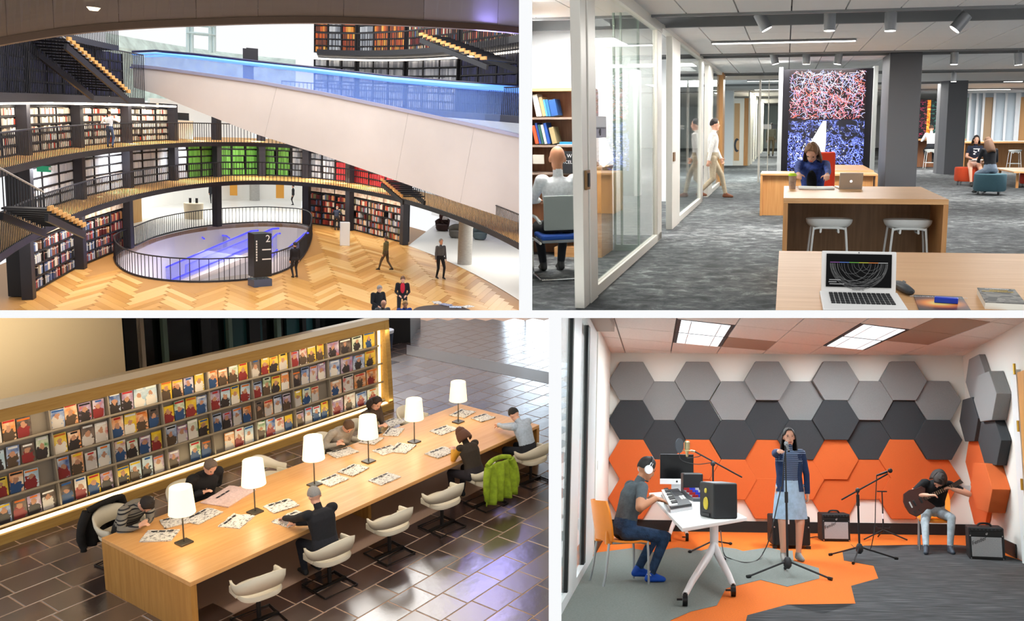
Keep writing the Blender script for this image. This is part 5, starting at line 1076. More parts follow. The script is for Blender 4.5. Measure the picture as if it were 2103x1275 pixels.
# ---- corridor end: glass screen, doors, far rooms
cyy = O.z(1520, 155, ZO)[1]; cs = thing('window_corridor_screen', 'frameless corridor glass screen with slim metal posts', None, OW @ T(0, cyy, 0), kind='structure')
xa_, xb_ = O.y(1485, 250, cyy).x, O.y(1597, 250, cyy).x
MB().box(((xa_ + xb_) / 2, 0, ZO - .06), (xb_ - xa_, .08, .12)).part('top_rail', fr_o, cs)
for px_ in (1560, 1578): MB().box((O.y(px_, 250, cyy).x, 0, ZO / 2), (.06 if px_ == 1560 else .025, .08, ZO)).part('frame_post', fr_o, cs)
MB().box(((xa_ + xb_) / 2, 0, ZO / 2), (xb_ - xa_, .012, ZO)).part('pane', glass, cs)
for px_, m_ in ((1576, '#d8d8d6'), (1590, '#55595c')): MB().box((O.y(px_, 260, cyy).x, -.02, O.y(px_, 260, cyy).z), (.22 if px_ == 1576 else .14, .004, .13)).part('notice', mat('notice_' + m_, m_, .7), cs)
fy = O.z(1500, 340)[1]
def fx(px_, y=260, yy=None): return O.y(px_, y, yy or fy).x
MB().box(((fx(1440) + fx(1506)) / 2, .1, ZO / 2), (fx(1506) - fx(1440), .2, ZO)).obj('wall_corridor_end', white_o, OW @ T(0, fy, 0), 'white wall beside the corridor doors', kind='structure')
d2 = thing('door_2', 'narrow glazed corridor door with crescent decal', None, OW @ T(0, fy, 0), kind='structure')
MB().box(((fx(1506) + fx(1528)) / 2, .05, ZO / 2 - .15), (fx(1528) - fx(1506), .06, ZO - .3)).part('door_frame', fr_o, d2); MB().box(((fx(1508) + fx(1519)) / 2, .0, ZO / 2 - .15), (fx(1519) - fx(1508), .03, ZO - .7)).part('door_panel', mat('panel_tan', '#d5ab7b', .5), d2)
MB(RX(math.pi / 2)).prism([(.12 * math.cos(t) * 1.0, .28 * math.sin(t)) for t in [R_(60 + 240 * k / 10) for k in range(11)]] + [(.05 + .09 * math.cos(t), .2 * math.sin(t)) for t in [R_(290 - 220 * k / 10) for k in range(11)]], .02, .025).part('decal', mat('decal_dark', '#3b4048', .6), d2).matrix_local = T(fx(1514), 0, O.y(1514, 298, fy).z)
d3 = thing('door_3', 'open tan wooden door in the far corridor', None, OW @ T(0, fy, 0), kind='structure')
MB().box(((fx(1528) + fx(1537)) / 2, .2, ZO / 2 - .15), (fx(1537) - fx(1528), .4, ZO - .3)).part('door_leaf', woodB, d3); MB().ell((fx(1537) + .02, .1, 1.1), (.03, .03, .03)).part('knob', chrome, d3)
MB().box((fx(1537) + .02, 12, ZO / 2), (.06, 24, ZO)).obj('wall_far_corridor', mat('far_glass_tone', '#c9bfae', .3), OW @ T(0, fy, 0), 'pale panelled side of the far corridor', kind='structure')
fw_ = thing('window_far_row', 'row of glazed doors along the far corridor', None, OW @ T(0, fy, 0), kind='structure')
for k in range(7): MB().box((fx(1537) + .08, 1.5 + 3 * k, ZO / 2), (.06, .5, ZO)).part('frame_post', fr_o, fw_); MB().box((fx(1537) + .06, 3 + 3 * k, 1.3), (.02, 1.4, 2.3)).part('pane', mat('far_pane', '#8f8a7e', .2), fw_)
MB().box((1.5, 28, ZO / 2), (8, .2, ZO)).obj('wall_far_end', mat('far_wall_green', '#d3dcd6', .8), OW @ T(-1, fy, 0), 'pale green wall at the end of the far corridor', kind='structure')
p = O.z(1583, 321); person('distant person in olive clothes standing in the far corridor', at(O, p, R_(0)), .92, h=1.75, skin='light', top='#8c8a78', bottom='#8a7c62', hair=('short', '#3a2c22'), voxel=.02, face=False)
# ---- lounge on the right
by = O.z(2000, 347)[1]
def otto(xa, xb, yt, yb, ybase, colr, label):
    q_ = O.z((xa + xb) / 2, ybase); r = (xb - xa) / 2 * q_.y / F; zt_ = O.y((xa + xb) / 2, yt + 4, q_.y).z; zb = O.y((xa + xb) / 2, yb, q_.y).z
    g = thing('ottoman', label, 'ottoman', OW @ T(O.y((xa + xb) / 2, ybase, q_.y).x, q_.y + r, 0), 'round ottomans')
    MB().lathe([(r * .93, zb), (r, zb + .04), (r, zt_ - .05), (r * .96, zt_ - .01), (r * .9, zt_)], 28).part('cushion', mat('fabric_' + colr, colr, .9, bump=(80, .2)), g, smooth=True)
    for a in (.5, 2.6, 3.9, 5.5): MB().cyl((r * .72 * math.cos(a), r * .72 * math.sin(a), 0), (r * .72 * math.cos(a), r * .72 * math.sin(a), zb + .02), .022, .03).part('leg', chrome, g)
    return q_, r, zt_
R1 = otto(1965, 2008, 340, 373, 382, '#c2441f', 'round rust red ottoman under the girl with notebook'); R2 = otto(2008, 2069, 354, 394, 402, '#3d5d68', 'round teal ottoman nearest in the lounge')
otto(2101, 2140, 350, 378, 386, '#b53a28', 'red ottoman cut off at the right edge')
p = Vector((O.y(2004, 360, R1[0].y).x, R1[0].y + .3, 0)); W3 = at(O, p, R_(180 - 5))
o, inf = person('seated person in navy printed t-shirt writing in a notebook', W3, R1[2] + .10, lean=.05, hunch=.1, hands=(Vector((-.02, .34, R1[2] + .24)), Vector((.10, .30, R1[2] + .24))), feet=((-.1, .50, 0), (.1, .50, 0)), head=(.15, -.1), h=1.62, skin='light', top='#1c2234', bottom='#c9a596', legs='none', sleeve='short', hair=('bob', '#1d1614'), voxel=.014, female=True, curl=.8)
for i, (x_, z_, w_, h_) in enumerate(((-.02, .05, .16, .022), (-.07, .01, .03, .05), (.0, -.03, .05, .03), (.04, -.01, .03, .03), (.03, -.08, .05, .035))): MB().box((0, 0, 0), (w_, .006, h_)).part('shirt_print', mat('ink_white', '#e8e8e8', .6), o).matrix_local = Matrix.Translation(inf['chest'] + inf['fw'] * .125 + Vector((x_, 0, z_ + .02)))
MB().box((0, 0, 0), (.26, .30, .02)).obj('notebook', mat('paper_white', '#f4f3f0', .8), W3 @ T(-.02, .40, R1[2] + .19) @ RX(R_(10)), 'white notebook on the lap of the lounge sitter', 'notebook', bevel=.003)
p = Vector((O.y(2040, 360, R2[0].y).x, R2[0].y + .35, 0)); W4 = at(O, p, R_(12))
person('seated person with long brown hair in dark top seen from behind', W4, R2[2] + .10, lean=.16, hunch=.15, hands=(Vector((-.1, .38, R2[2] + .25)), Vector((.1, .38, R2[2] + .25))), feet=((-.1, .5, 0), (.12, .5, 0)), head=(.2, -.2), h=1.66, skin='light', top='#23242a', bottom='#8a97a8', hair=('long', '#6e4a30'), voxel=.014, female=True, face=False)
q_ = O.z(2088, 386); g = thing('coffee_table', 'low oak coffee table at the right edge', 'table', OW @ T(q_.x, q_.y, 0)); zt4 = O.y(2088, 353, q_.y).z
MB().box((.6, .9, zt4), (1.5, 2.2, .04)).part('tabletop', woodA, g); 
for x_, y_ in ((0, .0), (1.2, 0), (0, 1.9), (1.2, 1.9)): MB().box((x_, y_, zt4 / 2), (.06, .06, zt4)).part('leg', woodB, g)
# counters
cz = O.y(2040, 292, by).z; c0, c1 = fx(1977, 300, by), fx(2200, 300, by)
g = thing('counter', 'oak standing counter behind the lounge', 'counter', OW @ T(0, by, 0)); MB().box(((c0 + c1) / 2, .5, cz), (c1 - c0, 1.4, .06)).part('worktop', woodA, g); MB().box(((c0 + c1) / 2, .9, cz / 2), (c1 - c0, .04, cz)).part('front_panel', woodB, g); MB().box((c0 + .03, .5, cz / 2), (.06, 1.3, cz)).part('end_panel', woodB, g)
sc2 = (by / 8.75)
stool(0, OW @ T(fx(2084, 340, by - .5), by - .4, 0), 'white bar stool at the oak counter behind the lounge')
py_ = O.z(1907, 346)[1]; zc2 = O.y(1900, 287, py_ + .6).z
g = thing('counter', 'oak counter in front of the dark dotted screen', 'counter', OW @ T(0, py_ + .6, 0)); a0, a1 = fx(1840, 300, py_), fx(1990, 300, py_)
MB().box(((a0 + a1) / 2, .4, zc2), (a1 - a0, .9, .06)).part('worktop', woodA, g); MB().box(((a0 + a1) / 2, .7, zc2 / 2), (a1 - a0, .04, zc2)).part('front_panel', woodD, g)
W5 = OW @ T(fx(1910, 340, py_), py_, 0); stool(0, W5, 'white bar stool under the person in white shirt at the rear counter')
person('person in white shirt seen from behind on a bar stool', W5, .80, lean=.18, hands=(Vector((-.2, .38, 1.08)), Vector((.2, .38, 1.08))), feet=((-.12, .18, .22), (.12, .18, .22)), head=(.25, 0), h=1.75, skin='light', top='#dfe2e4', bottom='#1e2026', hair=('short', '#4a3424'), voxel=.016, face=False)
# second screen wall
sy = py_ + 4; l_, r_ = fx(1886, 250, sy), fx(1926, 250, sy); t_, b_ = O.y(1905, 204, sy).z, O.y(1905, 300, sy).z
g = thing('video_wall', 'distant dark screen with orange and green dotted columns', 'video wall', OW @ T(0, sy, 0))
MB().box(((l_ + r_) / 2, .1, (t_ + b_) / 2), (r_ - l_, .2, t_ - b_)).part('housing', mat('video_black', '#100d16', .35), g)
for k, (u0, u1, stops) in enumerate(((.05, .28, [(0, '#05060c'), (.5, '#0a0c18'), (.58, '#b8325a'), (.62, '#0a0c18')]), (.28, .42, [(0, '#1c0a10'), (.5, '#5a2030'), (.6, '#b85a50')]), (.42, .60, [(0, '#a04a10'), (.45, '#f0922c'), (.62, '#ffd070')]), (.60, .98, [(0, '#04080c'), (.5, '#0c2a2a'), (.58, '#2f6a5c'), (.63, '#0a1a20')]))):
    m_ = printed('dots_%d' % k, stops, 7, .4, 3, 0, (1, 1, 2.4), False); nt = m_.node_tree; b__ = nt.nodes['Principled BSDF']; rr_ = [n for n in nt.nodes if n.type == 'VALTORGB'][0]; nt.links.new(rr_.outputs[0], b__.inputs['Emission Color']); b__.inputs['Emission Strength'].default_value = .9
    MB().box((l_ + (r_ - l_) * (u0 + u1) / 2, -.01, (t_ + b_) / 2), ((r_ - l_) * (u1 - u0) - .01, .02, t_ - b_ - .05)).part('screen', m_, g)
# glass offices along the right rear
gy2 = by + 8
go = thing('window_rear_offices', 'row of rear glass offices with pale blue and tan panels', None, OW @ T(0, gy2, 0), kind='structure')
MB().box(((fx(1940, 250, gy2) + fx(2200, 250, gy2)) / 2, .3, ZO / 2), (fx(2200, 250, gy2) - fx(1940, 250, gy2), .1, ZO)).part('rear_panel', mat('rear_pale_blue', '#c5d2dc', .7), go)
for a0_, a1_, c_ in ((1978, 1983, '#b5793f'), (1983, 1990, '#8fa39a'), (2020, 2038, '#a08566'), (2092, 2112, '#b98a58')): MB().box(((fx(a0_, 250, gy2) + fx(a1_, 250, gy2)) / 2, .15, ZO / 2 - .1), (fx(a1_, 250, gy2) - fx(a0_, 250, gy2), .06, ZO - .2)).part('panel', mat('rear_' + c_, c_, .5), go)
for px_ in (1990, 2005, 2018, 2040, 2064, 2086, 2091): MB().box((fx(px_, 250, gy2), .05, ZO / 2), (.10, .1, ZO)).part('frame_post', mat('rear_post', '#dfe4e8', .5), go)
MB().box((20, 0, ZO / 2), (14, .3, ZO)).obj('wall_right_rear', white_o, OW @ T(-3, gy2 + .5, 0), 'white wall behind the rear offices', kind='structure')
MB().box((4, 0, ZO / 2), (30, .2, ZO)).obj('wall_rear', white_o, OW @ T(0, 66, 0), 'white far wall of the office', kind='structure')
# ================================================================== reading room (lower left)
E_ = REA; EW = E_.M
vq = lambda x, y, z=0: E_.z(x, y, z)
def tile_mat(): return mat('slate_tile', '#4a352f', .24, noise=(2.2, .3), col2='#3a2f2d', bump=(9, .15), spec=.6)
slate = [mat('slate_tile_a', '#46312b', .26, noise=(3, .2), bump=(7, .12), spec=1.0, ior=2.2), mat('slate_tile_b', '#3d2f2c', .22, noise=(3, .2), bump=(7, .12), spec=1.0, ior=2.2), mat('slate_tile_c', '#4d3a31', .28, noise=(3, .2), bump=(7, .12), spec=1.0, ior=2.2)]
grout = mat('grout', '#b09078', .8)
fo = MB().prism([(-30, 2), (-2, 2), (-2, 34), (-30, 34)], -.1, -.0025).obj('floor_reading', grout, EW, 'dark slate tiled floor of the reading room', kind='structure', clip=CL_REA)
rt = random.Random(11); protos = {}
nshow = 0; far = MB(); far_t = []
def seen(x, y):
    w = EW @ Vector((x, y, 0))
    if w.y < 1: return None
    return PX + F * w.x / w.y, PY - F * w.z / w.y
TP = .456; gap = .009
cands = []
for i in range(-36, 60):
    x0 = -8.65 + i * TP; y = 2.0 + rt.uniform(0, .5)
    if x0 < -24 or x0 > -2: continue
    while y < 24:
        L = rt.choice([.46, .52, .58, .64, .70]); c = seen(x0 + TP / 2, y + L / 2)
        if c and -110 < c[0] < 1160 and 655 < c[1] < 1310 and not (-11.3 < x0 < -9.7 and 5.8 < y < 12.3) and not (x0 < -14.4 and 4.5 < y < 12.5): cands.append(((EW @ Vector((x0, y, 0))).y, x0, y, L))
        y += L
cands.sort()
for k, (dd, x0, y, L) in enumerate(cands):
    if k < 300:
        v = rt.randrange(3); key = (L, v)
        if key not in protos: protos[key] = MB().box((TP / 2, L / 2, -.004), (TP - 2 * gap, L - 2 * gap, .012)).mesh('tile', slate[v], bevel=.004, seg=1)
        o = bpy.data.objects.new('tile', protos[key]); COL.objects.link(o); o.parent = fo; o.location = (x0, y, 0)
    else: far.box((x0 + TP / 2, y + L / 2, -.004), (TP - 2 * gap, L - 2 * gap, .012))
if far.v: far.part('tile_field', slate[1], fo, clip=CL_REA, W=EW)['kind'] = 'stuff'
band = MB().prism([tuple(vq(835, 708)[:2]), tuple(vq(1135, 766)[:2]), tuple(vq(1135, 790)[:2]), tuple(vq(835, 728)[:2])], 0, .006).part('stone_band', mat('stone_band', '#77716b', .5), fo)
band['label'] = 'pale stone strip in the floor'
# surroundings: cream wall, dark glazed facade, black pier
wl = [E_.pl(x, y, (-17.2, 0, 0), (1, 0, 0)) for x, y in ((258, 760), (258, 655))]
MB().box((-17.3, (2 + wl[0].y) / 2, 2.2), (.2, wl[0].y - 2, 4.4)).obj('wall_cream', mat('cream_wall', '#ecd9b0', .8), EW, 'cream plastered wall behind the magazine rack', kind='structure', clip=CL_REA)
fac = thing('window_dark_facade', 'dark glazed facade with metal mullions behind the rack', None, EW, kind='structure'); dkgl = mat('dark_glass', '#0c1513', .12); mul_d = mat('mullion_dark', '#101414', .4); mul_g = mat('mullion_green', '#6f8a80', .4)
fy0, fy1 = wl[0].y - 1.0, E_.pl(760, 690, (-19.2, 0, 0), (1, 0, 0)).y
MB().box((-19.2, (fy0 + fy1) / 2, 2.4), (.1, fy1 - fy0, 4.8)).part('pane', dkgl, fac, clip=CL_REA, W=EW)
for x, w, m in ((268, .35, mul_d), (285, .16, mat('mullion_pale', '#c8bfae', .6)), (336, .10, mul_g), (420, .25, mul_d), (470, .10, mul_g), (520, .3, mul_d), (570, .12, mul_g), (622, .12, mul_d), (650, .14, mul_d)):
    p = E_.pl(x, 670, (-19.0, 0, 0), (1, 0, 0)); MB().box((-19.0, p.y, 2.4), (.12, w, 4.8)).part('mullion', m, fac, clip=CL_REA, W=EW)
for x, y, c in ((500, 665, '#2c6a70'), (620, 660, '#3a7f88')):
    p = E_.pl(x, y, (-19.1, 0, 0), (1, 0, 0)); MB().box((-19.12, p.y, p.z), (.1, 1.0, 1.2)).part('pane', mat('teal_pane', '#2d5a60', .2), fac, clip=CL_REA, W=EW)
a, b = vq(757, 710), vq(843, 703)
MB().prism([tuple(a[:2]), tuple(b[:2]), tuple((b + Vector((-1.2, 1.6, 0)))[:2]), tuple((a + Vector((-1.2, 1.6, 0)))[:2])], 0, 4).obj('wall_black_pier', mat('pier_black', '#0b0a0b', .35), EW, 'black pier behind the rack end', kind='structure', clip=CL_REA)
p = vq(797, 706); g = thing('waste_bin', 'dark blue waste bin with white liner by the black pier', 'bin', EW @ T(p.x + .3, p.y - .35, 0)); MB().lathe([(.16, 0), (.2, .5)], 16).part('bin', mat('bin_blue', '#1c2c42', .5), g, smooth=True); MB().lathe([(.205, .44), (.215, .52), (.19, .53)], 16).part('liner', mat('liner', '#d5d8dc', .7), g)
# ceiling over the warm half
cv_ = [(-60, 0), (700, 0)]
mb = MB(); vs = []
for Y in (3.9, 34):
    for xp in (-60, 640):
        for s_ in (-1, 1): vs.append(((xp - PX) / F * Y, Y, zc(Y) + s_ * .012))
mb.add(vs, [(0, 1, 3, 2), (4, 6, 7, 5), (0, 4, 5, 1), (2, 3, 7, 6), (0, 2, 6, 4), (1, 5, 7, 3)]); mb.obj('ceiling_reading', mat('reading_ceiling', '#c9b896', .9), I4, 'cream ceiling over the reading tables', kind='structure')
for (x_, y_, z_, w, d, e) in ((-10.2, 7.5, 3.1, 2, 3, 55), (-10.5, 11, 3.5, 2, 3, 45), (-15.4, 8, 2.9, .6, 6, 150)): area('reading_warm_fill', E_, (x_, y_, z_), (w, d), e * .8, (1, .86, .68), aim=(0, 0, -1) if e < 100 else (-1, 0, .1))  # warm fills without fittings; the last one added to brighten the cream wall
area('reading_daylight', E_, (-17.5, 25.5, 2.6), (16, 5), 1500, (.70, .85, 1), aim=(.62, -.78, -.1))
# ---- magazine rack
oak_r = wood('rack_oak', '#c09a55', '#ad8442', 1, .8, .5); oak_l = mat('rack_cap', '#d8ccb4', .5); grey_r = mat('rack_grey', '#8f8476', .5, .2)
RX0, Y0r, Y1r = -14.0, 4.2, 13.05
rk = thing('magazine_rack', 'long oak magazine rack wall with lit edges and four shelves', 'magazine rack', EW @ T(RX0, 0, 0))
Lr = Y1r - Y0r; Yc = (Y0r + Y1r) / 2; kr = dict(clip=CL_REA, W=EW @ T(RX0, 0, 0))
def sec(poly, nm, m, y0=Y0r, y1=Y1r): MB(Matrix(((1, 0, 0, 0), (0, 0, 1, 0), (0, 1, 0, 0), (0, 0, 0, 1)))).prism(poly, y0, y1).part(nm, m, rk, **kr)
sec([(.16, 0), (.16, .15), (-.5, .15), (-.5, 0)], 'plinth', oak_r); sec([(-.40, .15), (-.13, .15), (-.26, 1.82), (-.30, 1.82)], 'back_body', grey_r)
sec([(-.16, 1.80), (.02, 1.80), (.02, 2.00), (-.16, 2.00)], 'top_beam', oak_r); sec([(-.14, 2.0), (.06, 2.0), (.0, 2.09), (-.14, 2.09)], 'top_cap', oak_l); sec([(-.14, 1.80), (.0, 1.80), (.0, 1.84), (-.14, 1.84)], 'top_lip', oak_r)
sec([(-.4, 0), (.14, 0), (.02, 2.0), (-.30, 2.0)], 'end_panel', oak_r, Y1r - .10, Y1r + .02)
glow = mat('strip_warm', '#ffffff', .5, emit=2.2, ecol='#ffdf9a')
sec([(.02, .15), (.10, .15), (.10, .175), (.02, .175)], 'light_strip', glow, Y0r, Y1r - .12); MB().box((-.12, Y1r - .14, 1.0), (.05, .03, 1.6)).part('light_strip', glow, rk)
area('rack_light', E_, (RX0 + .1, Yc, 1.76), (.12, Lr), 26, (1, .80, .52), aim=(-.45, 0, -1)); area('rack_light_low', E_, (RX0 + .14, Yc, .2), (.06, Lr), 12, (1, .82, .5), aim=(-.5, 0, 1))
tl = math.atan2(.13, 1.71); Mrk = T(-.125, 0, .17) @ RY(-tl)                    # face frame: x out, y along, z up the slope
Hf = 1.66
divs = [E_.pl(x, y, (RX0 - .25, 0, 1), (1, 0, 0)).y for x, y in ((102, 930), (221, 900), (327, 870), (423, 840), (511, 815), (592, 790), (666, 765))]
st_ = divs[1] - divs[0]; divs = [divs[0] - 2 * st_, divs[0] - st_] + divs + [Y1r - .16]
for d_ in divs[:-1]: MB(Mrk).box((.05, d_, Hf / 2), (.10, .022, Hf)).part('divider', grey_r, rk, **kr)
for r_ in range(4): MB(Mrk).box((.06, Yc, .02 + r_ * .405), (.12, Lr - .2, .012)).part('shelf', grey_r, rk, **kr); MB(Mrk).box((.118, Yc, .035 + r_ * .405), (.004, Lr - .2, .03)).part('shelf_lip', mat('shelf_lip', '#a89a86', .4, .3), rk, **kr)
pal = [[(0, '#e8e2da'), (.42, '#d8463c'), (.5, '#2b2523'), (.58, '#e8c83c'), (.64, '#f0ece6')], [(0, '#2c4a86'), (.42, '#e6e2dc'), (.5, '#c8a07a'), (.57, '#26201e'), (.63, '#d8d4cc')], [(0, '#ece8e0'), (.44, '#e2b48c'), (.52, '#3a2c26'), (.58, '#4a8a4a'), (.64, '#e8e4dc')], [(0, '#e0b030'), (.44, '#f2ecd8'), (.52, '#b83a30'), (.6, '#2a2420')], [(0, '#38302c'), (.44, '#b8a890'), (.52, '#e8e4de'), (.6, '#7a3a4a')], [(0, '#d8d4d0'), (.4, '#6a5a8a'), (.5, '#e6dcd0'), (.58, '#c85a3a')], [(0, '#c6d4dc'), (.44, '#ece8e4'), (.52, '#caa27e'), (.6, '#30506a')], [(0, '#f0e6d6'), (.45, '#e2742c'), (.53, '#f2ece2'), (.6, '#5a2a20')]]

def cover_art(name, st):
    m, nt, b, tc = nodes_of(name, '#ffffff', .35); lk = nt.links.new
    oi = nt.nodes.new('ShaderNodeObjectInfo'); ml = nt.nodes.new('ShaderNodeVectorMath'); ml.operation = 'MULTIPLY_ADD'; ml.inputs[1].default_value = (37, 53, 71); lk(oi.outputs['Random'], ml.inputs[0]); lk(tc.outputs['Object'], ml.inputs[2])
    n = nt.nodes.new('ShaderNodeTexNoise'); n.inputs['Scale'].default_value = 16; n.inputs['Detail'].default_value = 3; lk(ml.outputs[0], n.inputs[0])
    def blob(loc, sc_, lim):
        mp = nt.nodes.new('ShaderNodeMapping'); mp.inputs['Location'].default_value = loc; mp.inputs['Scale'].default_value = sc_; lk(tc.outputs['Object'], mp.inputs[0])
        ln = nt.nodes.new('ShaderNodeVectorMath'); ln.operation = 'LENGTH'; lk(mp.outputs[0], ln.inputs[0])
        ad = nt.nodes.new('ShaderNodeMath'); ad.operation = 'MULTIPLY_ADD'; ad.inputs[1].default_value = 1.5; lk(n.outputs[0], ad.inputs[0]); lk(ln.outputs['Value'], ad.inputs[2])
        lt = nt.nodes.new('ShaderNodeMath'); lt.operation = 'LESS_THAN'; lt.inputs[1].default_value = lim; lk(ad.outputs[0], lt.inputs[0]); return lt
    n.inputs['Scale'].default_value = 22
    head = blob((0, .1, -2.9), (0, 18, 15), 1.42); bodyb = blob((0, .15, -.5), (0, 10, 7), 1.65)
    rc = ramp(nt, [(0, '#3a3434'), (.2, '#c8c0b8'), (.38, '#8a3434'), (.55, '#34507a'), (.7, '#5a4a3c'), (.85, '#e0d8cc')], 'CONSTANT'); lk(oi.outputs['Random'], rc.inputs[0])
    n2 = nt.nodes.new('ShaderNodeTexNoise'); n2.inputs['Scale'].default_value = 7; n2.inputs['Detail'].default_value = 4; lk(ml.outputs[0], n2.inputs[0]); r2 = ramp(nt, st); lk(n2.outputs[0], r2.inputs[0])
    mx = nt.nodes.new('ShaderNodeMix'); mx.data_type = 'RGBA'; lk(bodyb.outputs[0], mx.inputs[0]); lk(r2.outputs[0], mx.inputs[6]); lk(rc.outputs[0], mx.inputs[7]); m2 = nt.nodes.new('ShaderNodeMix'); m2.data_type = 'RGBA'; lk(head.outputs[0], m2.inputs[0]); lk(mx.outputs[2], m2.inputs[6]); m2.inputs[7].default_value = (*lin('#b8886c'), 1); lk(m2.outputs[2], b.inputs['Base Color'])
    return m
cov = [cover_art('cover_%d' % i, s) for i, s in enumerate([[(.3, '#e4ded6'), (.5, '#d8cfc4'), (.7, '#c0443c')], [(.3, '#d8d8dc'), (.5, '#9aa8c4'), (.7, '#405a90')], [(.3, '#e8e4da'), (.55, '#c4ccb0'), (.7, '#4a8a4a')], [(.3, '#e6cf6a'), (.6, '#d8b030')], [(.3, '#3a3230'), (.6, '#7a6a60')], [(.3, '#d8d0d4'), (.6, '#9a7a9a'), (.7, '#c86a44')], [(.3, '#dce4e8'), (.6, '#a8c0cc')], [(.3, '#f0dcc0'), (.6, '#dc8a4a')]])]
cname = ['red and yellow', 'blue and cream', 'cream and green', 'yellow', 'dark', 'violet and orange', 'pale blue', 'orange']
masth = [mat('mast_' + c, c, .4) for c in ('#c02a28', '#f2efe8', '#1c1c20', '#e8c22c', '#2a5a9a', '#d8722c')]
mprot = {}; rm = random.Random(21); bayn = ['far left', 'first', 'second', 'third', 'fourth', 'fifth', 'sixth', 'seventh', 'last']; rown = ['bottom', 'third', 'second', 'top']
WRK = EW @ T(RX0, 0, 0) @ Mrk
for bi in range(len(divs) - 1):
    y0, y1 = divs[bi] + .03, divs[bi + 1] - .03
    if y1 < 4.35: continue
    for r_ in range(4):
        n = 4; sl = (y1 - y0) / n
        for k in range(n):
            if rm.random() < .05: continue
            w = sl * rm.choice([.84, .9, .96]); h_ = rm.choice([.30, .325, .345]); ci = rm.randrange(8); mi = rm.randrange(6); key = (round(w, 2), h_, ci, mi)
            Wm_ = WRK @ T(.022, y0 + (k + .5) * sl, .03 + r_ * .405) @ RY(R_(4)) @ RX(R_(rm.uniform(-2, 2)))
            g = thing('magazine', f'{cname[ci]} magazine, {["leftmost", "second from left", "second from right", "rightmost"][k]} in {rown[r_]} row of {bayn[bi]} rack bay', 'magazine', Wm_, 'magazines on the rack')
            if key not in mprot: mprot[key] = (MB().box((0, 0, h_ / 2), (.008, w, h_)).mesh('cover', cov[ci]), MB().box((.0045, 0, h_ * .91), (.0015, w * rm.choice([.55, .75, .88]), h_ * .09)).mesh('masthead', masth[mi]))
            for nm, me in zip(('cover', 'masthead'), mprot[key]): o = bpy.data.objects.new(nm, me); COL.objects.link(o); o.parent = g
# ---- the long table
TX0, TX1, TY0, TY1, TZ = -11.45, -9.48, 5.62, 12.55, .75
oak_t = wood('table_oak', '#dba86c', '#cf9658', 1, .55, .38); oak_e = wood('table_oak_end', '#bd8a45', '#a87534', 2, .7, .45)
tb2 = thing('reading_table', 'very long oak reading table with six lamps', 'table', EW @ T(TX0, TY0, 0)); tw2, tl2 = TX1 - TX0, TY1 - TY0
MB().box((tw2 / 2, tl2 / 2, TZ - .03), (tw2, tl2, .06)).part('tabletop', oak_t, tb2, bevel=.005); MB().box((tw2 / 2, .04, (TZ - .06) / 2), (tw2, .08, TZ - .06)).part('end_panel', oak_e, tb2); MB().box((tw2 / 2, tl2 - .04, (TZ - .06) / 2), (tw2, .08, TZ - .06)).part('end_panel', oak_e, tb2); MB().box((tw2 / 2, tl2 / 2, (TZ - .06) / 2), (.5, .06, TZ - .06)).part('centre_support', oak_e, tb2)
# lamps
shade_m = mat('shade_glow', '#fff4d8', .8, emit=.85, ecol='#fff0c8'); stemm = mat('lamp_steel', '#5c5a52', .35, .7)
lampp = None; lord = ['first and nearest', 'second', 'third', 'fourth', 'fifth', 'sixth and farthest']
for i, (x, y) in enumerate(((378, 1115), (524, 1052), (646, 996), (757, 948), (851, 908), (941, 867))):
    p = vq(x, y, TZ); W = EW @ T(p.x, p.y, TZ); lb_ = f'{lord[i]} white-shaded table lamp along the reading table'
    if not lampp:
        lampp = thing('table_lamp', lb_, 'lamp', W, 'table lamps on the reading table')
        MB().box((0, 0, .012), (.17, .17, .024)).part('base', stemm, lampp, bevel=.004); MB().cyl((0, 0, .02), (0, 0, .56), .010, n=10).part('stem', stemm, lampp)
        MB().lathe([(.165, .43), (.135, .79), (.13, .79), (.16, .43)], 28, caps=False).part('shade', shade_m, lampp, smooth=True); MB().ell((0, 0, .60), (.03, .03, .045)).part('bulb', mat('bulb_warm', '#fff', .5, emit=3, ecol='#ffe2a8'), lampp)
    else: copy_tree(lampp, W, lb_)
    l = bpy.data.lights.new('lamp_light', 'POINT'); l.energy = 5; l.color = (1, .82, .55); l.shadow_soft_size = .06; o = bpy.data.objects.new('lamp_light', l); COL.objects.link(o); o.matrix_world = W @ T(0, 0, .40)
# newspapers
npm = printed('newsprint', [(0, '#5a5654'), (.36, '#8d8a86'), (.43, '#d6d1c8'), (.56, '#e6e1d8'), (.62, '#8f8b88'), (.66, '#ded9d0')], 22, .85, 3, .2, (1, 2.4, 1)); pkm = mat('newsprint_pink', '#d8bcb4', .85, noise=(40, .15))
news = [(328, 1101, -20, 'under the arms of the reader in striped sweater'), (362, 1071, 12, 'flat between first lamp and striped reader'), (417, 1061, 40, 'just right of the first lamp shade'), (486, 1071, 55, 'alone in the middle near the second lamp'), (470, 1020, 48, 'wide pinkish sheet before the reader in black'), (578, 1040, 20, 'beside the grey-haired reader, farther sheet'), (600, 1066, 35, 'held by the grey-haired reader'), (684, 987, 30, 'right of the third lamp base'), (726, 966, 38, 'between third and fourth lamp, centre'), (790, 984, 30, 'near table edge between third and fourth lamp'), (704, 930, 20, 'before the reader in grey cardigan'), (763, 905, 48, 'behind the fourth lamp shade'), (795, 925, 22, 'left of a pair before the fifth lamp'), (826, 921, 50, 'right of a pair before the fifth lamp'), (905, 930, 28, 'before the reader with yellow sleeves'), (912, 884, 25, 'beside the sixth lamp base, nearer edge'), (950, 850, 40, 'behind the sixth lamp stem'), (992, 859, 22, 'at far end before the reader in pale blue shirt'), (806, 868, 30, 'heaped near the far left chair'), (808, 888, 60, 'under the heap near the far left chair')]
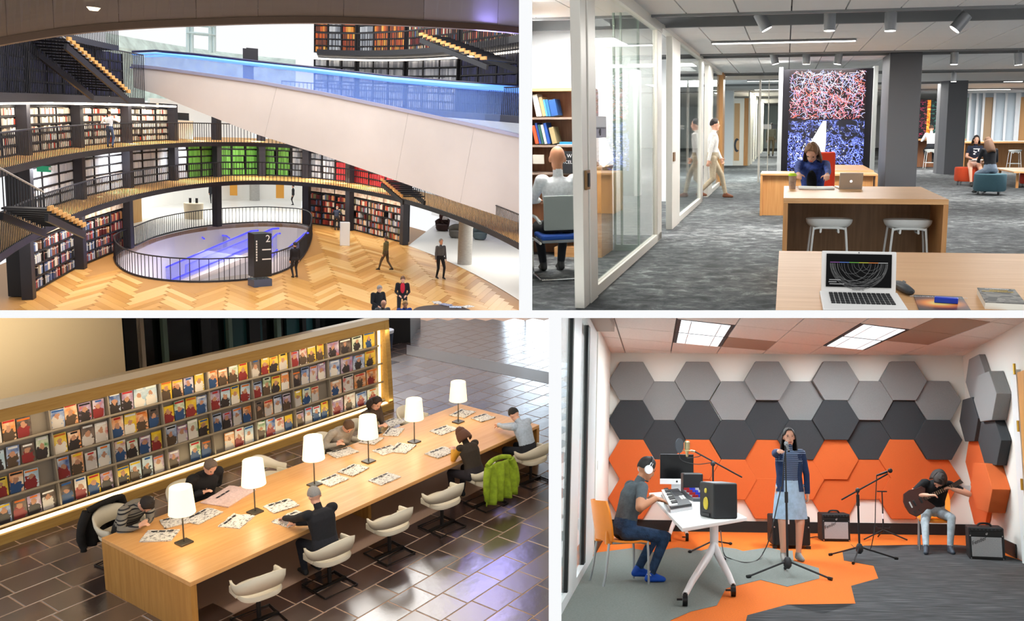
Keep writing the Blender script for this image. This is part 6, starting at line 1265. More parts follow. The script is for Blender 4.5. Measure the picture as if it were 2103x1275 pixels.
def npaper(w, d, seed):
    r = random.Random(seed); mb = MB(); n = 6
    top = [[(-w / 2 + w * i / n + r.uniform(-.006, .006), -d / 2 + d * j / n + r.uniform(-.006, .006), .010 + abs(i - n / 2) / n * -.006 + .012 * abs(math.sin(i * 1.1 + j * .7 + seed)) * (1 if i not in (n // 2,) else .2)) for i in range(n + 1)] for j in range(n + 1)]
    for j in range(n):
        for i in range(n): mb.add([top[j][i], top[j][i + 1], top[j + 1][i + 1], top[j + 1][i]], [(0, 1, 2, 3)])
    rim = [top[0][i] for i in range(n + 1)] + [top[j][n] for j in range(1, n + 1)] + [top[n][i] for i in range(n - 1, -1, -1)] + [top[j][0] for j in range(n - 1, 0, -1)]
    m = len(rim); mb.add([*rim, *[(x, y, 0) for x, y, z in rim]], [(i, (i + 1) % m, m + (i + 1) % m, m + i) for i in range(m)]); return mb
for i, (x, y, a, lb_) in enumerate(news):
    p = vq(x, y, TZ); big = i == 4
    g = npaper(.62 if big else rm.uniform(.34, .44), .46 if big else rm.uniform(.28, .34), i).obj('newspaper', pkm if big else npm, EW @ T(p.x, p.y, TZ + .001 + .002 * (i % 3)) @ RZ(R_(a + 60)), 'newspaper ' + lb_, 'newspaper', 'newspapers on the reading table')
    for k in range(3): MB().box((-.1 + .1 * k, .10, .024), (.08, .03, .001)).part('headline', mat('ink_dark', '#26262c', .6), g)
# ---- white chairs
cream = mat('chair_cream', '#d9cfb8', .55); frame_d = mat('sled_dark', '#2a2522', .35, .6); cproto = [None]
def tub_chair(W, label):
    if cproto[0]: return copy_tree(cproto[0], W, label)
    g = thing('tub_chair', label, 'chair', W, 'cream tub chairs around the reading table'); cproto[0] = g
    rg = []
    for k, (sc_, z) in enumerate(((.80, .40), (.97, .425), (1.0, .46), (.95, .49), (.6, .495))):
        rg.append([(.27 * sc_ * math.copysign(abs(math.cos(a)) ** .7, math.cos(a)), .26 * sc_ * math.copysign(abs(math.sin(a)) ** .7, math.sin(a)), z) for a in [2 * math.pi * i / 24 for i in range(24)]])
    MB().loft(rg).part('seat', cream, g, smooth=True)
    ring = []; N = 28
    for i in range(N + 1):
        t = R_(-200 - 0) + R_(220) * i / N                           # from left arm tip round the back to the right arm tip
        t = math.pi + R_(-22) + R_(224) * i / N
        bk_ = max(0, -math.sin(t)); x, y = .30 * math.copysign(abs(math.cos(t)) ** .8, math.cos(t)), .28 * math.copysign(abs(math.sin(t)) ** .8, math.sin(t))
        zb, zt_ = .50 + .06 * bk_, .63 + .17 * bk_ ** 1.3; fl = 1 + .10 * bk_
        ring.append([(x * .98, y * .98, zb), (x * fl * 1.02, y * fl * 1.02, (zb + zt_) / 2), (x * fl * 1.04, y * fl * 1.06, zt_), (x * fl * .94, y * fl * .97, zt_ - .005), (x * .90, y * .90, zb + .01)])
    MB().loft(ring).part('back_shell', cream, g, smooth=2)
    for e in (-1, 1): MB().box((e * .275, .06, .50), (.04, .20, .10)).part('arm_bracket', cream, g, bevel=.012)
    MB().cyl((0, 0, .06), (0, 0, .41), .028, n=12).part('pedestal', frame_d, g); MB().tube([(-.25, -.27, .018), (.25, -.27, .018), (.25, .27, .018), (-.25, .27, .018)], .014, closed=True).part('sled_base', frame_d, g); MB().box((0, 0, .03), (.5, .05, .03)).part('base_bar', frame_d, g)
    return g
RCH = [(-9.15, 6.30, 78, 'nearest cream tub chair at the front edge of picture'), (-9.12, 7.38, 84, 'cream tub chair under the grey-haired reader'), (-9.12, 8.47, 84, 'empty cream tub chair right of the grey-haired reader'), (-9.10, 9.55, 84, 'empty cream tub chair next to the green jacket'), (-9.10, 10.60, 84, 'cream tub chair with green jacket over its back'), (-9.05, 11.75, 84, 'cream tub chair under the reader in pale blue shirt')]
for x, y, a, lb_ in RCH: tub_chair(EW @ T(x, y, 0) @ RZ(R_(a)), lb_)
LCH = [(-11.95, 6.15, -80, 'cream tub chair under the striped reader'), (-11.95, 7.2, -86, 'cream tub chair under the reader in black'), (-11.9, 8.5, -70, 'empty cream tub chair right of the reader in black'), (-11.95, 9.75, -84, 'cream tub chair under the reader in grey cardigan'), (-12.0, 10.6, -84, 'cream tub chair under the reader with brown jacket'), (-11.85, 11.7, -75, 'empty cream tub chair at the far left of the table')]
for x, y, a, lb_ in LCH: tub_chair(EW @ T(x, y, 0) @ RZ(R_(a)), lb_)
# ---- readers
def reader(x, y, a, label, lean, hands, **k):
    W = EW @ T(x, y, 0) @ RZ(R_(a)); hd = [tgt(E_, W, (vq(px_, py_, TZ).x, vq(px_, py_, TZ).y, TZ + .08)) for px_, py_ in hands]
    return person(label, W, .58, lean=lean, hands=hd, feet=((-.1, .42, 0), (.1, .42, 0)), voxel=.012, curl=.6, **dict(dict(bulk=1.12), **k)), W
def banded():
    m, nt, b, tc = nodes_of('sweater_striped', '#777', .9); sp = nt.nodes.new('ShaderNodeSeparateXYZ'); w = nt.nodes.new('ShaderNodeMath'); w.operation = 'MULTIPLY'; w.inputs[1].default_value = 9; f_ = nt.nodes.new('ShaderNodeMath'); f_.operation = 'FRACT'
    r = ramp(nt, [(0, '#7d776c'), (.45, '#1d1c20'), (.62, '#8f897c'), (.85, '#2a2a2e')], 'CONSTANT'); nt.links.new(tc.outputs['Object'], sp.inputs[0]); nt.links.new(sp.outputs[2], w.inputs[0]); nt.links.new(w.outputs[0], f_.inputs[0]); nt.links.new(f_.outputs[0], r.inputs[0]); nt.links.new(r.outputs[0], b.inputs['Base Color']); return m
reader(-11.86, 6.15, -84, 'reader in grey and black striped sweater bent over newspaper', .45, ((300, 1082), (285, 1092)), topmat=banded(), bottom='#2a2624', hair=('short', '#20160f'), head=(.55, .1), hunch=.35)
reader(-11.80, 7.25, -92, 'reader in black coat at the left side of table', .22, ((430, 1008), (415, 1022)), top='#141214', bottom='#1a1818', hair=('short', '#6a5a4c'), head=(.35, 0), hunch=.2, bulk=1.24)
reader(-11.80, 9.75, -95, 'reader in grey cardigan near the fourth lamp', .30, ((703, 915), (690, 922)), top='#9a9184', bottom='#3a332e', hair=('short', '#5a3f28'), head=(.5, 0), hunch=.3)
reader(-11.95, 10.6, -80, 'reader in brown jacket beside the rack end', .12, ((790, 880), (775, 885)), top='#4a3a2e', bottom='#2a2420', hair=('bob', '#2c1c14'), head=(.3, .2), hunch=.2)
reader(-9.20, 7.40, 80, 'grey-haired reader in black jacket seen from behind', .22, ((585, 1075), (612, 1085)), top='#17171c', bottom='#22242c', hair=('short', '#8f8c88'), head=(.25, 0), hunch=.15, bulk=1.12, face=False)
reader(-9.22, 10.45, 84, 'reader with brown hair, dark vest and yellow sleeves', .25, ((930, 935), (940, 930)), top='#33291f', armmat=mat('cloth_ochre', '#c8922a', .85), bottom='#2a2428', hair=('bob', '#5a3520'), head=(.3, .1), hunch=.25, face=False, female=True)
reader(-9.15, 11.80, 86, 'reader in pale blue shirt at the far end of table', .28, ((1010, 878), (1020, 884)), top='#a9b6c4', bottom='#1e2026', hair=('short', '#1e1814'), head=(.4, 0), hunch=.25, face=False, bulk=1.08)
# jackets hung on chairs
def jacket(W, label, m, L=.62, seed=1):
    g = thing('jacket', label, 'jacket', W); r = random.Random(seed); G = []
    for k in range(12):
        t = k / 11; ring = []
        for i in range(25):
            u = i / 24 - .5; fold = .035 * math.sin(u * 26 + seed + 2 * t) * (.3 + t) + .02 * math.sin(u * 11 + 5 * t)
            ring.append((u * (.56 + .16 * t) , -.335 - .06 * math.sin(t * 1.5) - fold - .03 * math.cos(u * math.pi), .86 - L * t - .05 * abs(u) * (1 - t)))
        G.append(ring + [(x, y + .03, z) for x, y, z in ring[::-1]])
    MB().loft(G).part('body', m, g, smooth=2); 
    MB().tube(bez([(-.26, -.30, .84), (-.10, -.26, .88), (.1, -.26, .88), (.26, -.30, .84)], 5), .04, n=10).part('collar', m, g, smooth=True)
    for e in (-1, 1): MB().tube(bez([(e * .26, -.32, .82), (e * .33, -.36, .6), (e * .34, -.38, .38), (e * .31, -.36, .28)], 5), [.06] * 5 + [.055] * 5 + [.045] * 6, n=10).part('sleeve', m, g, smooth=True)
    return g
jacket(EW @ T(-9.10, 10.60, 0) @ RZ(R_(84)), 'lime green jacket hung over a chair back', mat('jacket_lime', '#8aa01e', .8, noise=(12, .25), bump=(20, .5)), .66, 1)
jacket(EW @ T(-11.95, 6.15, 0) @ RZ(R_(-80)), 'black jacket hung behind the striped reader', mat('jacket_black', '#171310', .8, noise=(12, .3), bump=(20, .5)), .62, 4)
# ================================================================== music studio (lower right)
S = STU
DW = S.z(1620, 1094)[1]                      # depth of the back wall
ZC = S.y(1620, 727, DW)[2]                   # ceiling height
XLW = -0.79
CR = (S.y(1997, 1090, DW)[0], DW)            # right rear corner
q = S.z(2091, 1147); RWD = Vector((q[0] - CR[0], q[1] - DW, 0)).normalized()      # direction of the right wall, towards the viewer
CRN = (CR[0] + RWD.x * 9.5, CR[1] + RWD.y * 9.5)
NEAR = 5.6
RN = Vector((RWD.y, -RWD.x, 0));  RN = RN if RN.x < 0 else -RN                     # into the room
wallm = mat('studio_wall_paint', '#e6e3db', 0.85)
SW = S.M
MB().prism([(XLW - 0.1, DW), (CR[0] + 0.4, DW), (CR[0] + 0.4, DW + 0.15), (XLW - 0.1, DW + 0.15)], 0, ZC + 0.3).obj('wall_back', wallm, SW, 'cream painted back wall of the music studio', kind='structure')
k = 7.0
MB().prism([CR, (CR[0] + RWD.x * k, CR[1] + RWD.y * k), (CR[0] + RWD.x * k - RN.x * .15, CR[1] + RWD.y * k - RN.y * .15), (CR[0] - RN.x * .15, CR[1] - RN.y * .15)], 0, ZC + .3).obj('wall_right', wallm, SW, 'cream side wall of the music studio with hexagon panels and door', kind='structure')
# left wall: solid pier by the corner, then a window wall
yA, yB = S.x(1221, 1100, XLW)[1], NEAR
MB().prism([(XLW, yA), (XLW, DW), (XLW - .15, DW), (XLW - .15, yA)], 0, ZC + .3).obj('wall_left', wallm, SW, 'cream pier beside the studio window wall', kind='structure', clip=CL_STU)
flo = [(XLW - .3, DW + .1), (CR[0] + .5, DW + .1), (CRN[0] + .5, NEAR), (XLW - .3, NEAR)]
orange_c = mat('orange_carpet', '#e8741f', 0.95, noise=(70, 0.10), bump=(260, 0.5))
gray_c = mat('grey_carpet', '#7f8580', 0.95, noise=(60, 0.12), bump=(260, 0.5))
def stripe_mat():
    m, nt, b, tc = nodes_of('charcoal_stripe_carpet', '#444', 0.95)
    mp = nt.nodes.new('ShaderNodeMapping'); mp.inputs['Scale'].default_value = (0.8, 20, 1)
    n = nt.nodes.new('ShaderNodeTexNoise'); n.inputs['Scale'].default_value = 3.5; n.inputs['Detail'].default_value = 6
    r = ramp(nt, [(0.3, '#161718'), (0.5, '#343537'), (0.70, '#6a6b6d')])
    nt.links.new(tc.outputs['Object'], mp.inputs[0]); nt.links.new(mp.outputs[0], n.inputs[0]); nt.links.new(n.outputs[0], r.inputs[0]); nt.links.new(r.outputs[0], b.inputs['Base Color'])
    return m
fl = MB().prism(flo, -0.12, 0).obj('floor', orange_c, SW, 'orange carpet floor of the music studio', kind='structure', clip=CL_STU)
def carpet(name, pxs, m, extra=()):
    poly = [tuple(S.z(x, y)[:2]) for x, y in pxs] + list(extra)
    bm = bmesh.new(); vs = [bm.verts.new((x, y, 0.004)) for x, y in poly]; f = bm.faces.new(vs); bmesh.ops.triangulate(bm, faces=[f])
    me = bpy.data.meshes.new(name)
    ext = bmesh.ops.extrude_face_region(bm, geom=bm.faces[:]); bmesh.ops.translate(bm, verts=[v for v in ext['geom'] if isinstance(v, bmesh.types.BMVert)], vec=(0, 0, -0.003))
    bmesh.ops.recalc_face_normals(bm, faces=bm.faces); bm.to_mesh(me); bm.free(); me.materials.append(m)
    o = bpy.data.objects.new(name, me); COL.objects.link(o); o.parent = fl
    return o
carpet('carpet_piece', [(1229, 1134.5), (1297, 1125.7), (1340, 1134), (1391, 1124.4), (1440, 1131), (1470, 1122), (1511, 1127), (1526, 1132), (1578, 1124.4), (1606, 1131), (1628, 1131), (1630, 1152), (1682, 1167), (1683, 1188), (1617, 1205), (1562, 1191), (1491, 1208.5), (1472, 1243.6), (1419, 1256), (1377, 1274), (1366, 1300)], gray_c, [(XLW, NEAR), (XLW, S.z(1226, 1136)[1])])['label'] = 'grey carpet with zigzag edge'
carpet('carpet_piece', [(2091, 1149), (1999, 1122), (1960, 1119), (1928, 1128), (1874, 1119), (1829, 1129), (1775, 1120.6), (1730, 1132), (1733, 1151), (1794, 1162), (1804, 1188), (1748, 1203.5), (1757, 1240), (1688, 1262), (1617, 1242), (1535, 1264), (1528, 1290)], stripe_mat(), [(S.z(1528, 1290)[0], NEAR), (CRN[0] + .3, NEAR)])['label'] = 'charcoal striped carpet'
black = mat('black_rubber', '#161616', 0.6)
MB().box((XLW / 2 + CR[0] / 2, DW - .008, .09), (CR[0] - XLW, .016, .18)).obj('baseboard_back', black, SW, 'black rubber baseboard along the studio back wall', kind='structure')
p = Vector((CR[0], CR[1], 0)) + RN * .008
MB().prism([tuple(p[:2]), tuple((p + RWD * 3.15)[:2]), tuple((p + RWD * 3.15 + RN * .016)[:2]), tuple((p + RN * .016)[:2])], 0, .18).obj('baseboard_right', black, SW, 'black rubber baseboard along the studio side wall', kind='structure')
MB().box((XLW + .008, (yA + DW) / 2, .09), (.016, DW - yA, .18)).obj('baseboard_left', black, SW, 'black rubber baseboard on the studio pier', kind='structure', clip=CL_STU)
# ceiling of skewed tiles
roomP = [(XLW - .05, NEAR + .6), (CRN[0] + .6, NEAR + .6), (CR[0] + .02, DW), (XLW - .05, DW)]
ceil = MB().prism([(XLW - .3, NEAR + .6), (CRN[0] + 1, NEAR + .6), (CR[0] + .6, DW + .15), (XLW - .3, DW + .15)], ZC + .03, ZC + .1).obj('ceiling', mat('ceiling_grid_grey', '#8f8a86', .8), SW, 'suspended tile ceiling of the music studio', kind='structure', clip=CL_STU)
tilem = mat('ceiling_tile_white', '#e6e0da', 0.9, noise=(40, 0.05), bump=(200, 0.2)); browntile = mat('ceiling_tile_brown', '#a58d7c', .9)
lensm = mat('light_lens', '#ffffff', .4, emit=1.1, ecol='#f4faff')
tw, td, sk = 0.80, 1.30, 0.66
X0 = S.z(1377, 728, ZC)[0]; Y0 = S.z(1381, 703, ZC)[1]
frame_b = mat('fixture_black', '#26282a', .5)
LIGHTS = {(0, -1), (0, -2), (3, -2), (3, -3)}; BROWN = {(1, -1), (4, -3), (4, -4)}
for i in range(-2, 9):
    for j in range(-8, 5):
        c = [(X0 + i * tw, Y0 + j * td + i * tw * sk), (X0 + (i + 1) * tw, Y0 + j * td + (i + 1) * tw * sk), (X0 + (i + 1) * tw, Y0 + (j + 1) * td + (i + 1) * tw * sk), (X0 + i * tw, Y0 + (j + 1) * td + i * tw * sk)]
        cx, cy = sum(p[0] for p in c) / 4, sum(p[1] for p in c) / 4
        c = [(cx + (p[0] - cx) * .978, cy + (p[1] - cy) * .980) for p in c]
        c = clip_poly(c, roomP)
        if len(c) < 3: continue
        area_ = abs(sum(c[a][0] * c[(a + 1) % len(c)][1] - c[(a + 1) % len(c)][0] * c[a][1] for a in range(len(c)))) / 2
        if area_ < .02 or cy < NEAR + .7: continue
        if (i, j) in LIGHTS:
            g = thing('ceiling_light', {(0, -1): 'lit troffer left of centre in studio ceiling, unit nearer the back wall', (0, -2): 'lit troffer left of centre in studio ceiling, unit nearer the viewer', (3, -2): 'lit troffer right of centre in studio ceiling, unit nearer the back wall', (3, -3): 'lit troffer right of centre in studio ceiling, unit cut by the frame top'}[(i, j)], 'ceiling light', SW @ T(cx, cy, ZC), 'ceiling troffers of the studio')
            l = [(p[0] - cx, p[1] - cy) for p in c]
            MB().prism(l, -.004, .028).part('frame', frame_b, g)
            inner = [(p[0] * .86, p[1] * .94) for p in l]
            MB().prism(inner, -.010, -.004).part('lens', lensm, g)
            for a in (-1, 1):
                t = .3 * a; MB().add([(inner[0][0] * (1 - (t + .5)) + inner[1][0] * (t + .5) + ss, inner[0][1] * (.5 - t) + inner[1][1] * (.5 + t), zz) for zz in (-.014, -.010) for ss in (-.006, .006)] + [(inner[3][0] * (.5 - t) + inner[2][0] * (.5 + t) + ss, inner[3][1] * (.5 - t) + inner[2][1] * (.5 + t), zz) for zz in (-.014, -.010) for ss in (-.006, .006)], [(0, 1, 3, 2), (4, 6, 7, 5), (0, 4, 5, 1), (2, 3, 7, 6), (0, 2, 6, 4), (1, 5, 7, 3)]).part('louvre', mat('louvre_grey', '#c8ccd0', .4), g)
            lt = area('studio_troffer', S, (cx, cy, ZC - .03), (.62, 1.1), 62, (.86, .95, 1))
        else:
            MB().prism(c, ZC - .003, ZC + .02).part('tile', browntile if (i, j) in BROWN else tilem, ceil, clip=CL_STU, W=SW)
area('studio_front_fill', S, (1.6, 8.8, 2.55), (3.6, .7), 95, (.88, .96, 1))  # unseen fill added to lift the dim front floor, no fixture here
# soffit over the windows
MB().box((XLW + .12, (NEAR + 11.3) / 2 + .3, ZC - .05), (.24, 11.3 - NEAR, .12)).obj('trim_1', mat('soffit_beige', '#b5aaa0', .8), SW, 'beige soffit box above the studio windows', kind='structure', clip=CL_STU)
# window wall
wf = mat('window_frame_white', '#e3e6e5', .4); gl = mat('studio_glass', '#e6efee', .03, alpha=.38); gask = mat('gasket_black', '#141718', .5)
zt = ZC - .12
ys = [S.x(x_, 1000, XLW)[1] for x_ in (1186, 1170, 1204, 1219)]
wn = thing('window_1', 'white framed studio window wall of tall panes', None, SW, kind='structure')
def mull(y0, y1, d=.06): MB().box((XLW - .02, (y0 + y1) / 2, zt / 2), (d, y1 - y0, zt)).part('mullion', wf, wn, clip=CL_STU, W=SW)
mull(ys[1], ys[0]); mull(ys[2], ys[3]); mull(NEAR + .1, NEAR + .3)
for a, b in ((NEAR + .3, ys[1]), (ys[0], ys[2])):
    MB().box((XLW - .03, (a + b) / 2, zt / 2), (.008, b - a, zt - .2)).part('pane', gl, wn, clip=CL_STU, W=SW)
    MB().box((XLW - .02, b - (.03 if a < 6.5 else .1), zt / 2), (.05, .06 if a < 6.5 else .2, zt - .2)).part('gasket', gask, wn, clip=CL_STU, W=SW)
    for z0, z1 in ((0, .10), (zt - .1, zt)): MB().box((XLW - .02, (a + b) / 2, (z0 + z1) / 2), (.06, b - a, z1 - z0)).part('rail', wf, wn, clip=CL_STU, W=SW)
area('studio_outside_fill', S, (XLW - .06, 9.0, 1.5), (2.6, 4.5), 45, (.92, 1, .97), aim=(-1, 0, 0))  # lamp added behind the glass, brightens the party wall like outdoors
# hexagon panels
def hexpanel(cx, cz, w, hgt, th, m, W, label, grp):
    pts = [(w / 2, 0), (w / 4, hgt / 2), (-w / 4, hgt / 2), (-w / 2, 0), (-w / 4, -hgt / 2), (w / 4, -hgt / 2)]
    o = MB(RX(math.pi / 2)).prism(pts, .004, th).obj('hexagon_panel', m, W @ T(cx, 0, cz), label, 'wall panel', grp, bevel=.008, seg=2)
    return o
hg = mat('felt_light_grey', '#858585', .95, noise=(120, .08), bump=(400, .3)); hc_ = mat('felt_charcoal', '#3a3d40', .95, noise=(120, .1), bump=(400, .3)); ho = mat('felt_orange', '#d2652e', .95, noise=(120, .05), bump=(400, .3))
mpp = DW / F / math.cos(R_(10)) 
hx = [1297, 1362, 1432, 1505, 1574, 1643, 1713, 1783, 1851, 1922]
ordn = ['first', 'second', 'third', 'fourth', 'fifth', 'sixth', 'seventh', 'eighth', 'ninth', 'tenth']
rnd = random.Random(3)
hexW = 93 * DW / F * 1.005; hexH = (S.y(1620, 783, DW)[2] - S.y(1620, 863, DW)[2]) * .993
for c_, x in enumerate(hx):
    up = c_ % 2 == 0
    for r_, yy in enumerate([783, 863, 943, 1023] if up else [823, 903, 984]):
        p = S.y(x, yy, DW); m = (hg, hc_, ho, ho)[r_]
        th = rnd.choice([.06, .09, .12, .16])
        if r_ >= 2: th = rnd.choice([.05, .07, .09])
        coln = ('light grey', 'charcoal', 'orange', 'orange')[r_]; rown = ('top', 'second', 'third', 'lowest')[r_]
        hexpanel(p[0], p[2], hexW, hexH, th, m, SW @ T(0, DW, 0), f'{coln} felt hexagon on back wall, {ordn[c_]} column from left, {rown} row', 'hexagon panels on the studio walls')
RWM = Matrix(((-RWD.x * -1, -RN.x, 0, CR[0]), (RWD.y, -RN.y, 0, CR[1]), (0, 0, 1, 0), (0, 0, 0, 1)))
WR = SW @ RWM
cp = Vector((CR[0], CR[1], 0))
def rw(x, y):
    p = S.pl(x, y, cp, RN); return (p - cp).dot(RWD), p[2]
sgn = ['rear', 'front']
for ci, lst in enumerate(([(2016, 777, hg), (2010, 862, hc_), (2012, 950, ho), (2018, 1035, ho)], [(2052, 815, hg), (2052, 905, hc_), (2050, 1000, ho)])):
    for ri, (x, y, m) in enumerate(lst):
        s_, z_ = rw(x, y)
        hexpanel(s_, z_, 1.6, hexH * 1.02, (.10, .16, .08, .07)[ri] if ci == 0 else (.2, .14, .24)[ri], m, WR, f'{("light grey", "charcoal", "orange", "orange")[ri]} felt hexagon on right wall, {sgn[ci]} column, {("top", "second", "third", "lowest")[ri]} row', 'hexagon panels on the studio walls')
# door at the right edge
doorm = wood('door_maple', '#d9a25f', '#c98f4c', 2)
s0 = rw(2093, 900)[0]
dr = thing('door_1', 'maple studio door with brass hinges at the right edge', None, WR, kind='structure')
MB().box((s0 + .16, -.03, 1.22), (.32, .06, 2.44)).part('door_frame', wf, dr)
MB().box((s0 + .32 + .9, -.02, 1.2), (1.8, .05, 2.4)).part('door_leaf', doorm, dr)
brass = mat('brass', '#b8923e', .3, 1)
for y in (768, 878, 990, 1100): MB().cyl((s0 + .30, -.07, S.y(2100, y, q[1])[2] - .07), (s0 + .30, -.07, S.y(2100, y, q[1])[2] + .07), .018, n=10).part('hinge', brass, dr)
MB().box((XLW + .006, S.x(1227, 955, XLW)[1], S.x(1227, 955, XLW)[2]), (.012, .16, .12)).obj('light_switch', mat('switch_white', '#f0efea', .4), SW, 'white light switch on the studio pier', 'switch')

# ------------------------------------------------------------------ furniture
alu = mat('silver_paint_metal', '#a9adaf', .35, .6); opl = mat('orange_plastic', '#f08a1d', .35)
def orange_chair(W, label):
    g = thing('stacking_chair', label, 'chair', W, 'orange stacking chairs')
    # seat shell: front at +Y
    rows = []
    for k in range(9):
        t = k / 8; y = -.22 + .44 * t; z = .445 - .02 * math.sin(t * math.pi) - .05 * max(0, t - .8) * 4; hw = .215 + .015 * math.sin(t * math.pi)
        rows.append([(hw * math.cos(a), y, z + .02 * abs(math.cos(a)) ** 3) for a in [math.pi * (1 - i / 8) for i in range(9)]])
    bot = [[(x, y, z - .022) for x, y, z in r] for r in rows]
    MB().loft([r + b[::-1] for r, b in zip(rows, bot)]).part('seat', opl, g, smooth=True)
    rows = []
    for k in range(10):
        t = k / 9; z = .45 + .40 * t; hw = .225 + .025 * math.sin(t * math.pi) - .05 * max(0, t - .75) * 2
        yc = -.19 - .015 * math.sin(t * 3.1) - .07 * t ** 2
        rows.append([(hw * u, yc - .085 * (1 - abs(u) ** 2.2) , z) for u in [i / 4 - 1 for i in range(9)]])
    bk_ = [[(x, y - .02, z) for x, y, z in r] for r in rows]
    MB().loft([r + b[::-1] for r, b in zip(rows, bk_)]).part('backrest', opl, g, smooth=True)
    for e in (-1, 1): MB().box((e * .17, -.23, .48), (.06, .07, .14)).part('back_bracket', opl, g, bevel=.01)
    for e in (-1, 1):
        MB().tube(bez([(e * .22, .20, .0), (e * .215, .19, .38), (e * .205, .15, .425), (e * .20, -.20, .425)], 6), .013).part('leg', alu, g, smooth=True)
        MB().tube(bez([(e * .22, -.30, .0), (e * .215, -.27, .14), (e * .20, -.235, .42)], 6), .013).part('leg', alu, g, smooth=True)
    return g
wht = mat('laminate_white', '#eeeeec', .35); whm = mat('powder_white', '#e8e8e8', .4); blk = mat('matte_black', '#1b1c1e', .55); dkg = mat('dark_grey_plastic', '#2c2f32', .5)
cast = mat('caster_black', '#0e0e10', .35)
# table
TH = .74
a = S.z(1401, 1084, TH); b = S.z(1534, 1062, TH); c = S.z(1333, 1012, TH); ex = (b - a); ey = (c - a)
tb = thing('mobile_table', 'white flip-top table on casters with keyboard and speakers', 'table', at(S, (a[0], a[1], 0)))
L = lambda u, v, z=0: Vector((ex.x * u + ey.x * v, ex.y * u + ey.y * v, z))
MB().prism([tuple(L(0, 0)[:2]), tuple(L(1, 0)[:2]), tuple(L(1, 1)[:2]), tuple(L(0, 1)[:2])], TH - .035, TH).part('tabletop', wht, tb, bevel=.006)
def tleg(room_px_stem, fa, fb):
    z = lambda p: S.z(*p) - a
    st = z(room_px_stem); st.z = 0
    A, B = z(fa), z(fb)
    stem = Vector((st.x, st.y, 0)); A.z = B.z = .09
    MB().cyl((stem.x, stem.y, .26), (stem.x, stem.y, TH - .06), .046, .05, n=16).part('column', whm, tb, smooth=True)
    MB().box((stem.x, stem.y, TH - .065), (.30, .30, .06)).part('bracket', blk, tb, bevel=.012)
    for p in (A, B):
        m1 = stem.lerp(p, .25); m2 = stem.lerp(p, .8)
        MB().tube([(stem.x, stem.y, .34), (m1.x, m1.y, .27), (m2.x, m2.y, .16), (p.x, p.y, .10)], [.045, .042, .032, .028], n=10).part('foot', whm, tb, smooth=True)
        cst = MB().cyl((p.x - .022, p.y, .055), (p.x + .022, p.y, .055), .055, n=18).part('caster', cast, tb, smooth=True)
        MB().cyl((p.x, p.y, .055), (p.x, p.y, .12), .014).box((p.x - .05, p.y, .06), (.05, .03, .016)).part('brake', cast, cst)
tleg((1467, 1185), (1407, 1245), (1506, 1225))
tleg((1392, 1095), (1375, 1112), (1411, 1111))
# things on the table
def on_table(x, y, z=TH): return S.z(x, y, z)
spk = mat('speaker_black', '#232527', .5); yel = mat('cone_yellow', '#d8c23a', .5)
def monitor_speaker(pl, pr, hgt, dep, label, front):
    l = on_table(*pl); w = (pr[0] - pl[0]) * l.y / F; ang = R_(pr[1])
    g = thing('monitor_speaker', label, 'speaker', at(S, l, ang), 'studio monitors on the table')
    MB().box((w / 2, dep / 2, hgt / 2), (w, dep, hgt)).part('cabinet', spk, g, bevel=.018, seg=3)
    if front:
        for zz, rr, m in ((.40, .30, yel), (.76, .12, yel)):
            MB().cyl((-.004, dep * .5, hgt * zz), (-.014, dep * .5, hgt * zz), hgt * rr * .62, hgt * rr * .55, n=20).part('cone', m, g, smooth=True)
        MB().box((-.006, dep * .5, hgt * .09), (.012, dep * .5, .03)).part('bass_port', blk, g)
    return g
monitor_speaker((1466, 1066), (1517, 16), .335, .42, 'near black studio monitor with yellow cone on table', True)
monitor_speaker((1403, 1021), (1443, 3), .315, .40, 'black studio monitor beside the display on table', False)
# display
p = on_table(1390, 1008)
g = thing('desktop_display', 'all-in-one desktop computer with black screen and aluminium chin', 'computer', at(S, p, R_(4)))
pp = S.y(1355, 932, p.y); qq = S.y(1424, 990, p.y); w = qq.x - pp.x; h_ = pp.z - TH - .10
alum = mat('aluminium_brushed', '#c9cbcd', .3, .9)
MB().box((0, .02, .10 + h_ * .09), (w, .03, h_ * .18)).part('chin', mat('aluminium_light', '#d8dadb', .35, .3), g, bevel=.004)
MB().box((0, .02, .10 + h_ * .59), (w, .03, h_ * .82)).part('screen', mat('screen_black', '#060708', .15), g, bevel=.004)
MB().box((0, .05, .09), (.16, .012, .18)).box((0, .02, .004), (.2, .16, .008)).part('stand', alum, g)
lg = MB(RX(math.pi / 2)); lg.lathe([(.016, 0), (.016, .003)], 14).add([(.004, .018, .002), (.012, .026, .002), (.004, .026, .002)], [(0, 1, 2)])
lg.part('emblem', blk, g).matrix_local = T(0, .002, .10 + h_ * .09)
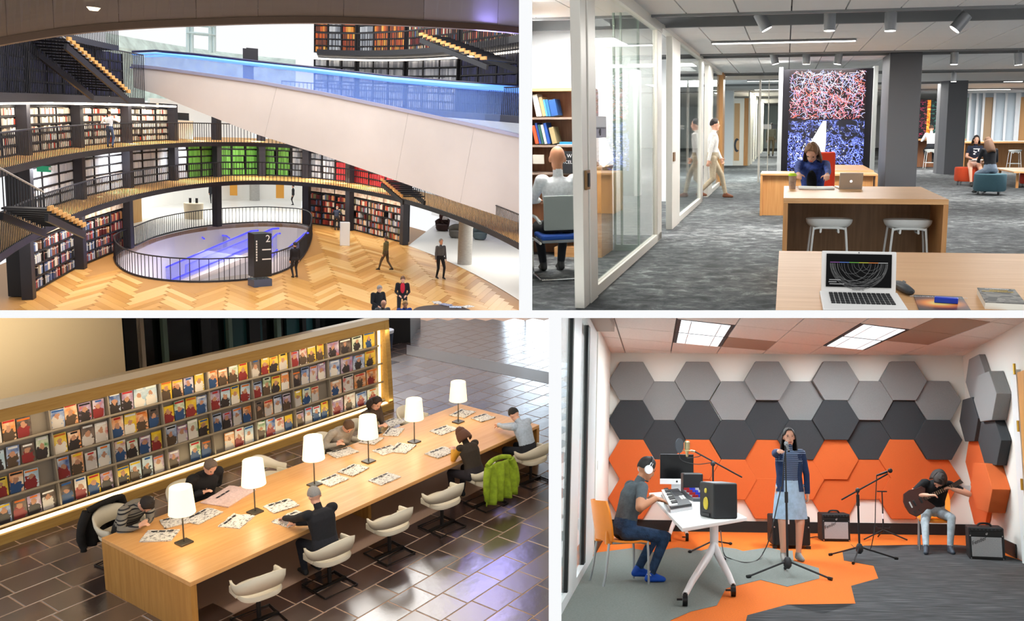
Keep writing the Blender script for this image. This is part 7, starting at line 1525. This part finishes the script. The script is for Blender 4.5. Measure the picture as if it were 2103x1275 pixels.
# keyboard
ka, kb, kc, kd = on_table(1377, 1054, TH), on_table(1422, 1046, TH), on_table(1401, 1010, TH), on_table(1359, 1015, TH)
g = thing('midi_keyboard', 'black midi keyboard with silver base and white keys', 'keyboard', at(S, ka))
U = (kb - ka); V = (kd - ka)
K = lambda u, v, z=0: (U.x * u + V.x * v, U.y * u + V.y * v, z)
kp = [K(0, 0)[:2], K(1, 0)[:2], K(1, 1)[:2], K(0, 1)[:2]]
MB().prism(kp, .0, .035).part('base', alum, g, bevel=.004)
MB().prism([K(.02, .01)[:2], K(.98, .01)[:2], K(.98, .99)[:2], K(.02, .99)[:2]], .035, .062).part('deck', blk, g, bevel=.003)
wk = mat('key_white', '#f2f2ee', .3)
for i in range(15):
    v0, v1 = .04 + .92 * i / 15, .04 + .92 * (i + 1) / 15 - .006
    MB().prism([K(-.03, v0)[:2], K(.34, v0)[:2], K(.34, v1)[:2], K(-.03, v1)[:2]], .062, .074).part('white_key', wk, g)
    if i % 7 not in (2, 6): MB().prism([K(.10, v1 - .016)[:2], K(.36, v1 - .016)[:2], K(.36, v1 + .016)[:2], K(.10, v1 + .016)[:2]], .074, .088).part('black_key', blk, g)
for i, (u, v) in enumerate(((.66, .26), (.8, .26), (.66, .36), (.8, .36))): MB().prism([K(u, v)[:2], K(u + .11, v)[:2], K(u + .11, v + .08)[:2], K(u, v + .08)[:2]], .062, .07).part('pad', wk, g)
for i in range(6): MB().prism([K(.50, .5 + i * .06)[:2], K(.9, .5 + i * .06)[:2], K(.9, .53 + i * .06)[:2], K(.5, .53 + i * .06)[:2]], .062, .068).part('fader', dkg, g)
# mixer with coloured knobs
m0 = on_table(1424, 1030); m1 = on_table(1456, 1026); g = thing('mixing_desk', 'small grey mixing desk with red and blue knobs', 'mixer', at(S, m0, R_(6)))
w = 34 * m0.y / F
MB().add([(0, 0, 0), (w, 0, 0), (w, 1.1, 0), (0, 1.1, 0), (0, 0, .04), (w, 0, .04), (w, 1.1, .11), (0, 1.1, .11)], [(3, 2, 1, 0), (4, 5, 6, 7), (0, 1, 5, 4), (1, 2, 6, 5), (2, 3, 7, 6), (3, 0, 4, 7)]).part('case', mat('mixer_grey', '#5b6066', .5), g)
for i in range(8):
    for j in range(4):
        cc = ['#b3202a', '#b3202a', '#b3202a', '#2a3fd0', '#2a3fd0', '#2a3fd0', '#c8c8c8', '#c8c8c8'][i]
        x_, y_ = w * (.08 + .12 * i), .12 + .26 * j; z_ = .04 + .0636 * y_
        MB().cyl((x_, y_, z_), (x_, y_, z_ + .03), .017, .013, n=8).part('knob', mat('knob_' + cc, cc, .4), g)
m0 = on_table(1442, 1053); g = thing('audio_interface', 'red audio interface box beside the near speaker', 'audio interface', at(S, m0, R_(-20)))
MB().box((.07, .14, .045), (.14, .28, .09)).part('case', mat('box_red', '#b01f2c', .4), g, bevel=.008)
for z_ in (.03, .06): MB().cyl((.05 + z_, .0, z_), (.05 + z_, -.012, z_), .012).part('knob', whm, g)
MB().box((.035, -.002, .045), (.03, .006, .05)).part('socket', whm, g)
m0 = on_table(1451, 1034); MB().box((.06, .1, .05), (.14, .3, .1)).obj('speaker_stand_pad', dkg, at(S, m0), 'small dark device between the mixer and near speaker', 'device', bevel=.01)

# ------------------------------------------------------------------ stands and amplifiers
def tripod(g, r, z0, ang0=0.3, n=3, zt=.16):
    for i in range(n):
        a_ = ang0 + i * 2 * math.pi / 3
        lg_ = MB().tube([(.02 * math.cos(a_), .02 * math.sin(a_), zt), (r * math.cos(a_), r * math.sin(a_), .018)], .011).part('leg', blk, g, smooth=True)
        MB().cyl((r * .93 * math.cos(a_), r * .93 * math.sin(a_), .025), (r * 1.02 * math.cos(a_), r * 1.02 * math.sin(a_), .018), .019, n=10).part('rubber_foot', cast, lg_)
    MB().lathe([(.02, zt - .08), (.045, zt - .05), (.05, zt), (.03, zt + .04), (.016, zt + .05)], 14).part('hub', dkg, g, smooth=True)
chrome = mat('chrome', '#c9c9c9', .15, 1); goldish = mat('mic_champagne', '#b8ae86', .35, .8)
# singer's straight stand
p = S.z(1618, 1183); SING = p
g = thing('microphone_stand', 'straight black microphone stand the singer holds', 'microphone stand', at(S, p))
tripod(g, .52, 0, R_(205)); zt_ = S.y(1616, 915, p.y)[2]
MB().cyl((0, 0, .1), (0, 0, .85), .013).cyl((0, 0, .8), (0, 0, .92), .02).cyl((0, 0, .85), (0, 0, zt_), .009).part('pole', blk, g, smooth=True)
MB().tube([(-.05, -.02, .95), (-.02, 0, zt_ - .2), (0, 0, zt_ - .05)], .007).part('cable', blk, g)
SMIC = (p.x, p.y, zt_)
# boom stand on the right
p = S.z(1766, 1150); g = thing('microphone_stand', 'black boom microphone stand on the charcoal carpet', 'microphone stand', at(S, p))
tripod(g, .50, 0, R_(248)); zj = S.y(1765, 1007, p.y)[2]
MB().cyl((0, 0, .1), (0, 0, .75), .014).cyl((0, 0, .7), (0, 0, zj), .010).cyl((0, 0, .68), (0, 0, .82), .022).part('pole', blk, g, smooth=True)
t0, t1 = S.y(1728, 1026, p.y) - p, S.y(1823, 973, p.y) - p
MB().cyl(t0, t1, .010).part('boom', blk, g); MB().ell((0, 0, zj), (.03, .03, .035)).part('clutch', dkg, g, smooth=True)
mc = S.y(1815, 971, p.y) - p; md = (S.y(1832, 965, p.y) - p - mc).normalized(); 
MB().cyl(mc - md * .10, mc + md * .05, .012, .017).part('handle', blk, g, smooth=True); MB().ell(mc + md * .09, (.031, .031, .031)).part('grille', mat('grille_black', '#202122', .6, .4), g, smooth=True)
MB().tube(bez([mc - md * .1, S.y(1800, 990, p.y) - p, S.y(1798, 1030, p.y) - p, S.y(1797, 1075, p.y) - p, S.y(1792, 1110, p.y) - p, S.z(1785, 1130) - p, S.z(1765, 1131) - p, S.z(1748, 1118) - p], 6), .006, n=6).part('cable', blk, g)
# guitar stand
p = S.z(1815, 1108); g = thing('guitar_stand', 'short black guitar stand with T-shaped top', 'stand', at(S, p))
for a_ in (R_(-20), R_(200), R_(90)): MB().cyl((0, 0, .15), (.36 * math.cos(a_), .36 * math.sin(a_), .012), .011).part('leg', blk, g)
zt2 = S.y(1815, 1009, p.y)[2]
MB().cyl((0, 0, .1), (0, 0, zt2), .013, .010).part('pole', blk, g); MB().box((0, 0, zt2), (.16, .03, .02)).part('yoke', blk, g, bevel=.006)
MB().tube([(-.11, 0, .2), (-.09, 0, .17), (0, 0, .17), (.09, 0, .17), (.11, 0, .2)], .011).part('cradle', blk, g); MB().cyl((0, 0, .32), (0, 0, .40), .018).part('sticker', whm, g)
# condenser mic and stand behind the table
p = S.z(1465, 1125); g = thing('microphone_stand', 'black boom stand with gold condenser microphone behind the table', 'microphone stand', at(S, p))
for x_, y_ in ((1417, 1136), (1500, 1119), (1487, 1151)):
    e_ = S.z(x_, y_) - p; lg_ = MB().cyl((0, 0, .1), (e_.x, e_.y, .02), .012).part('leg', blk, g); MB().ell((e_.x, e_.y, .022), (.03, .03, .022)).part('rubber_foot', cast, lg_)
zj = S.y(1465, 952, p.y)[2]
MB().cyl((0, 0, .06), (0, 0, zj), .013).part('pole', blk, g); MB().ell((0, 0, zj), (.035, .035, .04)).part('clutch', dkg, g, smooth=True)
MB().cyl(S.y(1524, 980, p.y) - p, S.y(1425, 926, p.y) - p, .011).part('boom', blk, g)
mc = S.y(1411, 918, p.y) - p
MB().cyl(mc + Vector((0, 0, -.03)), mc + Vector((0, 0, .07)), .042, n=16).part('microphone_body', goldish, g, smooth=True); MB().cyl(mc + Vector((0, 0, .07)), mc + Vector((0, 0, .09)), .042, .03, n=16).part('grille', goldish, g, smooth=True)
MB().cyl(mc + Vector((0, 0, -.14)), mc + Vector((0, 0, -.03)), .016, .03, n=12).part('capsule_base', goldish, g); 
MB().tube([mc + Vector((.085 * math.cos(t), .085 * math.sin(t), -.05)) for t in [i * math.pi / 8 for i in range(16)]], .007, closed=True).part('shock_mount', goldish, g)
MB().cyl(mc + Vector((.05, 0, -.05)), S.y(1427, 927, p.y) - p, .016).part('joint', goldish, g)
pf = S.y(1395, 915, p.y) - p + Vector((0, -.1, 0))
MB(Matrix.Translation(pf) @ RZ(R_(55))).cyl((0, -.006, 0), (0, .006, 0), .105, n=24).part('pop_filter', mat('mesh_dark', '#3b4147', .8), g)
MB().tube(bez([pf + Vector((0, 0, -.1)), S.y(1400, 945, p.y) - p, S.y(1430, 953, p.y) - p, S.y(1460, 950, p.y) - p], 6), .006, n=6).part('gooseneck', blk, g)
MB().tube(bez([mc + Vector((0, 0, -.14)), S.y(1413, 940, p.y) - p, S.y(1432, 938, p.y) - p, S.y(1442, 934, p.y) - p], 6), .006, n=6).part('cable', blk, g)
# loose cable from the table to the floor and the speaker cabinet
p = S.z(1520, 1155)
MB().tube(bez([S.y(1480, 1090, p.y + 1) , S.z(1486, 1135, .12), S.z(1500, 1147, .01), S.z(1530, 1155, .008), S.z(1555, 1150, .008), S.z(1570, 1130, .1), S.z(1583, 1095, .5), S.y(1604, 1000, SING.y)], 8), .007, n=6).obj('microphone_cable', blk, SW, 'thin black cable looping from table to the singer microphone', 'cable')
amp_b = mat('amp_tolex', '#17181a', .6, bump=(300, .3)); cloth_s = mat('amp_grille_silver', '#9a9ea0', .7, noise=(160, .25))
def amplifier(W, w, d, h_, label, logo=True):
    g = thing('guitar_amplifier', label, 'amplifier', W, 'guitar amplifiers')
    MB().box((0, d / 2, h_ / 2), (w, d, h_)).part('cabinet', amp_b, g, bevel=.02, seg=3)
    MB().box((0, -.006, h_ * .40), (w * .84, .014, h_ * .60)).part('grille_cloth', cloth_s, g, bevel=.003)
    MB().box((0, -.004, h_ * .80), (w * .86, .012, h_ * .12)).part('badge_panel', mat('panel_black', '#0f1011', .3), g)
    MB().box((0, .02, h_ * .92), (w * .9, .05, h_ * .07)).part('control_panel', mat('panel_black', '#0f1011', .3), g)
    for i in range(8): MB().cyl((-w * .38 + i * w * .76 / 7, -.006, h_ * .925), (-w * .38 + i * w * .76 / 7, -.022, h_ * .925), .010, n=8).part('knob', dkg, g)
    for x_ in (-1, 1):
        for z_ in (.04, .74): MB().cyl((x_ * w * .45, -.002, h_ * z_), (x_ * w * .45, -.008, h_ * z_), .009, n=8).part('screw', chrome, g)
    MB().tube(bez([(-w * .2, d * .4, h_), (-w * .12, d * .4, h_ + .035), (w * .12, d * .4, h_ + .035), (w * .2, d * .4, h_)], 5), .014).part('handle', cast, g)
    if logo:
        lettering('Fender', mat('logo_black', '#151515', .4), g, T(-w * .22, -.015, h_ * .58) @ RX(math.pi / 2) @ RZ(R_(24)), h_ * .17, shear=.3)
        lettering('G', mat('logo_white', '#e8e8e8', .4), g, T(0, -.012, h_ * .80) @ RX(math.pi / 2), h_ * .09, shear=.4)
    return g
l, r = S.z(1690, 1112), S.z(1746, 1112); top = S.y(1718, 1055, (l.y + r.y) / 2)[2]
amplifier(at(S, (l + r) / 2), (r - l).length, .4, top, 'black guitar amplifier with silver grille against the back wall', True)
l, r = S.z(2003, 1143), S.z(2055, 1157)
amplifier(at(S, (l + r) / 2, R_(-14)), .44, .45, S.y(2025, 1083, (l.y + r.y) / 2)[2], 'black guitar amplifier with silver grille by the maple door', True)
l, r = S.z(1588, 1127), S.z(1664, 1127); top = S.y(1626, 1063, l.y)[2]
g = thing('speaker_cabinet', 'large black speaker cabinet behind the singer', 'speaker', at(S, (l + r) / 2)); w = (r - l).length
MB().box((0, .3, top / 2 + .03), (w, .6, top - .03)).part('cabinet', amp_b, g, bevel=.02)
for x_ in (-1, 1):
    MB().box((x_ * (w / 2 - .03), .02, .02), (.06, .06, .04)).part('foot', cast, g); MB().cyl((x_ * w * .45, -.002, .3), (x_ * w * .45, -.01, .3), .012).part('screw', chrome, g)
MB().box((0, -.004, top * .5), (w * .86, .012, top * .78)).part('grille', mat('grille_black', '#202122', .6, .4), g)
MB().box((-w * .1, -.012, top * .86), (.05, .008, .06)).part('badge', whm, g)
MB().tube(bez([S.z(1664, 1104, .02), S.z(1676, 1102, .02), S.z(1689, 1104, .02)], 4), .008, n=6).obj('power_cable', blk, SW, 'black cable between speaker cabinet and amplifier', 'cable')

# ------------------------------------------------------------------ people of the studio
blue_j = mat('denim_dark', '#27405f', .9, noise=(14, .45), bump=(60, .4)); light_j = mat('denim_pale', '#a9b6bd', .9, noise=(12, .25), bump=(50, .4)); skirt_m = mat('denim_skirt', '#a9c4dc', .9, noise=(16, .12), bump=(40, .3))
# keyboard player, side on, facing right
p = S.z(1284, 1196); p = Vector((p.x - .02, p.y, 0))
CH1 = orange_chair(at(S, p, R_(-68)), 'orange plastic chair under the keyboard player')
def tgt(room, W, pt): return W.inverted() @ (room.M @ Vector(pt))
Wp = at(S, p + Vector((.0, 0, 0)), R_(-68))
kz = TH + .10
k1, k2 = S.y(1359, 1022, p.y - .05), S.y(1366, 1030, p.y - .25)
h1, h2 = tgt(S, Wp, S.y(1340, 1020, p.y + .16)), tgt(S, Wp, S.y(1346, 1024, p.y - .16))
o, info = person('person in grey t-shirt and jeans wearing white headphones playing keyboard', Wp, .545, lean=.16, hunch=.25, hands=(h1, h2), feet=((-.10, .20, .03, .1), (.10, .27, 0.0, -.05)), head=(.10, -.05), h=1.72, skin='tan',
       topmat=mat('tee_grey', '#4e565b', .9, noise=(20, .12), bump=(30, .3)), botmat=blue_j, shoe='#1454c4', sleeve='short', hair=('short', '#17110e'), voxel=.009, curl=.25, handdir=((.1, 1, -.25), (-.1, 1, -.25)), knee=((-.1, 1, .6), (.1, 1, .6)), bulk=1.06)
for a_ in (40, 165, 285): MB(T(.148, .235, .10) @ RY(math.pi / 2) @ RZ(R_(a_))).box((.014, 0, 0), (.03, .009, .004)).part('shoe_emblem', whm, o)
HM, hs = info['HM'], info['hs']; wp = mat('headphone_white', '#eef0f0', .3)
hp = thing('headphones', 'white over-ear headphones on the keyboard player', 'headphones', Wp @ HM)
MB().tube([(.095 * hs * math.cos(t), -.01, .03 + .105 * hs * math.sin(t)) for t in [math.pi * i / 12 for i in range(13)]], .011).part('headband', dkg, hp, smooth=True)
for e in (-1, 1):
    MB(T(e * .088 * hs, -.01, -.01) @ RY(math.pi / 2)).lathe([(.045, -.014), (.048, 0), (.045, .014)], 18).part('ear_cup', wp, hp, smooth=True)
    MB().box((e * .092 * hs, -.01, .035), (.012, .03, .07)).part('slider', wp, hp, bevel=.004)
# singer
p = S.z(1624, 1151); Ws = at(S, p, R_(180 + 4))
micp = S.y(1616, 915, SING.y)
hand = tgt(S, Ws, S.y(1611, 921, SING.y + .12))
navy = mat('cardigan_navy', '#1f3358', .9, noise=(20, .15))
def stripes():
    m, nt, b, tc = nodes_of('striped_top', '#26385a', .85)
    sp = nt.nodes.new('ShaderNodeSeparateXYZ'); w = nt.nodes.new('ShaderNodeMath'); w.operation = 'MULTIPLY'; w.inputs[1].default_value = 40; f_ = nt.nodes.new('ShaderNodeMath'); f_.operation = 'FRACT'
    r = ramp(nt, [(0, '#1d2c4a'), (.62, '#1d2c4a'), (.64, '#8ea4c4')], 'CONSTANT')
    nt.links.new(tc.outputs['Object'], sp.inputs[0]); nt.links.new(sp.outputs[2], w.inputs[0]); nt.links.new(w.outputs[0], f_.inputs[0]); nt.links.new(f_.outputs[0], r.inputs[0]); nt.links.new(r.outputs[0], b.inputs['Base Color'])
    return m
SH = (p - SING).length
o, info = person('person in navy cardigan, striped top and denim skirt singing at the microphone', Ws, .90, hands=(Vector((-.24, .02, .78)), hand), feet=((-.10, 0, 0, -.15), (.10, .02, 0, .15)), head=(.08, 0), h=1.66, skin='light',
       topmat=stripes(), armmat=navy, botmat=skirt_m, shoe='#8e8d88', sleeve='long', legs='none', hair=('long', '#1d1511'), voxel=.009, curl=.9, female=True, bulk=1.14, elbow=((-1, -.2, -.3), (1, .2, -.8)))
P_ = info['P']
rg = []
for z, rx, ry in ((.98, .158, .12), (.90, .178, .14), (.75, .20, .165), (.60, .215, .18), (.52, .222, .185)):
    rg.append([(rx * math.cos(2 * math.pi * i / 28) * (1 + .02 * math.sin(5 * i)), ry * math.sin(2 * math.pi * i / 28), z) for i in range(28)])
MB().loft(rg).part('skirt', skirt_m, o, smooth=True)
# open cardigan shell
rg = []
for z, rx, ry in ((1.33, .175, .115), (1.2, .178, .135), (1.05, .165, .128), (.95, .175, .145), (.86, .185, .16)):
    ring = [(rx * math.cos(t), ry * math.sin(t), z) for t in [R_(125 + 290 * i / 20) for i in range(21)]]
    rg.append(ring + [(x * .93, y * .93, z) for x, y, z in ring[::-1]])
MB().loft(rg).part('cardigan', navy, o, smooth=True)
for e in (-1, 1): pass
mh = thing('microphone', 'black vocal microphone in the singer hand', 'microphone', at(S, micp))
dirm = Vector((.0, .8, .35)).normalized()
MB().cyl(dirm * -.16, dirm * .02, .012, .018).part('handle', blk, mh, smooth=True); MB().ell(dirm * .05, (.027, .027, .03)).part('grille', mat('grille_silver', '#8f9193', .4, .8), mh, smooth=True)
# guitarist
p = S.z(1921, 1128); p = Vector((p.x, p.y, 0))
orange_chair(at(S, p, R_(180 - 14)), 'orange plastic chair under the guitarist')
Wg = at(S, p, R_(180 - 8))
gz = S.y(1893, 1030, p.y - .25)
hR = tgt(S, Wg, S.y(1905, 1017, p.y - .33)); hL = tgt(S, Wg, S.y(1958, 1005, p.y - .36))
o, info = person('seated person in black t-shirt and pale jeans playing electric guitar', Wg, .55, lean=.30, hunch=.45, side=-.06, hands=(hL, hR), feet=((-.12, .48, 0, -.1), (.22, .62, 0, .2)), head=(.75, .25), h=1.68, skin='light',
       topmat=mat('tee_black', '#121315', .9), botmat=light_j, shoe='#3c4652', sleeve='short', hair=('bob', '#2a2320'), voxel=.009, curl=.7, knee=((-.3, 1, .5), (.3, 1, .5)), elbow=((-1, -.1, -.4), (1, -.2, -.2)))
gt = thing('electric_guitar', 'dark red double-cut electric guitar on the guitarist lap', 'guitar', at(S, S.y(1893, 1026, p.y - .30)) @ RY(R_(-24)) @ RX(R_(82)))
body = [(.0, .17), (-.1, .19), (-.2, .17), (-.25, .08), (-.26, 0), (-.25, -.1), (-.18, -.18), (-.08, -.17), (.0, -.14), (.06, -.17), (.13, -.16), (.10, -.1), (.07, -.05), (.07, .04), (.12, .12), (.08, .17)]
MB().prism(body, -.022, .022).part('body', mat('guitar_mahogany', '#3f1d19', .25), gt, bevel=.008)
MB().box((.26, 0, .026), (.46, .055, .022)).part('neck', mat('guitar_neck', '#2a1d15', .4), gt, bevel=.004)
for i in range(14): MB().box((.08 + i * .03, 0, .038), (.004, .05, .003)).part('fret', chrome, gt)
MB().add([(.49, -.03, .02), (.49, .03, .02), (.62, .045, .01), (.64, -.02, .01), (.49, -.03, .035), (.49, .03, .035), (.62, .045, .025), (.64, -.02, .025)], [(3, 2, 1, 0), (4, 5, 6, 7), (0, 1, 5, 4), (1, 2, 6, 5), (2, 3, 7, 6), (3, 0, 4, 7)]).part('headstock', mat('guitar_neck', '#2a1d15', .4), gt)
for x_ in (-.02, -.12): MB().box((x_, 0, .026), (.03, .08, .012)).part('pickup', blk, gt, bevel=.003)
MB().box((-.18, 0, .026), (.02, .09, .014)).part('bridge', chrome, gt)
for i in range(2): MB().cyl((-.17 + .07 * i, -.11, .02), (-.17 + .07 * i, -.11, .036), .012).part('knob', blk, gt)
MB().box((0, 0, 0), (.2, .02, .10)).obj('wall_outlet_plate', mat('plate_grey', '#b9bdbe', .4), SW @ T(*S.y(1985, 1003, DW - .012)), 'grey wall plate with cables behind the guitarist', 'wall plate', bevel=.005)
bpy.data.scenes.remove(TMPS)
